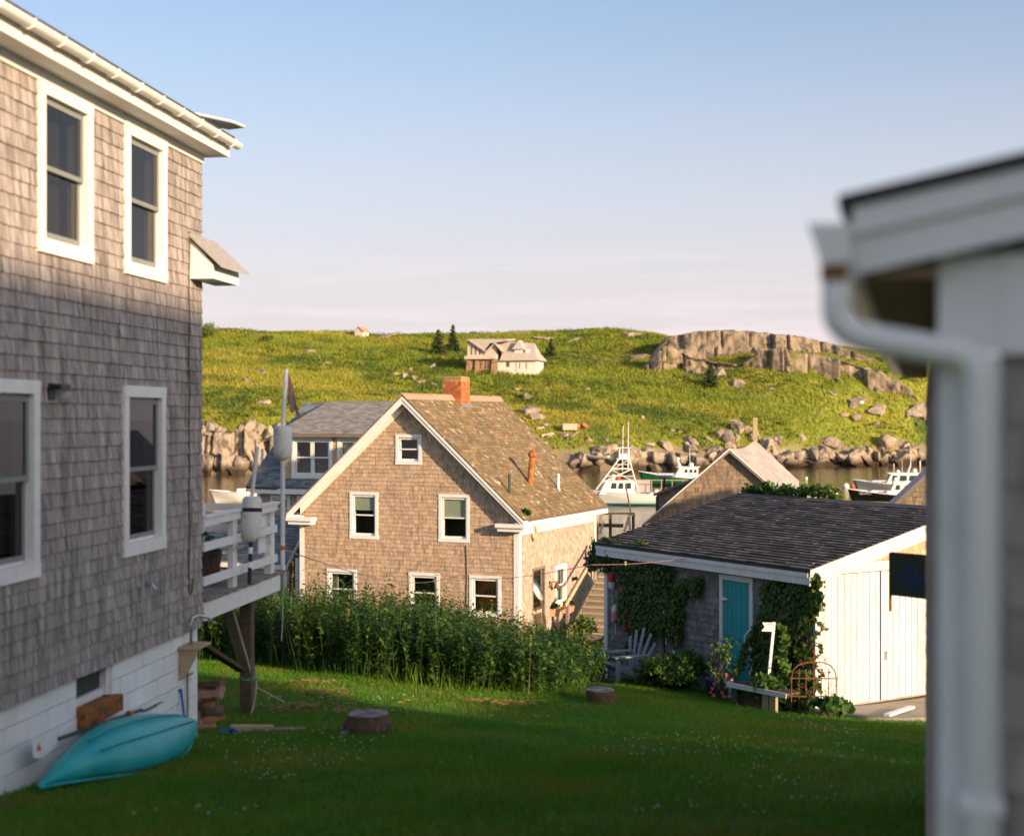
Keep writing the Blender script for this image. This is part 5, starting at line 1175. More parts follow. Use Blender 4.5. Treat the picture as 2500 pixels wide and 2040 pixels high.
# ------------------------------------------------------------------ low shed with the blue-grey roof
H3 = Frame(-7.70, 49.0, CZ - 7.6, 0.918, -0.397)
h3 = thing('low_shed', 'low shed with blue grey asphalt roof between the deck and the gabled house', 'shed', H3.o, H3.rz)
E3, T3, Q3 = 7.6 - 5.05, 7.6 - 3.48, 1.45
MB().ext([(-8, -.15, E3), (-8, Q3, T3), (-8, Q3, T3 + .05), (-8, -.15, E3 + .05)], (8.1, 0, 0)).ext([(-8, 2 * Q3 + .15, E3), (-8, Q3, T3 - .002), (-8, Q3, T3 + .048), (-8, 2 * Q3 + .15, E3 + .05)], (8.1, 0, 0)).obj('roof', MT['asphalt_blue'], h3)
ln = math.hypot(Q3 + .15, T3 - E3)
ent = shingles([(0, 0), (8.1, 0), (8.1, ln), (0, ln)], [], .14, .22, .36, slope_mtx(Vector((-8, -.15, E3 + .05)), (1, 0, 0), (0, Q3 + .15, T3 - E3)), t=.028, jit=.005)
lay(h3, H3, ent, MT['asphalt_blue'], name='roof_shingle', single=120, rest='roof_shingles')
rr = MB().ext([(.10, -.17, E3 - .10), (.10, Q3, T3 - .06), (.10, Q3, T3 + .07), (.10, -.17, E3 + .05)], (.03, 0, 0)).obj('rake_board', MT['white'], h3)
MB().box(-8, .098, -.19, -.16, E3 - .12, E3 + .04).obj('fascia', MT['white'], h3)
MB().ext([(0, 0, 0), (0, 2 * Q3, 0), (0, 2 * Q3, E3), (0, Q3, T3 - .1), (0, 0, E3)], (-.1, 0, 0)).box(-8, -.1, 0, .1, 0, E3 - .01).box(-8, -.1, 2 * Q3 - .1, 2 * Q3, 0, E3).obj('wall', MT['sb_shingle'], h3)
ent = shingles([(0, .3), (2 * Q3, .3), (2 * Q3, E3), (Q3, T3 - .12), (0, E3)], [], .13, .1, .2, Matrix.Translation((.001, 0, 0)) @ rotz(90)) + shingles([(-8, .3), (0, .3), (0, E3 - .1), (-8, E3 - .1)], [], .13, .1, .2, Matrix.Translation((0, -.001, 0)))
lay(h3, H3, ent, MT['sb_shingle'], single=40)
MB().box(-.09, .025, -.03, -.018, 0, E3 - .12).box(.018, .03, -.017, .1, 0, E3 - .12).obj('corner_board', MT['white'], h3)
MB().box(-.50, -.36, -.04, -.018, 0, E3 - .12).box(-.72, -.60, -.04, -.018, 1.2, E3 - .12).obj('door_casing', MT['white'], h3)
p = at(726, 1330, 47.6); tag(MB().box(p.x - .06, p.x + .06, p.y - .06, p.y + .06, gz(p.x, p.y) - .2, at(726, 1362, 47.6).z).obj('white_post', MT['white_worn'], bevel=.01), 'white post standing between the low shed and the gabled house corner', 'post')
# ------------------------------------------------------------------ the garage with the teal door
GA = Frame(1.91, 29.05, CZ - 5.25, 0.527, -0.85)
ga = thing('garage', 'grey shingled garage with dark asphalt roof, teal side door and white double doors', 'garage', GA.o, GA.rz)
GW, GE, GRY, GRZ = 5.94, 2.70, 3.52, 3.52
GS = Matrix.Translation((GW, 0, 0)) @ rotz(90)
tx0, tzt = GA.on(1761, 1400); tx1 = GA.on(1842, 1415)[0]; tzt = (GA.on(1761, 1398)[1] + GA.on(1842, 1412)[1]) / 2
tz0 = .10
sheet('front_wall', [(0, -.3), (GW, -.3), (GW, GE), (0, GE)], [(tx0 + .08, tx1 - .08, tz0, tzt - .09)], MT['ga_shingle'], ga, I4)
ent = shingles([(.09, -.2), (GW - .02, -.2), (GW - .02, GE - .12), (.09, GE - .12)], [(tx0 + .01, tx1 - .01, -.3, tzt - .01)], .122, .09, .19, Matrix.Translation((0, -.001, 0)), t=.024, jit=.012, wave=.01, drop=.004)
lay(ga, GA, ent, MT['ga_shingle'])
# teal plank door
td = MB().box(tx0, tx0 + .085, -.05, .02, tz0, tzt - .09).box(tx1 - .085, tx1, -.05, .02, tz0, tzt - .09).box(tx0 - .003, tx1 + .003, -.053, .02, tzt - .09, tzt).obj('teal_door', MT['white_worn'], ga); td['label'] = 'narrow teal plank door in a white frame'
n = 6; wd = (tx1 - tx0 - .18) / n
for i in range(n): MB().box(tx0 + .09 + i * wd + .0025, tx0 + .09 + (i + 1) * wd - .0025, -.025 + random.uniform(-.002, .002), .01, tz0 + .02, tzt - .10).obj('plank', MT['teal'], td)
MB().ext([(tx0 + .05, -.06, tzt - .40), (tx0 + .28, -.06, tzt - .44), (tx0 + .05, -.06, tzt - .48)], (0, .012, 0)).obj('hinge', MT['white'], td)
hx = tx1 - .13; hz = GA.on(1825, 1560)[1]
MB().tube([(hx, -.03, hz + .13), (hx - .03, -.08, hz + .08), (hx - .035, -.085, hz), (hx - .03, -.08, hz - .08), (hx, -.03, hz - .13)], .014, 6).box(hx - .02, hx + .03, -.04, -.026, hz + .11, hz + .16).box(hx - .02, hx + .03, -.04, -.026, hz - .16, hz - .11).box(hx - .01, hx + .05, -.05, -.026, hz - .36, hz - .29).obj('handle', MT['white'], td)
MB().box(tx1 - .02, tx1 + .05, -.062, -.054, tzt - 1.15, tzt - .90).obj('latch', MT['white_worn'], td)
ox, oz = GA.on(1649, 1595); MB().box(ox - .035, ox + .035, -.06, -.026, oz - .06, oz + .06).obj('outlet_box', MT['white'], ga, bevel=.004)
# gable wall with the white doors
def g2(px, py): return GA.onx(px, py, GW)
gx_h = g2(2000, 1400); hz_h = (g2(2010, 1403)[1] + g2(2180, 1388)[1]) / 2                    # underside of header
dy_0 = .10; dy_1 = 6.0; zb0 = g2(2047, 1722)[1]
gp = [(0, -.3), (2 * GRY, -.3), (2 * GRY, GE), (GRY, GRZ), (0, GE)]
sheet('gable_wall', gp, [], MT['mh_side'], ga, GS)
MT['ga_gable'] = M('bright_gable_shingle', (0.50, 0.36, 0.23), 0.9, 0.18, 9, (7, 7, .8), col2=(.30, .22, .14), mask=(.55, .7), mscale=4, mstretch=(6, 6, .7), island=.2, bump=.003)
ent = shingles([(0, hz_h + .17), (2 * GRY, hz_h + .17), (2 * GRY, GE - .03), (GRY, GRZ - .05), (0, GE - .03)], [], .125, .09, .17, GS @ Matrix.Translation((0, -.001, 0)), t=.02, jit=.01)
lay(ga, GA, ent, MT['ga_gable'], name='gable_shingle', single=90, rest='gable_shingles')
hd = MB().box(.0, 6.9, -.055, -.004, hz_h, hz_h + .15).box(-.0, 6.9, -.075, -.056, hz_h + .11, hz_h + .17).obj('header_board', MT['door_white'], ga); hd.matrix_basis = GS
seam = g2(2144, 1500)[0]
def leaf_door(y0, y1, lab):
    d = MB().box(y0, y1, -.028, -.004, zb0, hz_h - .012).obj('garage_door', MT['wood_grey'], ga); d.matrix_basis = GS; d['label'] = lab
    y = y0; k = 0
    while y < y1 - .03:
        w = min(.148, y1 - y); q = MB().box(y + .0065, y + w - .0065, -.052 - random.uniform(0, .004), -.029, zb0 + random.uniform(0, .015), hz_h - .014).obj('board', MT['door_white'], d); y += w; k += 1
    return d
d1 = leaf_door(dy_0 + .12, seam - .014, 'closed white plank door beside the corner'); d2 = leaf_door(seam + .014, seam + 2.6, 'white plank door with rotten foot')
cbm = MB().box(.0, .21, -.058, -.003, -.2, hz_h - .003).obj('corner_board', MT['door_white'], ga); cbm.matrix_basis = GS
ry, rz_ = g2(2195, 1690); MB().ext([(ry - .05, -.053, zb0), (ry + .06, -.053, zb0), (ry + .03, -.053, zb0 + .10), (ry + .02, -.053, zb0 + .28), (ry - .02, -.053, zb0 + .12)], (0, .002, 0)).obj('rotted_gap', MT['wood_dark'], d2)
sy, sz = g2(2156, 1590); MB().box(sy - .03, sy + .03, -.06, -.05, sz - .14, sz + .02).box(sy - .02, sy + .05, -.07, -.061, sz - .02, sz + .0).obj('hasp', MT['metal'], d2); sy, sz = g2(2137, 1575); MB().box(sy - .02, sy + .02, -.07, -.05, sz - .07, sz + .07).obj('handle', MT['white_worn'], d1)
MB().box(.145, GW - .01, GRY * 2 - .14, GRY * 2, -.3, GE).box(0, .14, .145, GRY * 2, -.3, GE).obj('back_wall', MT['ga_shingle'], ga)
MB().box(-.02, .085, -.04, -.003, -.3, GE - .13).obj('corner_board', MT['white'], ga)
# roof
OVG = .22; sg = (GRZ - GE) / GRY; re = GE - OVG * sg + .03
X0, X1 = -.05, GW + .16
MB().ext([(X0, -OVG, re), (X0, GRY, GRZ + .03), (X0, GRY, GRZ + .08), (X0, -OVG, re + .05)], (X1 - X0, 0, 0)).ext([(X0, 2 * GRY + OVG, re), (X0, GRY, GRZ + .029), (X0, GRY, GRZ + .079), (X0, 2 * GRY + OVG, re + .05)], (X1 - X0, 0, 0)).obj('roof', MT['asphalt_dark'], ga)
ln = math.hypot(GRY + OVG, GRZ + .03 - re)
ent = shingles([(0, 0), (X1 - X0 + .02, 0), (X1 - X0 + .02, ln), (0, ln)], [], .135, .26, .34, slope_mtx(Vector((X0, -OVG - .02, re + .052)), (1, 0, 0), (0, GRY + OVG, GRZ + .03 - re)), t=.024, jit=.004, over=1.05, gap=.009, wave=.008)
lay(ga, GA, ent, MT['asphalt_dark'], name='roof_shingle', single=300)
MB().ext([(X0 - .01, GRY - .16, GRZ + .06), (X0 - .01, GRY, GRZ + .115), (X0 - .01, GRY + .16, GRZ + .06), (X0 - .01, GRY + .16, GRZ + .045), (X0 - .01, GRY - .16, GRZ + .045)], (X1 - X0 + .04, 0, 0)).obj('ridge_cap', MT['asphalt_dark'], ga)
fb = MB().box(X0, X1 - .04, -OVG + .0, -OVG + .025, re - .20, re - .003).box(X0, X1 - .04, -OVG - .02, -OVG - .001, re - .075, re - .003).obj('fascia', MT['white'], ga)
MB().box(X0, X1 - .04, -OVG + .026, -.003, re - .03, re - .006).obj('soffit', MT['white_worn'], ga)
MB().box(.09, GW - .0, -.05, -.003, GE - .14, GE - .03).obj('frieze_board', MT['white_worn'], ga)
for a, b in ((-OVG, GRY), (2 * GRY + OVG, GRY)):
    za, zb_ = re, GRZ + .03
    MB().ext([(X1 - .038, a, za - .22), (X1 - .038, b, zb_ - .22), (X1 - .038, b, zb_ + .0), (X1 - .038, a, za + .0)], (.026, 0, 0)).obj('rake_board', MT['door_white'], ga)
    MB().ext([(X1 - .011, a, za - .07), (X1 - .011, b, zb_ - .07), (X1 - .011, b, zb_ + .05), (X1 - .011, a, za + .05)], (.022, 0, 0)).obj('rake_trim', MT['door_white'], ga)
    MB().ext([(X1 - .04, a + (.02 if a < 0 else -.02), za - .03), (X1 - .04, b, zb_ - .03), (X1 - .04, b, zb_ - .004), (X1 - .04, a + (.02 if a < 0 else -.02), za - .004)], (-.115, 0, 0)).obj('rake_soffit', MT['white_worn'], ga)

# concrete apron in front of the white doors
ap = [GA.w(GW + .02, -.1, 0), GA.w(GW + 1.9, .1, 0), GA.w(GW + 2.6, 2.6, 0), GA.w(GW + 2.4, 6.5, 0), GA.w(GW + .02, 6.5, 0)]
apm = MB(); N_ = 14
def apz(x, y): return gz(x, y) + .05
for i in range(N_ + 1):
    for j in range(N_ + 1):
        u, v = i / N_, j / N_; x = GA.w(GW + .02 + u * (1.55 + .9 * v ** .5 + .12 * math.sin(v * 17)), -.3 + v * 6.8, 0); apm.v.append((x.x, x.y, max(apz(x.x, x.y), GA.o.z + zb0 - .03 - u * .26)))
apm.f = [(i * (N_ + 1) + j, (i + 1) * (N_ + 1) + j, (i + 1) * (N_ + 1) + j + 1, i * (N_ + 1) + j + 1) for i in range(N_) for j in range(N_)]
o = apm.obj('driveway', MT['concrete'], smooth=True); tag(o, 'worn concrete apron in front of the white garage doors', kind='structure')
sd = o.modifiers.new('thick', 'SOLIDIFY'); sd.thickness = .2; sd.offset = -1

# fishing buoys hung on the garage wall
def wall_buoy(px, py, wpx, hpx, label, cols, flip=False, stick=0.0, tilt=0.0):
    x, z = GA.on(px, py, -.16); k = GA.w(x, 0, 0).y / FP; r = wpx * k / 2; h = hpx * k
    t = thing('fishing_buoy', label, 'buoy', GA.w(x, -.03 - r, z - h / 2), GA.rz, 'fishing buoys on the garage wall')
    prof = [(.008, 0), (r * .8, h * .02), (r, h * .09), (r, h * .55), (r * .92, h * .74), (r * .70, h * .90), (r * .42, h * .98), (.01, h)]
    if flip: prof = [(a, h - b) for a, b in prof[::-1]]
    mt = Matrix.Translation((0, 0, h / 2)) @ Matrix.Rotation(tilt, 4, 'Y') @ Matrix.Translation((0, 0, -h / 2))
    def rad(z):
        for i in range(len(prof) - 1):
            if prof[i][1] <= z <= prof[i + 1][1] + 1e-9 and prof[i + 1][1] > prof[i][1]:
                u = (z - prof[i][1]) / (prof[i + 1][1] - prof[i][1]); return prof[i][0] + (prof[i + 1][0] - prof[i][0]) * u
        return .008
    for f0, f1, mat in cols:
        zz = sorted(set([h * f0, h * f1] + [p[1] for p in prof if h * f0 < p[1] < h * f1] + [h * (f0 + (f1 - f0) * i / 8) for i in range(9)]))
        MB().lathe([(rad(z_), z_) for z_ in zz], 16, mt).obj('float_band', MT[mat], t, smooth=True)
    if stick: MB().tube([mt @ Vector((0, 0, -stick)), mt @ Vector((0, 0, .05))], .014, 6).obj('stick', MT['white_worn'], t)
    MB().tube([mt @ Vector((0, 0, h - .02)), mt @ Vector((0, .03, h + .06)), mt @ Vector((.01, r + .03, h + .12))], .01, 5).obj('hanger', MT['rope'], t)
    return t
wall_buoy(1487, 1418, 16, 40, 'red and white buoy hanging at the garage corner board', [(0, .45, 'buoy_white'), (.45, 1, 'red')])
wall_buoy(1511, 1438, 10, 26, 'small dark orange buoy half hidden by the vine', [(.2, 1, 'orange_buoy'), (0, .2, 'black')], stick=.12)
wall_buoy(1499, 1498, 22, 46, 'pink and white buoy with a stick hanging on the garage wall', [(0, .6, 'pink'), (.6, 1, 'buoy_white')], stick=.22)
wall_buoy(1523, 1512, 18, 58, 'long orange buoy leaning against the vine', [(0, 1, 'orange_buoy')], tilt=.1)
wall_buoy(1617, 1484, 17, 36, 'green and white buoy with a stick sunk in the vine', [(0, .4, 'buoy_white'), (.4, 1, 'green_buoy')], stick=.55, tilt=-.05)

# vines: woody stems and many small leaves over the wall
def wall_vine(name, label, blobs, per, size, stems, y=-.10):
    t = thing(name, label, 'vine', GA.o, GA.rz); C = []; Rr = []
    for px, py, r in blobs:
        x, z = GA.on(px, py, y); C.append((x, y, z)); Rr.append(r)
    C = np.array(C); P = rng.normal(0, 1, (len(C), per, 3)); P /= np.linalg.norm(P, axis=2, keepdims=True); P *= rng.random((len(C), per, 1)) ** .5
    P[..., 1] *= .45; O = C[:, None] + P * np.array(Rr)[:, None, None]; O[..., 1] = np.minimum(O[..., 1], -.035); O = O.reshape(-1, 3)
    k = len(O); nrm = np.stack([rng.normal(0, .5, k), -1 + rng.normal(0, .35, k), rng.normal(.35, .4, k)], 1); nrm /= np.linalg.norm(nrm, axis=1, keepdims=True)
    dn = np.stack([rng.normal(0, .5, k), rng.normal(-.1, .2, k), -np.ones(k)], 1); dn -= nrm * (dn * nrm).sum(1, keepdims=True); dn /= np.linalg.norm(dn, axis=1, keepdims=True)
    sd = np.cross(nrm, dn); s = rng.uniform(.6, 1.3, (k, 1)) * size
    V = np.stack([O, O + dn * s * .45 + sd * s * .42 + nrm * s * .08, O + dn * s * 1.1, O + dn * s * .45 - sd * s * .42 + nrm * s * .08], 1).reshape(-1, 3)
    np_obj('leaves', V, np.arange(len(V)).reshape(-1, 4), MT['leaf'], t)
    for st in stems:
        MB().tube([(GA.on(px, py, -.05)[0], -.05, GA.on(px, py, -.05)[1]) for px, py in st], [.022] * (len(st) - 1) + [.008], 6).obj('stem', MT['trunk'], t)
    return t
rv = random.Random(3)
bl_ = [(1450 + rv.uniform(-8, 50), rv.uniform(1330, 1375), .22) for _ in range(12)] + [(rv.uniform(1478, 1580), rv.uniform(1335, 1400), .24) for _ in range(20)] + [(rv.uniform(1520, 1640), rv.uniform(1390, 1520), .26) for _ in range(34)] + \
      [(rv.uniform(1530, 1600), rv.uniform(1500, 1560), .2) for _ in range(8)] + [(rv.uniform(1600, 1660), rv.uniform(1440, 1570), .22) for _ in range(14)] + [(rv.uniform(1650, 1705), rv.uniform(1418, 1440), .14) for _ in range(8)] + [(1535, 1575, .12), (1540, 1590, .1)]
wall_vine('climbing_vine', 'dense dark climbing vine over the far end of the garage wall and eave', bl_, 230, .068, [[(1625, 1640), (1620, 1560), (1600, 1480), (1570, 1400), (1520, 1340)], [(1540, 1620), (1535, 1560), (1545, 1480), (1560, 1400)]])
bl_ = [(rv.uniform(1872, 1968), rv.uniform(1425, 1520), .22) for _ in range(26)] + [(rv.uniform(1862, 1960), rv.uniform(1500, 1600), .22) for _ in range(16)] + [(rv.uniform(1850, 1930), rv.uniform(1590, 1700), .22) for _ in range(20)] + [(rv.uniform(1965, 1996), rv.uniform(1412, 1480), .14) for _ in range(9)]
wall_vine('climbing_vine', 'sunlit climbing vine beside the teal door near the garage corner', bl_, 210, .075, [[(1960, 1720), (1965, 1640), (1970, 1560), (1960, 1470)], [(1935, 1700), (1950, 1600), (1968, 1520), (1975, 1430)], [(1900, 1700), (1890, 1620), (1905, 1520)]])
v3 = thing('vine_tendril', 'thin vine tendril with single leaves hanging on the white garage corner', 'vine', GA.o, GA.rz)
O = []
for i in range(22):
    py = 1410 + i * 11.5; px = 1998 + 12 * math.sin(i * 1.3) - i * .15; yy_, zz_ = GA.onx(px, py, GW + .07); O.append((GW + .075, yy_, zz_))
MB().tube(O, .006, 5).obj('stem', MT['trunk'], v3); leafy('leaves', O, .07, 7, .06, MT['leaf'], v3)
bl_ = [GA.w(x, GRY + .25 + random.uniform(-.1, .2), GRZ + random.uniform(-.05, .30) * (.5 + .5 * math.sin(x * 2.1) ** 2)) for x in np.linspace(-.1, 2.6, 30)]
leafy_o = thing('ridge_creeper', 'yellow green creeper growing along the garage ridge', 'creeper', (0, 0, 0))
leafy('leaves', [tuple(p) for p in bl_], .20, 34, .075, MT['weed'], leafy_o); MB().tube([tuple(p - Vector((0, 0, .1))) for p in bl_[::3]], .012, 5).obj('stem', MT['trunk'], leafy_o)

# ------------------------------------------------------------------ things by the garage
def gnd(px, py):
    """Where the sight line meets the near ground."""
    d = np.arange(8, 46, .02); x = (px - CX) / FP * d; zr = CZ - (py - CY) / FP * d; k = np.nonzero(ground(x, d) > zr)[0]
    k = k[0] if len(k) else len(d) - 1
    return Vector((x[k], d[k], float(ground(x[k:k + 1], d[k:k + 1])[0])))
# tree-trunk seats
def stump(p, r, h, label, seed, tap=1.0, waist=0.0):
    t = thing('tree_stump', label, 'stump', (p.x, p.y, p.z - .03)); m = MB(); n = 40; k = 9
    def rr(a, f):
        q = (math.cos(a) * 1.3 + seed, math.sin(a) * 1.3, f * 1.2); return r * (1 + .10 * mnoise.noise(q) + .045 * mnoise.noise((q[0] * 3, q[1] * 3, q[2])) + waist * (math.sin(math.pi * min(1, f * 1.15)) * .8 - .5) * (1 + .4 * mnoise.noise((q[0] * .8, q[1] * .8, 5)))) * (1 + (tap - 1) * f)
    for i in range(k + 1):
        for j in range(n): a = 2 * math.pi * j / n; m.v.append((rr(a, i / k) * math.cos(a), rr(a, i / k) * math.sin(a), h * i / k))
    m.f = [(i * n + j, i * n + (j + 1) % n, (i + 1) * n + (j + 1) % n, (i + 1) * n + j) for i in range(k) for j in range(n)] + [tuple(range(n - 1, -1, -1))]
    m.obj('bark', MT['trunk'], t, smooth=True)
    c = MB(); c.v = [(rr(2 * math.pi * j / n, 1) * math.cos(2 * math.pi * j / n) * .985, rr(2 * math.pi * j / n, 1) * math.sin(2 * math.pi * j / n) * .985, z) for z in (h - .005, h + .006) for j in range(n)]
    c.f = [tuple(range(n, 2 * n))] + [(j, (j + 1) % n, n + (j + 1) % n, n + j) for j in range(n)]
    c.obj('cut_face', MT['cutwood'], t)
    return t
p = gnd(898, 1790); s1 = stump(p, .265, .26, 'thick dark tree stump with burls on the open lawn', 3.3, 1.0, .22)
MB().tube([(-.18, -.15, .06), (-.31, -.20, .05)], [.07, .04], 8).obj('root_stub', MT['cutwood'], s1)
p = gnd(1466, 1716); stump(p, .215, .235, 'upright pale barked log seat in front of the blue grey chair', 8.1)
# garden chair
p = GA.w(GA.on(1535, 1660, -.75)[0], -.8, 0); p.z = gz(p.x, p.y)
ac = thing('garden_chair', 'faded blue grey slatted garden chair with fanned back against the garage', 'chair', p, GA.rz - R(8)); CM = MT['adirondack']
for i in range(5): MB().beam((-.27, -.34 + i * .125, .36 - i * .033), (.27, -.34 + i * .125, .36 - i * .033), .10, .02, (0, 1, 0)).obj('seat_slat', CM, ac)
for i, a in enumerate((-28, -15, -2, 12, 25)):
    b0 = Vector((-.16 + i * .08, .16, .16)); L_ = (.76, .86, .92, .86, .74)[i]; MB().beam(b0, b0 + Vector((math.sin(R(a)) * L_, .26 * L_, math.cos(R(a)) * L_ * .92)), .085, .02, (1, 0, 0)).obj('back_slat', CM, ac)
for s in (-.31, .31):
    MB().box(s - .02, s + .02, -.40, -.31, -.05, .53).obj('leg', CM, ac); MB().beam((s, .45, .02), (s, -.36, .36), .13, .03).obj('side_rail', CM, ac); MB().box(s - .09 if s < 0 else s - .05, s + .05 if s < 0 else s + .09, -.45, .32, .53, .555).obj('arm', CM, ac); MB().box(s - .018, s + .018, .26, .33, 0.02, .53).obj('leg', CM, ac)
# leafy clump by the chair, weeds by the door
def clump(name, label, cat, centres, per, size, mat, stems=True):
    t = thing(name, label, cat, tuple(centres[0][:3]))
    base = Vector(centres[0][:3]); C = [(c[0] - base.x, c[1] - base.y, c[2] - base.z) for c in centres]
    V, F = leaf_tris(np.array(C, float), np.array([c[3] for c in centres]), per, size, .95, .5); np_obj('leaves', V, F, mat, t)
    if stems: 
        m = MB()
        for c in C[:10]: m.tube([(c[0] * .4, c[1] * .4, gz(base.x, base.y) - base.z - .05), (c[0], c[1], c[2])], .01, 5)
        m.obj('stem', MT['trunk'], t)
    return t
p = GA.w(GA.on(1655, 1690, -.7)[0], -.75, 0); gz_ = gz(p.x, p.y)
clump('round_shrub', 'dark rounded leafy shrub between the garden chair and the teal door', 'shrub', [(p.x + rv.gauss(0, .28), p.y + rv.gauss(0, .2), gz_ + rv.uniform(.05, .45), .30) for _ in range(26)], 200, .055, MT['weed'])
# blue tub
p = GA.w(GA.on(1757, 1700, -.55)[0], -.55, 0); tb = thing('blue_tub', 'dark blue plastic tub on the grass below the teal door', 'tub', (p.x, p.y, gz(p.x, p.y)), GA.rz)
MB().lathe([(.02, 0), (.20, 0), (.24, .30), (.25, .31), (.235, .31), (.195, .02), (.02, .02)], 20).obj('tub_body', MT['blue'], tb, smooth=True); MB().lathe([(.25, .29), (.262, .295), (.262, .32), (.25, .325)], 20).obj('rim', MT['blue'], tb)
# rose bush with pink blooms
p = gnd(1752, 1738); p = GA.w(GA.on(1768, 1690, -.9)[0], -.95, 0); gz_ = gz(p.x, p.y)
rb = clump('rose_bush', 'sparse rose bush with pink blooms beside the bench', 'rose', [(p.x + rv.gauss(0, .10), p.y + rv.gauss(0, .1), gz_ + .15 + .07 * i, .20) for i in range(12)], 26, .05, MT['leaf'])
for i, (px, py, r) in enumerate(((1757, 1645, 10), (1773, 1647, 8), (1752, 1666, 9), (1744, 1669, 8), (1739, 1681, 8), (1735, 1690, 7), (1742, 1697, 10), (1763, 1690, 9), (1767, 1700, 10), (1737, 1713, 8), (1768, 1723, 7), (1760, 1727, 7), (1787, 1660, 8), (1771, 1679, 7), (1744, 1720, 6))):
    d = p.y - .05; q = at(px, py, d) - rb.location; rr_ = r * d / FP * .55; m = MB()
    for k in range(7):
        a = k * .9; m.obox(q + Vector((math.cos(a) * rr_ * .45, math.sin(a) * rr_ * .45, .4 * rr_ * math.sin(k * 2.1))), rr_ * 1.1, rr_ * .5, rr_ * 1.0, Matrix.Rotation(a, 3, 'Z') @ Matrix.Rotation(.6, 3, 'Y'))
    m.obj('bloom', MT['flower'], rb, bevel=rr_ * .18)
# bench of dark timbers with white boards
p0 = GA.w(GA.on(1795, 1690, -1.1)[0], -1.15, 0)
b0 = at(1795, 1665, p0.y); bn = thing('plank_bench', 'dark timber bench with white edge boards in front of the garage vine', 'bench', (b0.x, b0.y, gz(b0.x, b0.y)), GA.rz + R(6))
zt_ = b0.z - bn.location.z; LB_ = 1.28
MB().box(-.02, LB_, -.20, -.175, zt_ - .05, zt_ + .03).obj('edge_board', MT['white_worn'], bn); MB().box(-.06, LB_ - .1, -.25, -.225, zt_ - .42, zt_ - .34).obj('edge_board', MT['white_worn'], bn)
for i in range(3): MB().box(0, LB_ - .05, -.17 + i * .13, -.05 + i * .13, zt_ - .03, zt_ + .01).obj('seat_plank', MT['wood_dark'], bn)
for x in (.05, .74, .9): MB().box(x, x + .13, -.16, -.10, -.1, zt_ - .055).obj('leg', MT['wood_tan' if x > .5 else 'wood_dark'], bn)
MB().box(.0, .8, -.05, -.02, .02, zt_ - .10).obj('back_panel', MT['wood_dark'], bn)
# white post with the fish-tail
fa = at(1868, 1738, b0.y - .25); ft_ = at(1890, 1518, b0.y - .25)
fp_ = thing('fishtail_post', 'white leaning post with a small fish tail board at its top', 'post', (fa.x, fa.y, gz(fa.x, fa.y) - .05))
tp_ = ft_ - fp_.location
MB().beam((0, 0, 0), tp_, .045, .045, (0, 1, 0)).obj('post', MT['white_worn'], fp_)
k_ = fa.y / FP
MB().ext([(tp_.x - 30 * k_, -.04, tp_.z + .0), (tp_.x - 4 * k_, -.04, tp_.z), (tp_.x - 6 * k_, -.04, tp_.z - 22 * k_), (tp_.x - 32 * k_, -.04, tp_.z - 21 * k_), (tp_.x - 24 * k_, -.04, tp_.z - 11 * k_)], (0, .02, 0)).obj('tail_board', MT['white_worn'], fp_)
# rusty iron garden gate
ga0 = at(1930, 1740, 23.0); gt = thing('iron_gate', 'rusty wrought iron garden gate with spear heads leaning by the garage corner', 'gate', (ga0.x, ga0.y, at(1930, 1745, 23.0).z), math.atan2(.15, 1))
k_ = 23.0 / FP
def gpnt(px, py): return Vector(((px - 1930) * k_ * 1.0, 0, (1745 - py) * k_))
RU = MT['rust']
MB().tube([gpnt(1932, 1748), gpnt(1932, 1655), gpnt(1936, 1636), gpnt(1948, 1624), gpnt(1968, 1618), gpnt(1990, 1617), gpnt(2015, 1619), gpnt(2032, 1626), gpnt(2043, 1640), gpnt(2047, 1658), gpnt(2046, 1752)], .011, 6).obj('hoop_frame', RU, gt)
for y in (1656, 1700): MB().tube([gpnt(1928, y - 1), gpnt(2050, y + 3)], .010, 6).obj('crossbar', RU, gt)
for i, x in enumerate((1951, 1969, 1989, 2008, 2027)):
    top = 1588 if i == 2 else 1640
    b_ = MB().tube([gpnt(x - 1, 1748), gpnt(x + 1, top + 4)], .0085, 6).obj('bar', RU, gt)
    m = MB()
    for dx in (-4, 0, 4): m.tube([gpnt(x + 1, top + 6), gpnt(x + 1 + dx, top + (1 if dx else -4)), gpnt(x + 1 + dx * 1.3, top + (4 if dx else -8))], [.008, .009, .002], 5)
    m.obj('spear_head', RU, b_); MB().ball(gpnt(x, 1682), .018, 8).ball(gpnt(x, 1724), .016, 8).obj('knuckle', RU, b_)
def scroll(cx, cy, r, dirn, turns=1.4):
    return [gpnt(cx + dirn * (r * (1 - i / 26)) * math.cos(i / 26 * turns * 2 * math.pi), cy + (r * (1 - i / 26)) * math.sin(i / 26 * turns * 2 * math.pi)) for i in range(24)]
for cx, cy, r, dn in ((1998, 1611, 8, 1), (2022, 1612, 6, -1), (1980, 1611, 8, -1), (1956, 1613, 6, 1), (1960, 1672, 8, 1), (1999, 1670, 8, -1), (2018, 1690, 8, 1), (2037, 1672, 8, 1), (2037, 1692, 7, -1), (1978, 1690, 7, 1), (1998, 1715, 8, 1), (2018, 1715, 7, -1), (1960, 1715, 7, 1), (2004, 1625, 5, 1)):
    MB().tube(scroll(cx, cy, r, dn), .0045, 5).obj('scroll', RU, gt)
MB().tube([gpnt(2000, 1600), gpnt(2010, 1603), gpnt(2018, 1612)], .005, 5).tube([gpnt(1996, 1680), gpnt(2003, 1686)], .006, 5).obj('scroll', RU, gt)
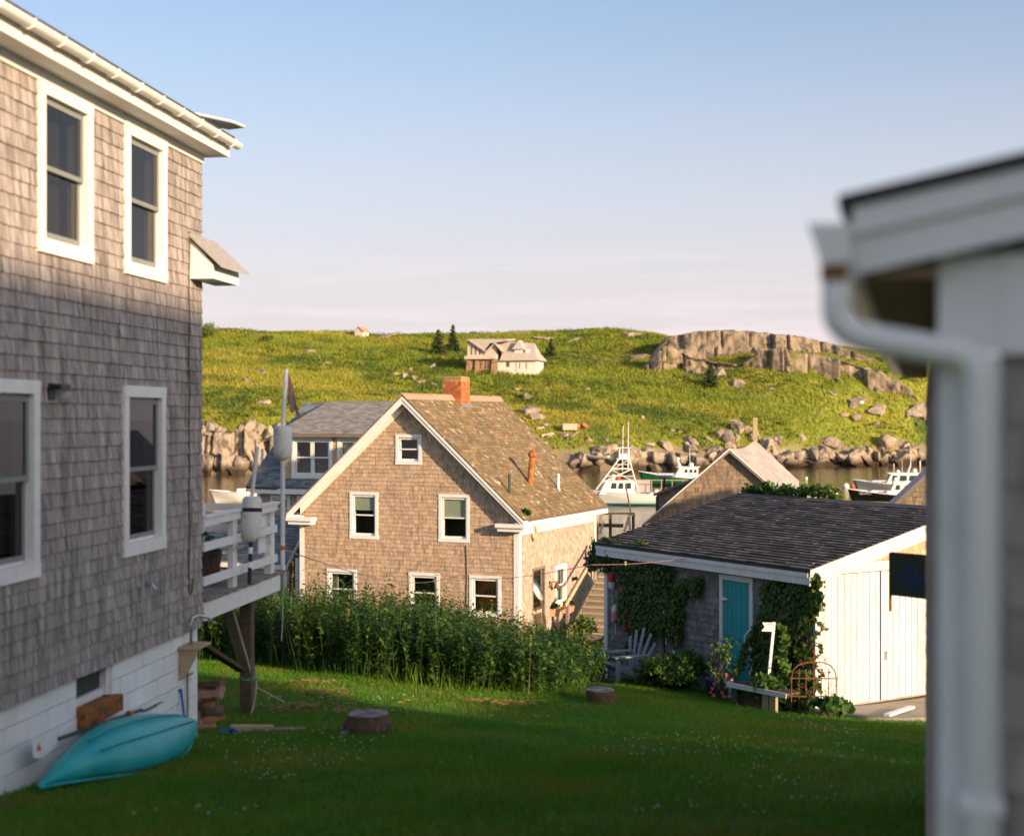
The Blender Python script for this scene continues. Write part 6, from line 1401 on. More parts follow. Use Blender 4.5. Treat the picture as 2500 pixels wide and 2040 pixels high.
p = at(2028, 1740, 22.7); clump('fern_clump', 'bright green leafy weeds at the foot of the iron gate', 'plant', [(p.x + rv.gauss(0, .14), p.y + rv.gauss(0, .08), gz(p.x, p.y) + rv.uniform(.03, .22), .16) for _ in range(9)], 30, .10, MT['weed'])
p = at(1912, 1690, 24.0); clump('tall_weed', 'upright green weed stalk between the white post and the gate', 'plant', [(p.x + rv.gauss(0, .04), p.y + rv.gauss(0, .04), gz(p.x, p.y) + .1 + i * .1, .14 - i * .006) for i in range(13)], 26, .10, MT['weed'])
p = at(1925, 1720, 23.6); clump('vine_undergrowth', 'dark weeds massed behind the bench and iron gate', 'weeds', [(p.x + rv.uniform(-.6, .35), p.y + rv.gauss(0, .12), gz(p.x, p.y) + rv.uniform(.03, .5), .22) for _ in range(22)], 90, .08, MT['weed'])
p = GA.w(GA.on(1815, 1610, -.3)[0], -.3, 0); clump('leaning_branch', 'leafy branch leaning across the foot of the teal door', 'branch', [tuple(at(1795 + i * 6.5, 1650 - i * 14, p.y)) + (.10,) for i in range(9)], 22, .07, MT['leaf'], False)
p0, p1 = GA.w(GA.on(1630, 1707, -.6)[0], -.9, 0), GA.w(GA.on(1697, 1652, -.05)[0], -.05, GA.on(1697, 1652, -.05)[1]); p0.z = gz(p0.x, p0.y)
tag(MB().tube([p0, p1], .013, 6).obj('thin_pole', MT['wood_tan']), 'thin brown stick leaning on the garage wall behind the shrub', 'stick')
p = at(2196, 1730, 23.3); pl_ = MB().box(-.55, .55, -.05, .05, 0, .04).obj('white_plank', MT['white_worn']); a0 = at(2150, 1753, 22.6); a1 = at(2240, 1723, 23.9)
pl_.location = ((a0.x + a1.x) / 2, (a0.y + a1.y) / 2, (a0.z + a1.z) / 2); pl_.rotation_euler = (0, -math.atan2(a1.z - a0.z, (a1 - a0).length), math.atan2(a1.y - a0.y, a1.x - a0.x)); pl_.location.z = max(pl_.location.z, gz(*pl_.location.xy) + .07); tag(pl_, 'white plank lying on the concrete apron', 'plank')
# hanging sign board on two posts
sg_ = 15.5; c0 = at(2188, 1354, sg_); c1 = at(2262, 1458, sg_)
sn = thing('hanging_sign', 'dark board sign with faint blue lettering beside the downpipe', 'sign', ((c0.x + c1.x) / 2 + .02, sg_, gz(c0.x, sg_)), R(-50))
w2 = ((c1.x - c0.x) / 2 + .02) / math.cos(R(50)); za_, zb_ = c1.z - sn.location.z, c0.z - sn.location.z
SGM = M('dark_green_board', (.035, .045, .036), .7, .15, 12, (1, 1, 6))
MB().box(-w2, w2, -.015, .015, za_, zb_).obj('board', SGM, sn)
MB().box(-w2 - .012, -w2, -.02, .02, za_ - .18, zb_).box(-w2, w2, -.02, .02, zb_, zb_ + .012).obj('frame', MT['rust'], sn); MB().box(w2 - .03, w2 + .0, -.022, -.016, 0, za_).obj('post', MT['wood_dark'], sn)
sb = M('blue_sign_paint', (.01, .05, .16), .6)
for zz, spans in ((.66, ((-.05, .0), (.015, .06))), (.60, ((-.05, -.005), (.02, .055))), (.47, ((-.14, -.08), (-.06, -.02), (-.01, .03), (.045, .08), (.09, .13))), (.41, ((-.13, -.09), (-.05, .01), (.03, .07), (.085, .14))), (.26, ((-.055, -.015), (.01, .05))), (.19, ((-.05, -.005), (.015, .045)))):
    for a, b in spans: MB().box(a * 1.5, b * 1.5, -.019, -.0155, za_ + (zb_ - za_) * zz - .014, za_ + (zb_ - za_) * zz + .016).obj('lettering', sb, sn, bevel=.004)
# washing line with a peg
l0 = GA.w(GA.on(1445, 1378, -1.2)[0], -1.2, GA.on(1445, 1378, -1.2)[1]); l1 = GA.w(GA.on(1672, 1363, -.25)[0], -.25, GA.on(1672, 1363, -.25)[1])
ga_l = thing('washing_line', 'pink washing line with one peg slung across the garage eave', 'line', (0, 0, 0))
e0 = at(1060, 1402, 43.0); pts = [e0 + (l0 - e0) * (i / 8) - Vector((0, 0, .2 * math.sin(math.pi * i / 8))) for i in range(9)] + [l0 + (l1 - l0) * (i / 8) - Vector((0, 0, .035 * math.sin(math.pi * i / 8))) for i in range(1, 9)]
MB().tube(pts, .007, 5).obj('cord', MT['pink_line'], ga_l); q = l0 + (l1 - l0) * .37; MB().obox(q - Vector((.008, 0, .015)), .012, .012, .075).obox(q + Vector((.01, 0, -.015)), .012, .012, .075).obj('peg', MT['wood_tan'], ga_l)
# ------------------------------------------------------------------ the near building at the edge of the picture
RB = Frame(0.955, 3.2, CZ - 1.9, 0.961, -0.275)
rb_ = thing('near_shed', 'close white trimmed shed corner with gutter and downpipe, out of focus', 'shed', RB.o, RB.rz)
REZ = 1.9 + .30; RL = 8.3; RWD = 5.0
MB().box(.13, RWD, 0, .12, -1.5, REZ - .65).box(.13, RWD * .75, 0, .12, REZ - .648, REZ + .02).obj('front_wall', MT['wood_dark'], rb_)
ent = shingles([(.13, .0), (1.8, .0), (1.8, REZ + .1), (.13, REZ + .1)], [], .135, .1, .2, Matrix.Translation((0, -.001, 0)))
lay(rb_, RB, ent, MT['lh_shingle'], single=30)
MB().box(0.0, .1, .121, RL, -2.5, REZ).obj('side_wall', MT['lh_shingle'], rb_)
ent = shingles([(-RL, -2.2), (-.004, -2.2), (-.004, REZ - .03), (-RL, REZ - .03)], [], .135, .1, .2, Matrix.Translation((-.001, 0, 0)) @ rotz(-90))
lay(rb_, RB, ent, MT['lh_shingle'], name='side_shingle', single=0, rest='side_shingles')
MB().box(-.004, .128, -.025, -.003, -1.5, REZ - .16).obj('corner_board', MT['white'], rb_)
MB().box(.129, RWD * .72, -.03, -.003, REZ - .16, REZ + .06).obj('frieze_board', MT['white'], rb_); MB().box(-.004, .128, -.03, -.003, REZ - .155, REZ + .06).obj('frieze_end', MT['white'], rb_)
ovx, ovy, sp = .185, .10, .20
MB().box(-ovx, -.004, -ovy + .03, RL, REZ + .012, REZ + .028).obj('soffit', M('brown_soffit', (.30, .20, .11), .8), rb_)
f0 = REZ + .015
MB().ext([(-ovx, -ovy, f0), (RWD / 2, -ovy, f0 + (RWD / 2 + ovx) * sp), (RWD / 2, -ovy, f0 + (RWD / 2 + ovx) * sp + .13), (-ovx, -ovy, f0 + .13)], (0, .024, 0)).obj('rake_board', MT['white'], rb_)
MB().ext([(-ovx, -ovy - .016, f0 + .085), (RWD / 2, -ovy - .016, f0 + (RWD / 2 + ovx) * sp + .085), (RWD / 2, -ovy - .016, f0 + (RWD / 2 + ovx) * sp + .145), (-ovx, -ovy - .016, f0 + .145)], (0, .0155, 0)).obj('rake_moulding', MT['white'], rb_)
MB().box(-ovx - .0, -ovx + .02, -ovy + .025, RL + .1, f0 - .01, f0 + .125).obj('fascia', MT['white'], rb_)
rfm = MB().ext([(-ovx - .03, -ovy - .03, f0 + .146), (RWD / 2, -ovy - .03, f0 + (RWD / 2 + ovx) * sp + .15), (RWD / 2, -ovy - .03, f0 + (RWD / 2 + ovx) * sp + .175), (-ovx - .03, -ovy - .03, f0 + .172)], (0, RL + .3, 0)).ext([(RWD + ovx, -ovy - .03, f0 + .146 - .65), (RWD / 2, -ovy - .03, f0 + (RWD / 2 + ovx) * sp + .149), (RWD / 2, -ovy - .03, f0 + (RWD / 2 + ovx) * sp + .174), (RWD + ovx, -ovy - .03, f0 + .172 - .65)], (0, RL + .3, 0))
rfm.obj('roof', MT['asphalt_dark'], rb_)
gw = .095; g = MB(); gy0 = -ovy - .02
prof = [(-ovx - .002, f0 + .11), (-ovx - .002, f0 + .025), (-ovx - gw * .7, f0 + .02), (-ovx - gw, f0 + .115), (-ovx - gw + .008, f0 + .115), (-ovx - gw * .7 + .006, f0 + .03), (-ovx - .008, f0 + .034), (-ovx - .008, f0 + .11)]
g.ext([(x, gy0, z) for x, z in prof], (0, RL + .2, 0)).ext([(-ovx - .003, gy0, f0 + .026), (-ovx - gw * .7, gy0, f0 + .021), (-ovx - gw + .002, gy0, f0 + .113), (-ovx - .003, gy0, f0 + .11)], (0, -.004, 0))
g.obj('gutter', MT['gutter'], rb_)
MB().box(-ovx - gw * .72, -ovx - .01, gy0 - .005, gy0 + .08, f0 - .01, f0 + .021).obj('outlet', M('rusty_outlet', (.22, .10, .03), .9, .3, 20), rb_)
xa = -ovx - .035; ya = gy0 + .035; pr = .033
def arc(p0, p1, p2, n=6): return [p0.lerp(p1, i / n).lerp(p1.lerp(p2, i / n), i / n) for i in range(n + 1)]
a0 = Vector((xa, ya, f0 + .02)); a1 = Vector((xa, ya, f0 - .125)); a2 = Vector((.085, -.075, f0 - .185)); a3 = Vector((.085, -.075, -1.6))
pth = [a0, a0 + (a1 - a0) * .6] + arc(a0 + (a1 - a0) * .62, a1, a1 + (a2 - a1) * .22) + arc(a1 + (a2 - a1) * .82, a2, a2 + Vector((0, 0, -.09))) + [a3]
MB().tube(pth, pr, 16).obj('downpipe', MT['gutter'], rb_, smooth=True)
MB().box(.04, .13, -.11, -.026, 1.05, 1.08).obj('pipe_strap', MT['gutter'], rb_)
MB().box(.02, RWD, RL - .12, RL, -2.5, REZ - .65).box(.02, RWD * .8, RL - .12, RL, REZ - .648, REZ).box(RWD - .12, RWD, .13, RL - .13, -2.5, REZ - .65).obj('back_wall', MT['lh_shingle'], rb_)

# ------------------------------------------------------------------ neighbouring house outside the picture whose shade lies over the lawn
NB = Frame(10.2, -.1, CZ - 4.0, 0.9915, -0.13)
nb = thing('neighbouring_house', 'tall neighbouring house beyond the frame whose shadow covers the lawn', 'house', NB.o, NB.rz)
NLEN, NWID, NEZ, NRZ = 25.0, 8.5, 4.0 + 4.7, 4.0 + 7.05
MB().box(0, NWID, -NLEN, 0, -3, NEZ).ext([(0, 0, NEZ + .001), (NWID, 0, NEZ + .001), (NWID / 2, 0, NRZ)], (0, -NLEN, 0)).obj('wall', MT['lh_shingle'], nb)
MB().ext([(-.4, .3, NEZ - .1), (NWID / 2, .3, NRZ + .05), (NWID / 2, .3, NRZ + .15), (-.4, .3, NEZ)], (0, -NLEN - .6, 0)).ext([(NWID + .4, .3, NEZ - .1), (NWID / 2, .3, NRZ + .05), (NWID / 2, .3, NRZ + .15), (NWID + .4, .3, NEZ)], (0, -NLEN - .6, 0)).obj('roof', MT['asphalt_dark'], nb)
for i in range(6):
    for z in (1.2, 4.2):
        y = -2.5 - i * 4.2; m = MB().box(-.05, .02, y - .6, y + .6, z, z + 1.6).obj('window', MT['white'], nb); MB().box(-.055, -.0505, y - .48, y + .48, z + .12, z + 1.48).obj('pane', MT['glass_dark'], m)

# unseen tree and board fence, added to shade the deck and the lawn
tr = thing('deck_shade_tree', 'unseen leafy tree added beside the neighbouring house to shade the deck', 'tree', (15.6, 1.3, gz(15.6, 1.3)))
tz_ = CZ - tr.location.z
MB().tube([(0, 0, -.3), (.1, 0, 2.5), (0, .1, tz_ + 3.5), (.1, 0, tz_ + 6.5)], [.24, .2, .15, .04], 9).obj('trunk', MT['trunk'], tr)
rt = random.Random(4); cc = []
for i in range(9):
    a = i * 2.4; e = Vector((1.9 * math.cos(a), 1.9 * math.sin(a), tz_ + 4.4 + rt.uniform(-.6, 2.6))); MB().tube([(0, .1, tz_ + 2.6 + rt.uniform(0, 1.5)), e * .6 + Vector((0, 0, e.z * .38)), e], [.08, .05, .02], 6).obj('limb', MT['trunk'], tr)
for i in range(120):
    v = Vector((rt.gauss(0, 1), rt.gauss(0, 1), rt.gauss(0, 1))).normalized() * rt.random() ** .4; cc.append((v.x * 2.2, v.y * 2.2, tz_ + 5.9 + v.z * 2.1))
leafy('crown', cc, .55, 110, .13, MT['leaf'], tr)
fe = thing('lawn_shade_fence', 'unseen weathered board fence added beyond the near shed to shade the lawn', 'fence', (0, 0, 0))  # added out of view to keep sun off the right of the lawn
fa_, fb_ = Vector((8.05, 10.0, 0)), Vector((12.8, 14.2, 0)); ln_ = (fb_ - fa_).length; dr_ = (fb_ - fa_).normalized(); k = 0
while k * .16 < ln_:
    p = fa_ + dr_ * (k * .16); g0 = gz(p.x, p.y); MB().obox((p.x, p.y, (g0 - .1 + CZ - 1.0) / 2), .15, .025, CZ - 1.0 - g0 + .1, Matrix.Rotation(math.atan2(dr_.y, dr_.x), 3, 'Z')).obj('board', MT['wood_grey'], fe); k += 1
for t in (.1, 1.5): MB().beam((fa_.x + .03, fa_.y - .04, CZ - 1.15 - t), (fb_.x + .03, fb_.y - .04, CZ - 1.15 - t), .09, .04).obj('rail', MT['wood_grey'], fe)

# ------------------------------------------------------------------ sagging fish shed behind the garage
S1 = Frame(8.53 - 3.2 * .96, 56.0 + 3.2 * .28, CZ - 8.2, 0.96, -0.28)
s1_ = thing('fish_shed', 'old brown shingled shed with sagging pale roof behind the garage ridge', 'shed', S1.o, S1.rz)
SR, SEv, SLen, SM, SW = 8.2 - 1.23, 8.2 - 4.05, 8.2, 3.2, 6.4
sheet('front_wall', [(0, 0), (SW, 0), (SW, SEv), (SM, SR - .08), (0, SEv)], [], MT['sb_shingle'], s1_, I4)
ent = shingles([(0, 2.0), (SW, 2.0), (SW, SEv), (SM, SR - .1), (0, SEv)], [], .165, .11, .22, Matrix.Translation((0, -.001, 0)), t=.022, jit=.014, wave=.02)
lay(s1_, S1, ent, MT['sb_shingle'], single=220)
MB().box(SW - .1, SW, .15, SLen, 0, SEv - .05).box(0, .1, .15, SLen, 0, SEv - .05).box(.11, SW - .11, SLen - .1, SLen, 0, SEv).obj('walls', MT['sb_shingle'], s1_)
def sag(t): return -.10 * math.sin(math.pi * min(1, t * 1.15)) + .17 * t ** 3
for sd_ in (-1, 1):
    m = MB(); nn = 12; kk = 9; xe = -.25 if sd_ < 0 else SW + .25; ze = SEv - .2
    for l in (0, 1):
        for i in range(nn + 1):
            t = i / nn; y = -.22 + (SLen + .4) * t
            for j in range(kk + 1):
                u = j / kk; m.v.append((xe + (SM - xe) * u, y, ze + (SR - ze) * u + sag(t) * u + .05 * (1 - l) - .04 * math.sin(math.pi * u) * .9))
    st = (nn + 1) * (kk + 1)
    for i in range(nn):
        for j in range(kk):
            a = i * (kk + 1) + j; m.f += [(a, a + 1, a + kk + 2, a + kk + 1), (st + a, st + a + kk + 1, st + a + kk + 2, st + a + 1)]
    for i in range(nn): a = i * (kk + 1); m.f += [(a, a + kk + 1, st + a + kk + 1, st + a), (a + kk, st + a + kk, st + a + 2 * kk + 1, a + 2 * kk + 1)]
    for j in range(kk): b = nn * (kk + 1); m.f += [(j, st + j, st + j + 1, j + 1), (b + j, b + j + 1, st + b + j + 1, st + b + j)]
    rf = m.obj('roof', MT['sb_roof'], s1_, smooth=False)
    if sd_ > 0:                                             # the felt strips of the seen slope
        fs = MB()
        for j in range(11):
            for i in range(7):
                t0, t1 = (i + (.5 if j % 2 else 0)) / 7, (i + 1 + (.5 if j % 2 else 0)) / 7
                t1 = min(t1, 1.0)
                if t0 >= 1: continue
                u0, u1 = j / 11, (j + 1.12) / 11
                if u1 > 1: u1 = 1
                def P(t, u, o): return (xe + (SM - xe) * u + o * .7, -.22 + (SLen + .4) * t, ze + (SR - ze) * u + sag(t) * u + .055 + o - .036 * math.sin(math.pi * u))
                q = [P(t0 + .004, u0, .02), P(t1 - .004, u0, .02), P(t1 - .004, u1, .006), P(t0 + .004, u1, .006)]; lo = [P(t0 + .004, u0, -.01), P(t1 - .004, u0, -.01), P(t1 - .004, u1, -.01), P(t0 + .004, u1, -.01)]
                fs.add(q + lo, [(0, 1, 2, 3), (0, 4, 5, 1), (1, 5, 6, 2), (2, 6, 7, 3), (3, 7, 4, 0)])
        o = fs.obj('roof_strips', MT['sb_roof'], s1_); o['kind'] = 'stuff'
    MB().ext([(xe, -.225, ze - .10), (SM, -.225, SR - .12), (SM, -.225, SR + .04), (xe, -.225, ze + .04)], (0, -.025, 0)).obj('rake_board', MT['wood_grey'], s1_)
    MB().ext([(xe, -.251, ze + .0), (SM, -.251, SR - .02), (SM, -.251, SR + .055), (xe, -.251, ze + .055)], (0, -.02, 0)).obj('rake_trim', MT['white_worn'], s1_)
MB().box(SM - .09, SM + .09, SLen + .05, SLen + .13, SR - .6, SR + .10 + 1.15).obj('roof_post', MT['wood_tan'], s1_)
xq, zq = S1.on(1784, 1140)
# annex to its side
S2 = Frame(*at(1603, 1203, 60.0).xy, 0.8, 0.96, -0.28)
an = thing('shed_annex', 'dark shingled lean to with grey edged roof beside the sagging shed', 'shed', S2.o, S2.rz)
A0 = S2.on(1603, 1203)[1]; A1x, A1 = S2.on(1712, 1160)
MB().ext([(0, 0, 0), (A1x + .3, 0, 0), (A1x + .3, 0, A1 + .05), (0, 0, A0 - .08)], (0, 3, 0)).obj('wall', MT['sb_shingle'], an)
ent = shingles([(0, 2), (A1x, 2), (A1x, A1 - .1), (0, A0 - .14)], [], .14, .1, .2, Matrix.Translation((0, -.001, 0)), t=.02); lay(an, S2, ent, MT['sb_shingle'], single=20)
MB().ext([(-.1, -.15, A0 - .1), (A1x + .3, -.15, A1 + .06), (A1x + .3, -.15, A1 + .14), (-.1, -.15, A0 - .02)], (0, 3.3, 0)).obj('roof', MT['asphalt_grey'], an)
MB().ext([(-.1, -.175, A0 - .13), (A1x + .3, -.175, A1 + .02), (A1x + .3, -.175, A1 + .11), (-.1, -.175, A0 - .04)], (0, .024, 0)).obj('rake_board', MT['wood_grey'], an)
MB().box(-.03, .10, -.03, -.003, 0, A0 - .15).obj('corner_board', MT['wood_dark'], an)
# second shed, only its roof edge shows
S3 = Frame(*at(2150, 1262, 44.0).xy, CZ - 6.5, 0.96, -0.28)
sr = thing('shingle_shed', 'brown shingled shed gable showing beside the downpipe above the garage roof', 'shed', S3.o, S3.rz)
z0_ = S3.on(2150, 1262)[1]; x1_, z1_ = S3.on(2262, 1158); sl3 = (z1_ - z0_) / x1_; hw = 2.6
sheet('front_wall', [(.1, 0), (2 * hw - .1, 0), (2 * hw - .1, z0_), (hw, z0_ + hw * sl3 - .1), (.1, z0_)], [], MT['sb_shingle'], sr, I4)
ent = shingles([(.1, 2), (2 * hw - .1, 2), (2 * hw - .1, z0_), (hw, z0_ + hw * sl3 - .12), (.1, z0_)], [], .15, .1, .2, Matrix.Translation((0, -.001, 0)), t=.025, jit=.015); lay(sr, S3, ent, MT['sb_shingle'], single=60)
for a, b in ((-.15, hw), (2 * hw + .15, hw)):
    za, zb_ = z0_ + (-.15) * sl3, z0_ + hw * sl3
    MB().ext([(a, -.2, za), (b, -.2, zb_), (b, -.2, zb_ + .06), (a, -.2, za + .06)], (0, 6, 0)).obj('roof', MT['sb_roof'], sr); MB().ext([(a, -.23, za - .14), (b, -.23, zb_ - .14), (b, -.23, zb_ + .05), (a, -.23, za + .05)], (0, .028, 0)).obj('rake_board', MT['wood_grey'], sr)

# ------------------------------------------------------------------ wharf railing and small things at the water's edge
wz = at(1490, 1318, 56).z
wf = thing('wharf_landing', 'weathered wooden landing with dark rails above the water', 'landing', at(1490, 1318, 56), 0.0)
def wp(px, py, d=56): return at(px, py, d) - wf.location
MB().beam(wp(1440, 1253), wp(1548, 1253), .07, .14, (0, 0, 1)).obj('rail', MT['wood_dark'], wf); MB().beam(wp(1440, 1281), wp(1522, 1283), .14, .05).obj('rail', MT['wood_dark'], wf)
for px in (1490, 1546): MB().beam(wp(px, 1318), wp(px, 1252), .11, .11, (0, 1, 0)).obj('post', MT['wood_dark'], wf)
MB().beam(wp(1548, 1256), wp(1536, 1258, 53.5), .05, .12).obj('rail', MT['wood_grey'], wf)
for x0, y0, x1, y1 in ((1476, 1258, 1466, 1300), (1536, 1262, 1524, 1296), (1460, 1256, 1457, 1330), (1536, 1262, 1538, 1292)): MB().beam(wp(x0, y0, 54.5), wp(x1, y1, 54), .09, .05, (1, 0, 0)).obj('brace', MT['wood_tan'], wf)
for i in range(9): MB().box(-1.0 + i * .25, -.77 + i * .25, -1.6, .3, -.08, -.03).obj('plank', MT['wood_grey'], wf)
for px in (1452, 1500, 1545): q = wp(px, 1320); MB().box(q.x - .08, q.x + .08, -.08, .08, -wz - 1.0, -.085).obj('pile', MT['wood_dark'], wf)
tag(MB().tube([at(1541, 1255, 55), at(1527, 1181, 55)], .028, 6).obj('leaning_pole', MT['wood_dark']), 'thin dark pole leaning up from the landing corner', 'pole')
lp = at(1619, 1200, 63); ld = thing('dish_lamp', 'black stemmed lamp with a shallow pale dish above the shed annex', 'lamp', lp)
k_ = 63 / FP; MB().tube([(0, 0, -.3), (.06, 0, 34 * k_)], .05, 8).lathe([(.20, -.1), (.12, .02), (.05, .1)], 12).obj('stem', MT['black'], ld)
MB().lathe([(.02, 33 * k_), (.2, 35 * k_), (.38, 38 * k_), (.405, 40 * k_), (.38, 40.5 * k_), (.02, 42 * k_)], 18, Matrix.Translation((.06, 0, 0))).obj('dish', MT['white_worn'], ld, smooth=True)
# wires from the deck pole to the gabled house
w0 = LH.w(DKX - .05, -.05, dz_top + .32); w1 = at(1130, 1402, 43.2)
tag(MB().tube([w0 + (w1 - w0) * (i / 14) - Vector((0, 0, .35 * math.sin(math.pi * i / 14))) for i in range(15)], .008, 5).obj('wire', MT['metal']), 'thin grey wire from the deck corner across the gabled house front', 'wire')
# ------------------------------------------------------------------ belt of tall weeds beyond the lawn
WEED = [(-9.5, 29.3), (-7.0, 27.6), (-4.7, 25.2), (-2.8, 23.6), (-1.2, 21.95), (0.4, 22.0), (1.2, 22.6), (1.35, 27.5), (1.3, 29.0), (-.5, 29.0), (-3, 30.5), (-5.5, 33), (-10, 36)]
n = 16000
x = rng.uniform(-10, 2, n); y = rng.uniform(21.5, 36, n); k = inside(x + 1.3 * (fbm(x * .8, y * .8, 3, 61) - .5), y + 1.6 * (fbm(x * .9, y * .9, 3, 62) - .5), WEED); x, y = x[k][:4200], y[k][:4200]; k = len(x); z = ground(x, y)
H = (1.12 + .22 * rng.normal(0, 1, k)) * (.50 + .98 * fbm(x * .8, y * .8, 3, 8)) + .10; H = np.clip(H, .5, 1.75)
H *= np.interp(x, [-7, -4, -2, -.2, .8, 1.6], [1.0, 1.04, .98, .80, .58, .45])
lx, ly = rng.normal(0, .17, k), rng.normal(0, .17, k)
per = 34; f = (rng.random((k, per)) * .5 + np.linspace(.12, 1, per)[None] * .5) ** .85; f = np.clip(f, .06, 1)
O = np.stack([x[:, None] + lx[:, None] * f ** 2, y[:, None] + ly[:, None] * f ** 2, z[:, None] + H[:, None] * f], -1)
a = rng.uniform(0, 2 * np.pi, (k, per)); drp = rng.normal(.05, .45, (k, per)); ln = rng.uniform(.08, .16, (k, per)) * (1.2 - .6 * f)
D = np.stack([np.cos(a) * np.cos(drp), np.sin(a) * np.cos(drp), np.sin(drp) + .25], -1); Sd = np.stack([-np.sin(a), np.cos(a), rng.normal(0, .3, (k, per))], -1)
wd = ln * (rng.uniform(.14, .34, (k, 1)) + rng.uniform(-.03, .03, (k, per)))
V = np.stack([O, O + D * (ln * .5)[..., None] + Sd * wd[..., None], O + D * ln[..., None] - np.array([0, 0, .02]), O + D * (ln * .5)[..., None] - Sd * wd[..., None]], 2).reshape(-1, 3)
wt = np_obj('tall_weeds', V, np.arange(len(V)).reshape(-1, 4), MT['weed']); tag(wt, 'tall leafy green weeds massed between the lawn and the gabled house', 'weeds', kind='stuff')
sv = []; 
for i in range(4):
    t = i * np.pi / 2; sv.append(np.stack([x + np.cos(t) * .006, y + np.sin(t) * .006, z - .05], 1))
tp = np.stack([x + lx, y + ly, z + H], 1); V = np.stack(sv + [tp], 1).reshape(-1, 3); F = (np.array([(0, 1, 4), (1, 2, 4), (2, 3, 4), (3, 0, 4)])[None] + 5 * np.arange(k)[:, None, None]).reshape(-1, 3)
np_obj('stems', V, F, MT['weed'], wt)['kind'] = 'stuff'
# dry stalks and seed heads standing out of the weeds
kk = rng.choice(k, 260, replace=False); sx_, sy_, sz_ = x[kk], y[kk], z[kk]; hh_ = H[kk] * rng.uniform(1.02, 1.22, 260); V = []; F = []
for i in range(260):
    b0 = len(V); ax, ay = sx_[i] + rng.normal(0, .05), sy_[i] + rng.normal(0, .05); tx_, ty_ = ax + rng.normal(0, .10), ay + rng.normal(0, .10); zt = sz_[i] + hh_[i]
    V += [(ax - .005, ay, sz_[i]), (ax + .005, ay, sz_[i]), (tx_, ty_, zt)]; F += [(b0, b0 + 1, b0 + 2)]
    for j in range(12):
        f_ = .80 + .2 * j / 12; px_, py_, pz_ = ax + (tx_ - ax) * f_, ay + (ty_ - ay) * f_, sz_[i] + hh_[i] * f_; b1_ = len(V); q = rng.normal(0, .022, 3); V += [(px_, py_, pz_), (px_ + q[0], py_ + q[1], pz_ + .03), (px_ + q[1], py_ - q[0], pz_ + .012)]; F += [(b1_, b1_ + 1, b1_ + 2)]
tag(np_obj('dry_stalks', np.array(V), np.array(F), M('straw_stalk', (.20, .16, .06), .8, .3, 2, island=.3, island_hue=(.26, .22, .05))), 'dry seed stalks standing among the tall weeds', 'stalks', kind='stuff')
# mown hay lying in thin drifts on the lawn
V = []; n = 2600; u = rng.random(n); cxs = np.array([(-3.4, 21.9), (-2.7, 20.9), (-1.9, 20.3), (-.9, 20.4), (.2, 20.3), (-2.2, 19.2), (-3.0, 19.6)]); ci = rng.integers(0, len(cxs), n)
hx_ = cxs[ci, 0] + rng.normal(0, .42, n); hy_ = cxs[ci, 1] + rng.normal(0, .16, n); e = fbm(hx_ * 2.2, hy_ * 2.2, 3, 91) > .5; hx_, hy_ = hx_[e], hy_[e]; n = len(hx_); hz__ = ground(hx_, hy_) + rng.uniform(.045, .085, n); a = rng.uniform(0, 6.3, n); l_ = rng.uniform(.03, .07, n)
V = np.stack([np.stack([hx_ - np.cos(a) * l_, hy_ - np.sin(a) * l_, hz__], 1), np.stack([hx_ + np.cos(a) * l_, hy_ + np.sin(a) * l_, hz__ + .01], 1), np.stack([hx_ + np.sin(a) * .007, hy_ - np.cos(a) * .007, hz__ + .012], 1)], 1).reshape(-1, 3)
tag(np_obj('hay_clippings', V, np.arange(len(V)).reshape(-1, 3), M('dry_hay', (.27, .17, .06), .9, .2, 3, island=.3)), 'brown dried grass clippings lying in drifts on the lawn', 'hay', kind='stuff')
# yellow grass fringe at the foot of the weeds and rough grass below the houses
n = 22000; x = rng.uniform(-11, 3, n); y = rng.uniform(21.5, 34, n); e = inside(x, y, WEED); x, y = x[e], y[e]
V, F = blades(len(x), (x, y), .12, .42, .010, .02, .35); tag(np_obj('rough_grass', V, F, MT['grass']), 'rank grass growing among the tall weeds', 'grass', kind='stuff')
n = 40000; x = rng.uniform(-12, 14, n); y = rng.uniform(36, 58, n); V, F = blades(n, (x, y), .15, .5, .02, .05, .35); tag(np_obj('meadow_grass', V, F, MT['grass']), 'long grass round the foot of the gabled house', 'grass', kind='stuff')
for i, (px, py, d, hh, lab) in enumerate(((1370, 1560, 46.5, .8, 'low bush in front of the plant troughs'), (1430, 1545, 45.8, .9, 'leafy bush at the foot of the wooden steps'), (1290, 1570, 44.5, .7, 'leafy bush at the front corner of the gabled house'), (1455, 1350, 50.0, 1.2, 'bush with yellow leaves beside the wharf landing'))):
    p = at(px, py, d); clump('garden_bush', lab, 'bush', [(p.x + rv.gauss(0, .35), p.y + rv.gauss(0, .25), p.z + rv.uniform(-.5, .5) * hh, .32) for _ in range(14)], 70, .09, MT['leaf'])

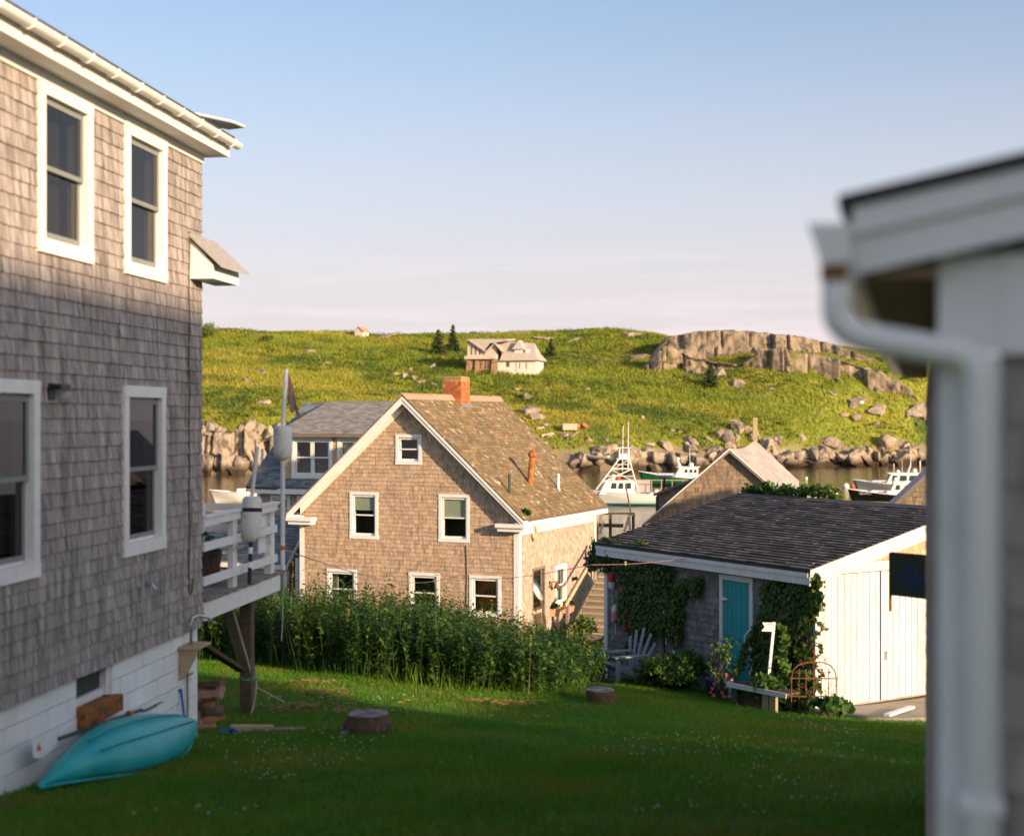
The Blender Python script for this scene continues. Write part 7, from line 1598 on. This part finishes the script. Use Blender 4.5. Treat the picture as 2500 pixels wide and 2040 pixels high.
# ------------------------------------------------------------------ spruces and bushes on the island
def spruce(px, py_base, hpx, label, d=None, wide=.36, seed=0, lean=0.0):
    p = hit(px, py_base) if d is None else at(px, py_base, d); h = hpx * p.y / FP; rd = random.Random(seed)
    t = thing('spruce_tree', label, 'spruce', (p.x, p.y, p.z - .3), 0, 'spruces on the island')
    MB().tube([(0, 0, 0), (lean * h * .5, 0, h * .5), (lean * h, 0, h * .97)], [.16 * h / 5, .10 * h / 5, .02], 7).obj('trunk', MT['trunk'], t)
    C = []; lv = 15
    for i in range(lv):
        f = .10 + .9 * i / lv; rr_ = h * wide * (1 - f) ** .8 * rd.uniform(.75, 1.15)
        nb_ = max(4, int(9 * (1 - f)) + 3)
        for j in range(nb_):
            a_ = rd.uniform(0, 6.28); L_ = rr_ * rd.uniform(.65, 1.1)
            for q in np.linspace(.15, 1, max(3, int(L_ * 5))): C.append((math.cos(a_) * L_ * q + lean * h * f, math.sin(a_) * L_ * q, h * f - .16 * L_ * q + .10 * L_ * q ** 2 + rd.uniform(-.04, .04) * h))
    leafy('crown', C, .26 * h / 6, 14, .16 * h / 6, MT['spruce'], t, flat=.8)
spruce(1070, 868, 66, 'broad dark spruce standing alone beside the taller pointed one', wide=.42, seed=1)
spruce(1106, 858, 68, 'tall pointed spruce on the skyline behind the broad one', wide=.30, seed=2)
spruce(1345, 872, 50, 'spruce directly behind the pale island house', wide=.42, seed=3)
spruce(1735, 948, 66, 'lone spruce below the cliff blocks casting a long shadow', wide=.40, seed=4)
for px, py, r, lab in ((502, 812, 2.6, 'rounded bush on the skyline by the grey house corner'), (650, 822, 1.0, 'small bush breaking the skyline above the flag'), (1750, 835, 1.4, 'green bush tucked into the skyline outcrop')):
    p = hit(px, py + 14); clump('island_bush', lab, 'bush', [(p.x + rv.gauss(0, r * .45), p.y + rv.gauss(0, r * .4), p.z + rv.uniform(.1, 1) * r, r * .55) for _ in range(16)], 60, .25, MT['hill_shrub'], False)

# ------------------------------------------------------------------ buildings and wreckage on the island
PALE = M('silvered_shingle_wall', (.50, .42, .35), .9, .12, 1.5, (2, 2, .5)); PALER = M('silvered_roof', (.44, .375, .34), .9, .12, 1.2); STONE = M('rough_stone_wall', (.36, .22, .13), .95, .3, 2.0, col2=(.20, .14, .09), mask=(.45, .6), mscale=1.6, bump=.1, bscale=3)
hp = hit(1225, 908); HI = Frame(*at(1140, 905, 300.0).xy, at(1225, 909, 300.0).z, .97, -.24)
hi = thing('island_house', 'pale shingled house with steep roofs, dormer and stone base on the island', 'house', HI.o, HI.rz)
def hq(px, py, y=0): return HI.on(px, py, y)
def H_(px, py, y=0): a = HI.on(px, py, y); return (a[0], y, a[1])
xr0, xr1 = hq(1205, 900)[0], hq(1310, 900)[0]; zg = -1.2; ze_ = hq(1250, 879)[1]; zr_ = hq(1260, 832)[1]
wo_ = (hq(1356 - 120, 0)[0],)
MB().box(xr0, xr1, 0, 6.5, zg, ze_).obj('white_wall', M('island_white_wall', (.66, .60, .54), .8, .06, 2), hi)
dxa, dxb = hq(1236, 0)[0], hq(1244, 0)[0]
dd_ = MB().box(dxa, dxb, -.04, .06, hq(1240, 895)[1], hq(1240, 884)[1]).obj('window', MT['wood_dark'], hi); MB().box(dxa - .08, dxb + .08, -.06, -.045, hq(1240, 896.5)[1], hq(1240, 895)[1]).obj('sill', PALE, dd_)
for px in (1269, 1285): MB().box(hq(px - 1, 0)[0], hq(px + 1, 0)[0], -.03, .05, hq(px, 900)[1], hq(px, 885)[1]).obj('slit_window', MT['wood_dark'], hi)
MB().box(hq(1259, 0)[0], hq(1263, 0)[0], -.05, -.003, hq(1260, 906)[1], hq(1260, 882)[1]).obj('shutter', PALE, hi)
# flared hip roof on the right block
e0, e1 = hq(1222, 0)[0], hq(1318, 0)[0]; m0, m1 = hq(1230, 0)[0], hq(1305, 0)[0]; zm_ = hq(1260, 862)[1]; r0, r1 = hq(1200, 0)[0], hq(1297, 0)[0]
rf = MB(); rf.v = [(e0, -.8, ze_ - .1), (e1, -.8, ze_ - .1), (e1, 7.2, ze_ - .1), (e0, 7.2, ze_ - .1), (m0 - .5, .5, zm_), (m1, .5, zm_), (m1, 6, zm_), (m0 - .5, 6, zm_), (r0, 3.2, zr_ + .2), (r1, 3.2, zr_ - .35)]
rf.f = [(0, 1, 5, 4), (1, 2, 6, 5), (2, 3, 7, 6), (3, 0, 4, 7), (4, 5, 9, 8), (5, 6, 9), (6, 7, 8, 9), (7, 4, 8), (0, 3, 2, 1)]
rf.obj('hip_roof', PALER, hi)
da, db = hq(1254, 0)[0], hq(1290, 0)[0]; zd0, zd1 = hq(1270, 862)[1], hq(1270, 852)[1]
dmr = MB().box(da, db, .6, 3.5, zd0 - .1, zd1).obj('dormer', M('island_white_wall2', (.66, .60, .54), .8, .06, 2), hi)
q = MB(); q.v = [(da - .4, .1, zd1), (hq(1278, 0)[0], .1, zd1), (hq(1278, 0)[0], 3.6, zd1), (da - .4, 3.6, zd1), (hq(1262, 0)[0], 1.6, hq(1262, 829)[1]), (hq(1268, 0)[0], 2.2, hq(1262, 829)[1])]; q.f = [(0, 1, 4), (1, 2, 5, 4), (2, 3, 5), (3, 0, 4, 5), (0, 3, 2, 1)]; q.obj('dormer_roof', PALER, dmr)
MB().box(hq(1276, 0)[0], hq(1281, 0)[0], .55, .61, zd0 + .15, zd1 - .1).obj('dormer_window', MT['wood_dark'], dmr)
# left block: stone base, timber gable above
y1_ = 5.5; xl0 = hq(1142, 0)[0]; xl1 = hq(1212, 0)[0]; zb_ = hq(1180, 877)[1]
sbm = MB().box(xl0, xl1, -.6, y1_, zg - .6, zb_).obj('stone_base', STONE, hi)
for a_, b_ in ((1142, 1152), (1163, 1170), (1203, 1216)): MB().ext([(hq(a_ - 2, 0)[0], -1.3, zg - .6), (hq(b_ + 1, 0)[0], -1.3, zg - .6), (hq(b_, 0)[0], -.9, zb_), (hq(a_, 0)[0], -.9, zb_)], (0, .8, 0)).obj('stone_pier', STONE, hi)
for px in (1158, 1176, 1188, 1194, 1200): MB().box(hq(px - 1.3, 0)[0], hq(px + 1.3, 0)[0], -.66, -.605, hq(px, 899)[1], hq(px, 882)[1]).obj('slit_window', MT['wood_dark'], hi)
MB().box(xl0 - .3, hq(1214, 0)[0], -1.5, y1_, zb_ + .002, hq(1180, 869)[1]).obj('balcony_band', PALE, hi)
zt0 = hq(1180, 869)[1]
MB().ext([(xl0, -.5, zt0 + .002), (xl1, -.5, zt0 + .002), H_(1212, 838, -.5), H_(1206, 837, -.5), H_(1184, 858, -.5), H_(1142, 831, -.5)], (0, y1_, 0)).obj('gable_wall', PALE, hi)
for i, (px, pt) in enumerate(((1153, 845), (1163, 849), (1173, 855), (1183, 862))): MB().box(hq(px - 1.3, 0)[0], hq(px + 1.3, 0)[0], -.56, -.503, hq(px, 866)[1], hq(px, pt)[1]).obj('tall_window', MT['wood_dark'], hi)
MB().ext([H_(1139, 828, -1.2), H_(1184, 858.5, -1.2), H_(1183, 853, -1.2), H_(1150, 828, -1.2)], (0, 7, .3)).obj('folded_roof', PALER, hi)
MB().ext([H_(1150, 827.5, -1.1), H_(1183, 853, -1.1), H_(1195, 838, -1.1), H_(1238, 832, -1.1), H_(1238, 828, -1.1)], (0, 7.5, .5)).obj('upper_roof', PALER, hi)
MB().ext([H_(1184, 858.5, -1.25), H_(1208, 836, -1.25), H_(1226, 858, -1.25), H_(1224, 858, -1.25), H_(1207, 839, -1.25), H_(1185, 860, -1.25)], (0, 7, 0)).obj('cross_gable_roof', PALER, hi)
# small hut on the skyline
hu = hit(883, 822); HU = Frame(*at(866, 826, hu.y).xy, at(866, 829, hu.y).z, .90, -.44); k_ = hu.y / FP
ht = thing('skyline_hut', 'small white hut with a reddish roof alone on the skyline', 'hut', HU.o, HU.rz); w_ = 2.3; zh = 2.0; zr2 = 3.0
MB().ext([(0, 0, -1), (w_, 0, -1), (w_, 0, zh), (w_ / 2, 0, zr2), (0, 0, zh)], (0, 2.6, 0)).obj('wall', M('hut_wall', (.66, .58, .50), .8, .08, 2), ht)
for a_ in (-.25, w_ + .25): MB().ext([(a_, -.2, zh - .2), (w_ / 2, -.2, zr2 + .02), (w_ / 2, -.2, zr2 + .14), (a_, -.2, zh - .06)], (0, 3.0, 0)).obj('roof', M('hut_roof', (.48, .26, .17), .9, .1, 2), ht)
MB().box(.55, 1.35, -.05, .02, .1, .9).obj('door', MT['wood_dark'], ht); MB().box(w_ - .02, w_ + .04, 1.0, 1.5, .8, 1.4).obj('window', MT['wood_dark'], ht)
# timber ramp rails, wreckage, hatch, gull
p0 = hit(1062, 898); tag(MB().ext([(p0.x - 2.2, p0.y, p0.z - .3), (p0.x, p0.y, p0.z - .3), (p0.x, p0.y, p0.z + 1.0)], (0, 1.2, 0)).obj('wedge_hatch', PALE), 'wedge shaped pale wooden hatch in the grass near the island house', 'hatch')
def isl_beam(a, b, w, name, label, cat, mat='wood_grey', lift=.3, group=None):
    p, q = hit(*a), hit(*b); return tag(MB().beam(p + Vector((0, 0, lift)), q + Vector((0, 0, lift)), w, w * .8).obj(name, MT[mat]), label, cat, group)
isl_beam((1378, 870), (1470, 886), .35, 'ramp_timber', 'long grey slipway timber running down the slope beside the island house', 'timber'); isl_beam((1470, 884), (1545, 898), .3, 'ramp_timber', 'lower length of slipway timber in the grass under the cliff', 'timber'); isl_beam((1450, 882), (1472, 892), .35, 'ramp_timber', 'short brace timber below the slipway rail', 'timber')
isl_beam((1322, 1070), (1352, 1064), .4, 'driftwood', 'pale driftwood trunk above the shore past the gabled roof', 'driftwood', 'wood_tan'); isl_beam((1384, 1075), (1412, 1058), .35, 'driftwood', 'leaning grey plank against the wreckage above the shore', 'driftwood'); isl_beam((1310, 1052), (1328, 1050), .35, 'driftwood', 'short driftwood log higher above the shore', 'driftwood', 'wood_tan')
p = hit(1390, 1056); wr = thing('wreck_box', 'broken pink and white box wreck lying above the shore', 'wreckage', p, .2)
MB().box(-1.3, 1.3, -.6, .6, .3, 1.25).obj('box', M('pink_white_panel', (.52, .36, .28), .8, .1, 2), wr); MB().box(-1.4, 1.4, -.65, .65, 1.252, 1.4).obj('lid', M('faded_lid', (.55, .42, .35), .9, .1, 2), wr)
p = hit(1415, 1046); nt_ = MB()
for i in range(12): nt_.ball(p + Vector((rv.gauss(0, .6), rv.gauss(0, .4), rv.uniform(.1, .7))), rv.uniform(.25, .45), 8)
tag(nt_.obj('net_heap', M('faded_net', (.40, .16, .07), .9, .2, 2), smooth=True), 'heap of orange net beside the pink wreck above the shore', 'net')
p = hit(2085, 1012); gu = thing('gull', 'white gull flying low across the island slope', 'gull', p + Vector((0, -6, 2.2)))
MB().lathe([(.02, -.5), (.12, -.3), (.20, 0), (.16, .25), (.09, .42), (.02, .52)], 8, Matrix.Rotation(R(90), 4, 'Y')).obj('body', MT['white'], gu, smooth=True)
for s in (-1, 1): MB().add([(-.15, 0, .05), (.2, 0, .05), (.25, s * .7, .45), (-.05, s * .75, .42), (0, s * 1.35, .1), (-.1, s * 1.3, .08)], [(0, 1, 2, 3), (3, 2, 4, 5)]).obj('wing', MT['white'], gu)

# ------------------------------------------------------------------ boats at their moorings
def boat(label, bow_px, wl_py, L_, heading, hull_mat, B=3.0, fb=1.0, sheer=.75, boot=None, cabin=None, name='lobster_boat', rail_mat='white', group=None):
    d = CZ / ((wl_py - CY) / FP); p = at(bow_px, wl_py, d); t = thing(name, label, 'boat', (p.x, d, 0.0), heading, group)
    n = 26; V = []; sec = [(1.0, 1.0), (.97, .78), (.90, .5), (.80, .22), (.55, -.05), (.0, -.22)]
    def hb(f): return max(B / 2 * (1 - (1 - min(f / .62, 1)) ** 2.3) * (1 - .10 * max(0, (f - .7) / .3)), .03)
    def sh(f): return fb + sheer * (1 - f) ** 2.2
    for i in range(n + 1):
        f = i / n; h, s = hb(f), sh(f); rake = .55 * (1 - f) ** 3
        ring = [(L_ * f - rake * zf + (.0 if True else 0), -h * wf * (1 if zf > .5 else (.55 + .45 * min(1, f * 2.2))), s * zf if zf > 0 else zf * 1.2) for wf, zf in sec]
        ring += [(a, -b, c) for a, b, c in ring[-2::-1]]; V += ring
    m_ = len(sec) * 2 - 1
    F = [(i * m_ + j, i * m_ + j + 1, (i + 1) * m_ + j + 1, (i + 1) * m_ + j) for i in range(n) for j in range(m_ - 1)] + [tuple(range(n * m_, (n + 1) * m_)), tuple(range(m_ - 1, -1, -1))]
    hl = MB().add(V, F).obj('hull', hull_mat, t, smooth=True)
    dk = MB(); dk.v = [(L_ * i / n - .55 * (1 - i / n) ** 3 * .9, s * hb(i / n) * .98, sh(i / n) - .08) for s in (-1, 1) for i in range(n + 1)]; dk.f = [(i, i + 1, n + 2 + i, n + 1 + i) for i in range(n)]; dk.obj('deck', MT['white'], t)
    for s in (-1, 1): MB().tube([(L_ * i / n - .55 * (1 - i / n) ** 3, s * (hb(i / n) + .02), sh(i / n) + .02) for i in range(n + 1)], .055, 6).obj('rub_rail', MT[rail_mat], t)
    if boot is not None:
        for s in (-1, 1): MB().tube([(L_ * f - .5 * (1 - f) ** 3 * .15, s * (hb(f) * (.80) * (.55 + .45 * min(1, f * 2.2)) + .03), .16) for f in np.linspace(0.01, 1, 20)], .07, 6).obj('waterline_stripe', boot, t)
    t['d'] = 0; del t['d']
    return t, hb, sh
def house(t, x0, x1, hw, z0, z1, wins, rake=.5, roof_over=.25, mat='white', win='glassy'):
    h = MB().ext([(x0, -hw, z0), (x1, -hw, z0), (x1, -hw, z1), (x0 + rake, -hw, z1)], (0, 2 * hw, 0)).obj('wheelhouse', MT[mat], t)
    MB().box(x0 + rake - roof_over * 1.5, x1 + roof_over, -hw - .08, hw + .08, z1 + .003, z1 + .09).obj('roof', MT['white'], h)
    for a, b, c, e in wins:
        for s in (-1, 1): MB().ext([(a, s * (hw + .012), c), (b, s * (hw + .012), c), (b, s * (hw + .012), e), (a + .12, s * (hw + .012), e)], (0, -s * .01, 0)).obj('window', MT['boat_glass'], h)
    dzz = z1 - z0
    for s in (-.52, .52): MB().add([(x0 + rake * .45 - .015, s * hw - hw * .4, z0 + dzz * .45), (x0 + rake * .45 - .015, s * hw + hw * .4, z0 + dzz * .45), (x0 + rake * .92 - .015, s * hw + hw * .4, z0 + dzz * .92), (x0 + rake * .92 - .015, s * hw - hw * .4, z0 + dzz * .92), (x0 + rake * .45, s * hw - hw * .4, z0 + dzz * .45), (x0 + rake * .45, s * hw + hw * .4, z0 + dzz * .45), (x0 + rake * .92, s * hw + hw * .4, z0 + dzz * .92), (x0 + rake * .92, s * hw - hw * .4, z0 + dzz * .92)],
                                        [(0, 1, 2, 3), (4, 7, 6, 5), (0, 4, 5, 1), (1, 5, 6, 2), (2, 6, 7, 3), (3, 7, 4, 0)]).obj('windscreen', MT['boat_glass'], h)
    return h
MT['boat_glass'] = M('dark_boat_glass', (.03, .05, .06), .08, .05, 2, spec=.8)
def gloss(n_, c, r=.3): return M(n_, c, r, .05, 1.0, spec=.5)
def ant(t, x, y, z0, z1, r=.03, lean=0.0): return MB().tube([(x, y, z0), (x + lean, y, z1)], [r, r * .6], 6).obj('antenna', MT['gutter'], t)
# white boat with the tower
t, hb, sh = boat('white fishing boat with a tall lookout tower moored past the gabled roof', 1418, 1231, 11.6, R(-4), gloss('white_gelcoat', (.76, .73, .72)), B=3.4, fb=1.05, sheer=.55, boot=M('teal_boot', (.02, .22, .25), .5))
house(t, 1.9, 5.6, 1.15, 1.1, 2.45, [(3.1, 3.7, 1.7, 2.3), (3.85, 4.4, 1.7, 2.3), (4.55, 5.2, 1.7, 2.3)], rake=.7)
pz = 1.2; W2 = 1.3
for (xa, ya), (xb, yb) in (((1.6, -1.2), (4.0, -.6)), ((1.6, 1.2), (4.0, .6)), ((5.9, -1.25), (5.0, -.6)), ((5.9, 1.25), (5.0, .6))):
    MB().tube([(xa, ya, pz + .4), (xb, yb, 4.8), (xb, yb, 5.9)], .06, 6).obj('tower_leg', MT['gutter'], t)
for z_, x0_, x1_ in ((3.7, 3.1, 5.3), (4.7, 3.7, 5.1), (5.85, 3.6, 5.2)):
    MB().box(x0_, x1_, -.75, .75, z_, z_ + .09).obj('platform', MT['white'], t)
for (a, b) in (((2.2, -1, 2.3), (5.3, -.8, 3.7)), ((5.7, -1.1, 2.3), (3.1, -.8, 3.7)), ((3.3, -.8, 3.7), (5.0, -.65, 4.7)), ((2.2, 1, 2.3), (5.3, .8, 3.7)), ((2.7, -.9, 3.0), (5.6, -1.0, 3.0)), ((3.5, -.7, 4.2), (5.2, -.7, 4.2))): MB().tube([a, b], .035, 5).obj('tower_brace', MT['gutter'], t)
MB().box(3.9, 4.9, -.5, .5, 4.8, 5.3).obj('control_console', MT['white'], t)
ant(t, 4.3, -.5, 3.5, 8.2, .05, .1); ant(t, 4.9, .5, 3.5, 8.6, .05, .05)
MB().box(5.7, 7.2, -.05, .05, 1.1, 2.6).obj('grey_screen', M('grey_mesh_screen', (.38, .33, .33), .8), t)
for x in (7.3, 8.3, 9.4, 10.5, 11.4): MB().tube([(x, -1.5, 1.0), (x, -1.5, 2.6)], .04, 5).obj('rail_post', MT['wood_tan'], t)
MB().tube([(5.8, -1.5, 2.62), (11.5, -1.5, 2.62)], .04, 5).tube([(7.3, -1.5, 1.75), (11.5, -1.5, 1.75)], .025, 5).obj('rail', MT['wood_tan'], t)
for x, y, m_ in ((7.8, -1.3, 'buoy_white'), (8.2, -1.3, 'pink'), (8.6, -1.35, 'green_buoy')): MB().ball((x, y, 1.35), .35, 10).obj('fender', MT[m_], t, smooth=True)
MB().ball((3.4, 0, 2.8), .36, 10).obj('radar_dome', MT['white'], t, smooth=True); MB().ball((3.9, -.3, 2.75), .25, 10).obj('raft_canister', MT['orange_buoy'], t, smooth=True)
# green boat
t, hb, sh = boat('green hulled lobster boat with white wheelhouse near the island shore', 1569, 1183, 10.8, R(-9), gloss('green_gelcoat', (.015, .16, .075)), B=3.2, fb=.85, sheer=.95, boot=M('dark_boot', (.02, .03, .025), .6))
house(t, 4.2, 7.4, 1.25, .85, 2.4, [(5.6, 6.05, 1.7, 2.15), (6.25, 6.7, 1.7, 2.15), (6.85, 7.25, 1.7, 2.15)], rake=.8)
MB().ext([(1.6, -.8, 1.2), (4.6, -1.0, 1.0), (4.6, -1.0, 1.6), (2.2, -.75, 1.55)], (0, 1.8, 0)).obj('trunk_cabin', MT['white'], t)
ant(t, 6.3, .3, 2.4, 5.0, .04); MB().ball((6.5, 0, 2.7), .33, 10).obj('radar_dome', MT['white'], t, smooth=True); MB().tube([(5.0, 0, 2.45), (4.7, 0, 3.3)], [.2, .12], 8).ball((4.7, 0, 3.5), .27, 8).obj('searchlight_mast', MT['white'], t)
# grey boat
t, hb, sh = boat('grey hulled cabin boat with three dark side windows behind the black one', 2093, 1201, 9.8, R(-8), gloss('grey_gelcoat', (.22, .235, .26)), B=3.1, fb=.85, sheer=.65)
house(t, 3.2, 7.2, 1.2, .85, 2.3, [(3.9, 4.6, 1.45, 2.1), (4.8, 5.7, 1.45, 2.1), (5.9, 6.9, 1.45, 2.1)], rake=.7)
MB().ext([(1.4, -.75, 1.1), (3.6, -1.05, .9), (3.6, -1.05, 1.5), (1.9, -.7, 1.45)], (0, 1.8, 0)).obj('trunk_cabin', MT['white'], t)
for a in (1.95, 2.75): MB().box(a, a + .5, -1.08, -.7, 1.2, 1.32).obj('port_light', MT['boat_glass'], t)
MB().tube([(5.9, 0, 2.35), (6.3, 0, 3.4)], [.18, .1], 8).obj('mast', MT['metal'], t); ant(t, 6.3, 0, 3.3, 5.6, .045, .0); ant(t, 5.2, -.8, 2.3, 3.9, .03); MB().ball((6.75, 0, 2.6), .3, 10).obj('radar_dome', MT['white'], t, smooth=True); MB().ball((4.8, 0, 2.5), .25, 10).obj('radar_dome', MT['white'], t, smooth=True)
# black boat with its name on the bow
t, hb, sh = boat('black hulled boat named on its bow beyond the garage roof', 2082, 1228, 8.6, R(-10), gloss('black_gelcoat', (.012, .012, .012), .25), B=2.7, fb=.85, sheer=.65, boot=M('grey_boot', (.3, .28, .25), .6))
house(t, 3.6, 5.2, 1.0, .85, 2.25, [(4.25, 4.75, 1.5, 2.0)], rake=.55, roof_over=.08)
MB().ext([(1.5, -.65, 1.05), (3.8, -.9, .9), (3.8, -.9, 1.4), (2.0, -.62, 1.4)], (0, 1.5, 0)).obj('trunk_cabin', MT['white'], t); MB().box(2.6, 2.95, -.93, -.6, 1.12, 1.26).obj('port_light', MT['boat_glass'], t)
MB().ball((3.5, -.95, 1.15), .3, 10).obj('fender', MT['buoy_white'], t, smooth=True); MB().ball((4.4, 0, 2.5), .26, 10).obj('radar_dome', MT['white'], t, smooth=True)
f_ = .22; hx_ = -(hb(.21) + .10); tm = Matrix.Translation((.62, -hb(.10) * .97 - .09, .98)) @ Matrix.Rotation(math.atan2(-(hb(.28) - hb(.10)), .18 * 8.6), 4, 'Z') @ Matrix.Rotation(R(84), 4, 'X')
text_mesh('name_lettering', 'LEGACY', .36, MT['white'], t, tm, align='LEFT')
# white skiff by the shed roof
t, hb, sh = boat('small white open boat on the water left of the dormer house', 523, 1226, 6.2, R(-6), gloss('skiff_white', (.78, .74, .70)), B=2.1, fb=.95, sheer=.35, name='open_boat')
MB().box(2.6, 3.3, -.4, .4, .9, 1.5).obj('console', MT['white'], t)
# rowing boat drawn up on the rocks
p = hit(1450, 1130); rw = thing('rowing_boat', 'small grey rowing boat drawn up on the shore rocks', 'boat', p + Vector((-1.2, -1.5, .5)), R(-35))
V = []; n = 14
for i in range(n + 1):
    f = i / n; h = .75 * math.sin(math.pi * (.12 + .8 * f)) ** .7; s = .25 * (2 * f - 1) ** 2
    V += [(4.4 * f, -h, .55 + s), (4.4 * f, -h * .7, .1 + s), (4.4 * f, 0, -.02 + s), (4.4 * f, h * .7, .1 + s), (4.4 * f, h, .55 + s)]
m = MB().add(V, [(i * 5 + j, i * 5 + j + 1, (i + 1) * 5 + j + 1, (i + 1) * 5 + j) for i in range(n) for j in range(4)] + [(0, 1, 2, 3, 4), tuple(range(n * 5, n * 5 + 5))]).obj('hull', M('grey_boat_paint', (.40, .38, .36), .7), rw, smooth=True)
md = m.modifiers.new('thick', 'SOLIDIFY'); md.thickness = .05
for x in (1.2, 2.4, 3.4): MB().box(x, x + .25, -.62, .62, .42, .46).obj('thwart', MT['wood_tan'], rw)
# mooring buoys
for px, py, r, mat, lab in ((2039, 1207, .38, 'buoy_white', 'white mooring ball nearest the black boat bow'), (2065, 1190, .45, 'buoy_white', 'large white mooring ball off the grey boat bow'), (2082, 1189, .28, 'orange_buoy', 'orange mooring ball beside the large white one'),
                            (1930, 1170, .36, 'buoy_white', 'white mooring ball just past the sagging shed roof'), (1968, 1169, .26, 'buoy_white', 'smaller white mooring ball in open water'), (2246, 1141, .28, 'buoy_white', 'upright white mooring stick close to the island shore'), (2182, 1143, .2, 'buoy_white', 'tiny mooring stick behind the grey boat')):
    d = CZ / ((py - CY) / FP); p = at(px, py, d); t = thing('mooring_buoy', lab, 'buoy', (p.x, d, 0), 0, 'mooring buoys in the harbour')
    MB().lathe([(.02, -r * .5), (r * .8, -r * .3), (r, r * .25), (r * .9, r * .8), (r * .5, r * 1.2), (.02, r * 1.3)] if 'stick' not in lab else [(.02, -.2), (r * .5, 0), (r * .5, r * 4), (.02, r * 4.6)], 14).obj('ball', MT[mat], t, smooth=True)
    MB().tube([(0, 0, r * .9), (0, 0, r * 1.6)], .05, 6).obj('eye', MT['metal'], t)
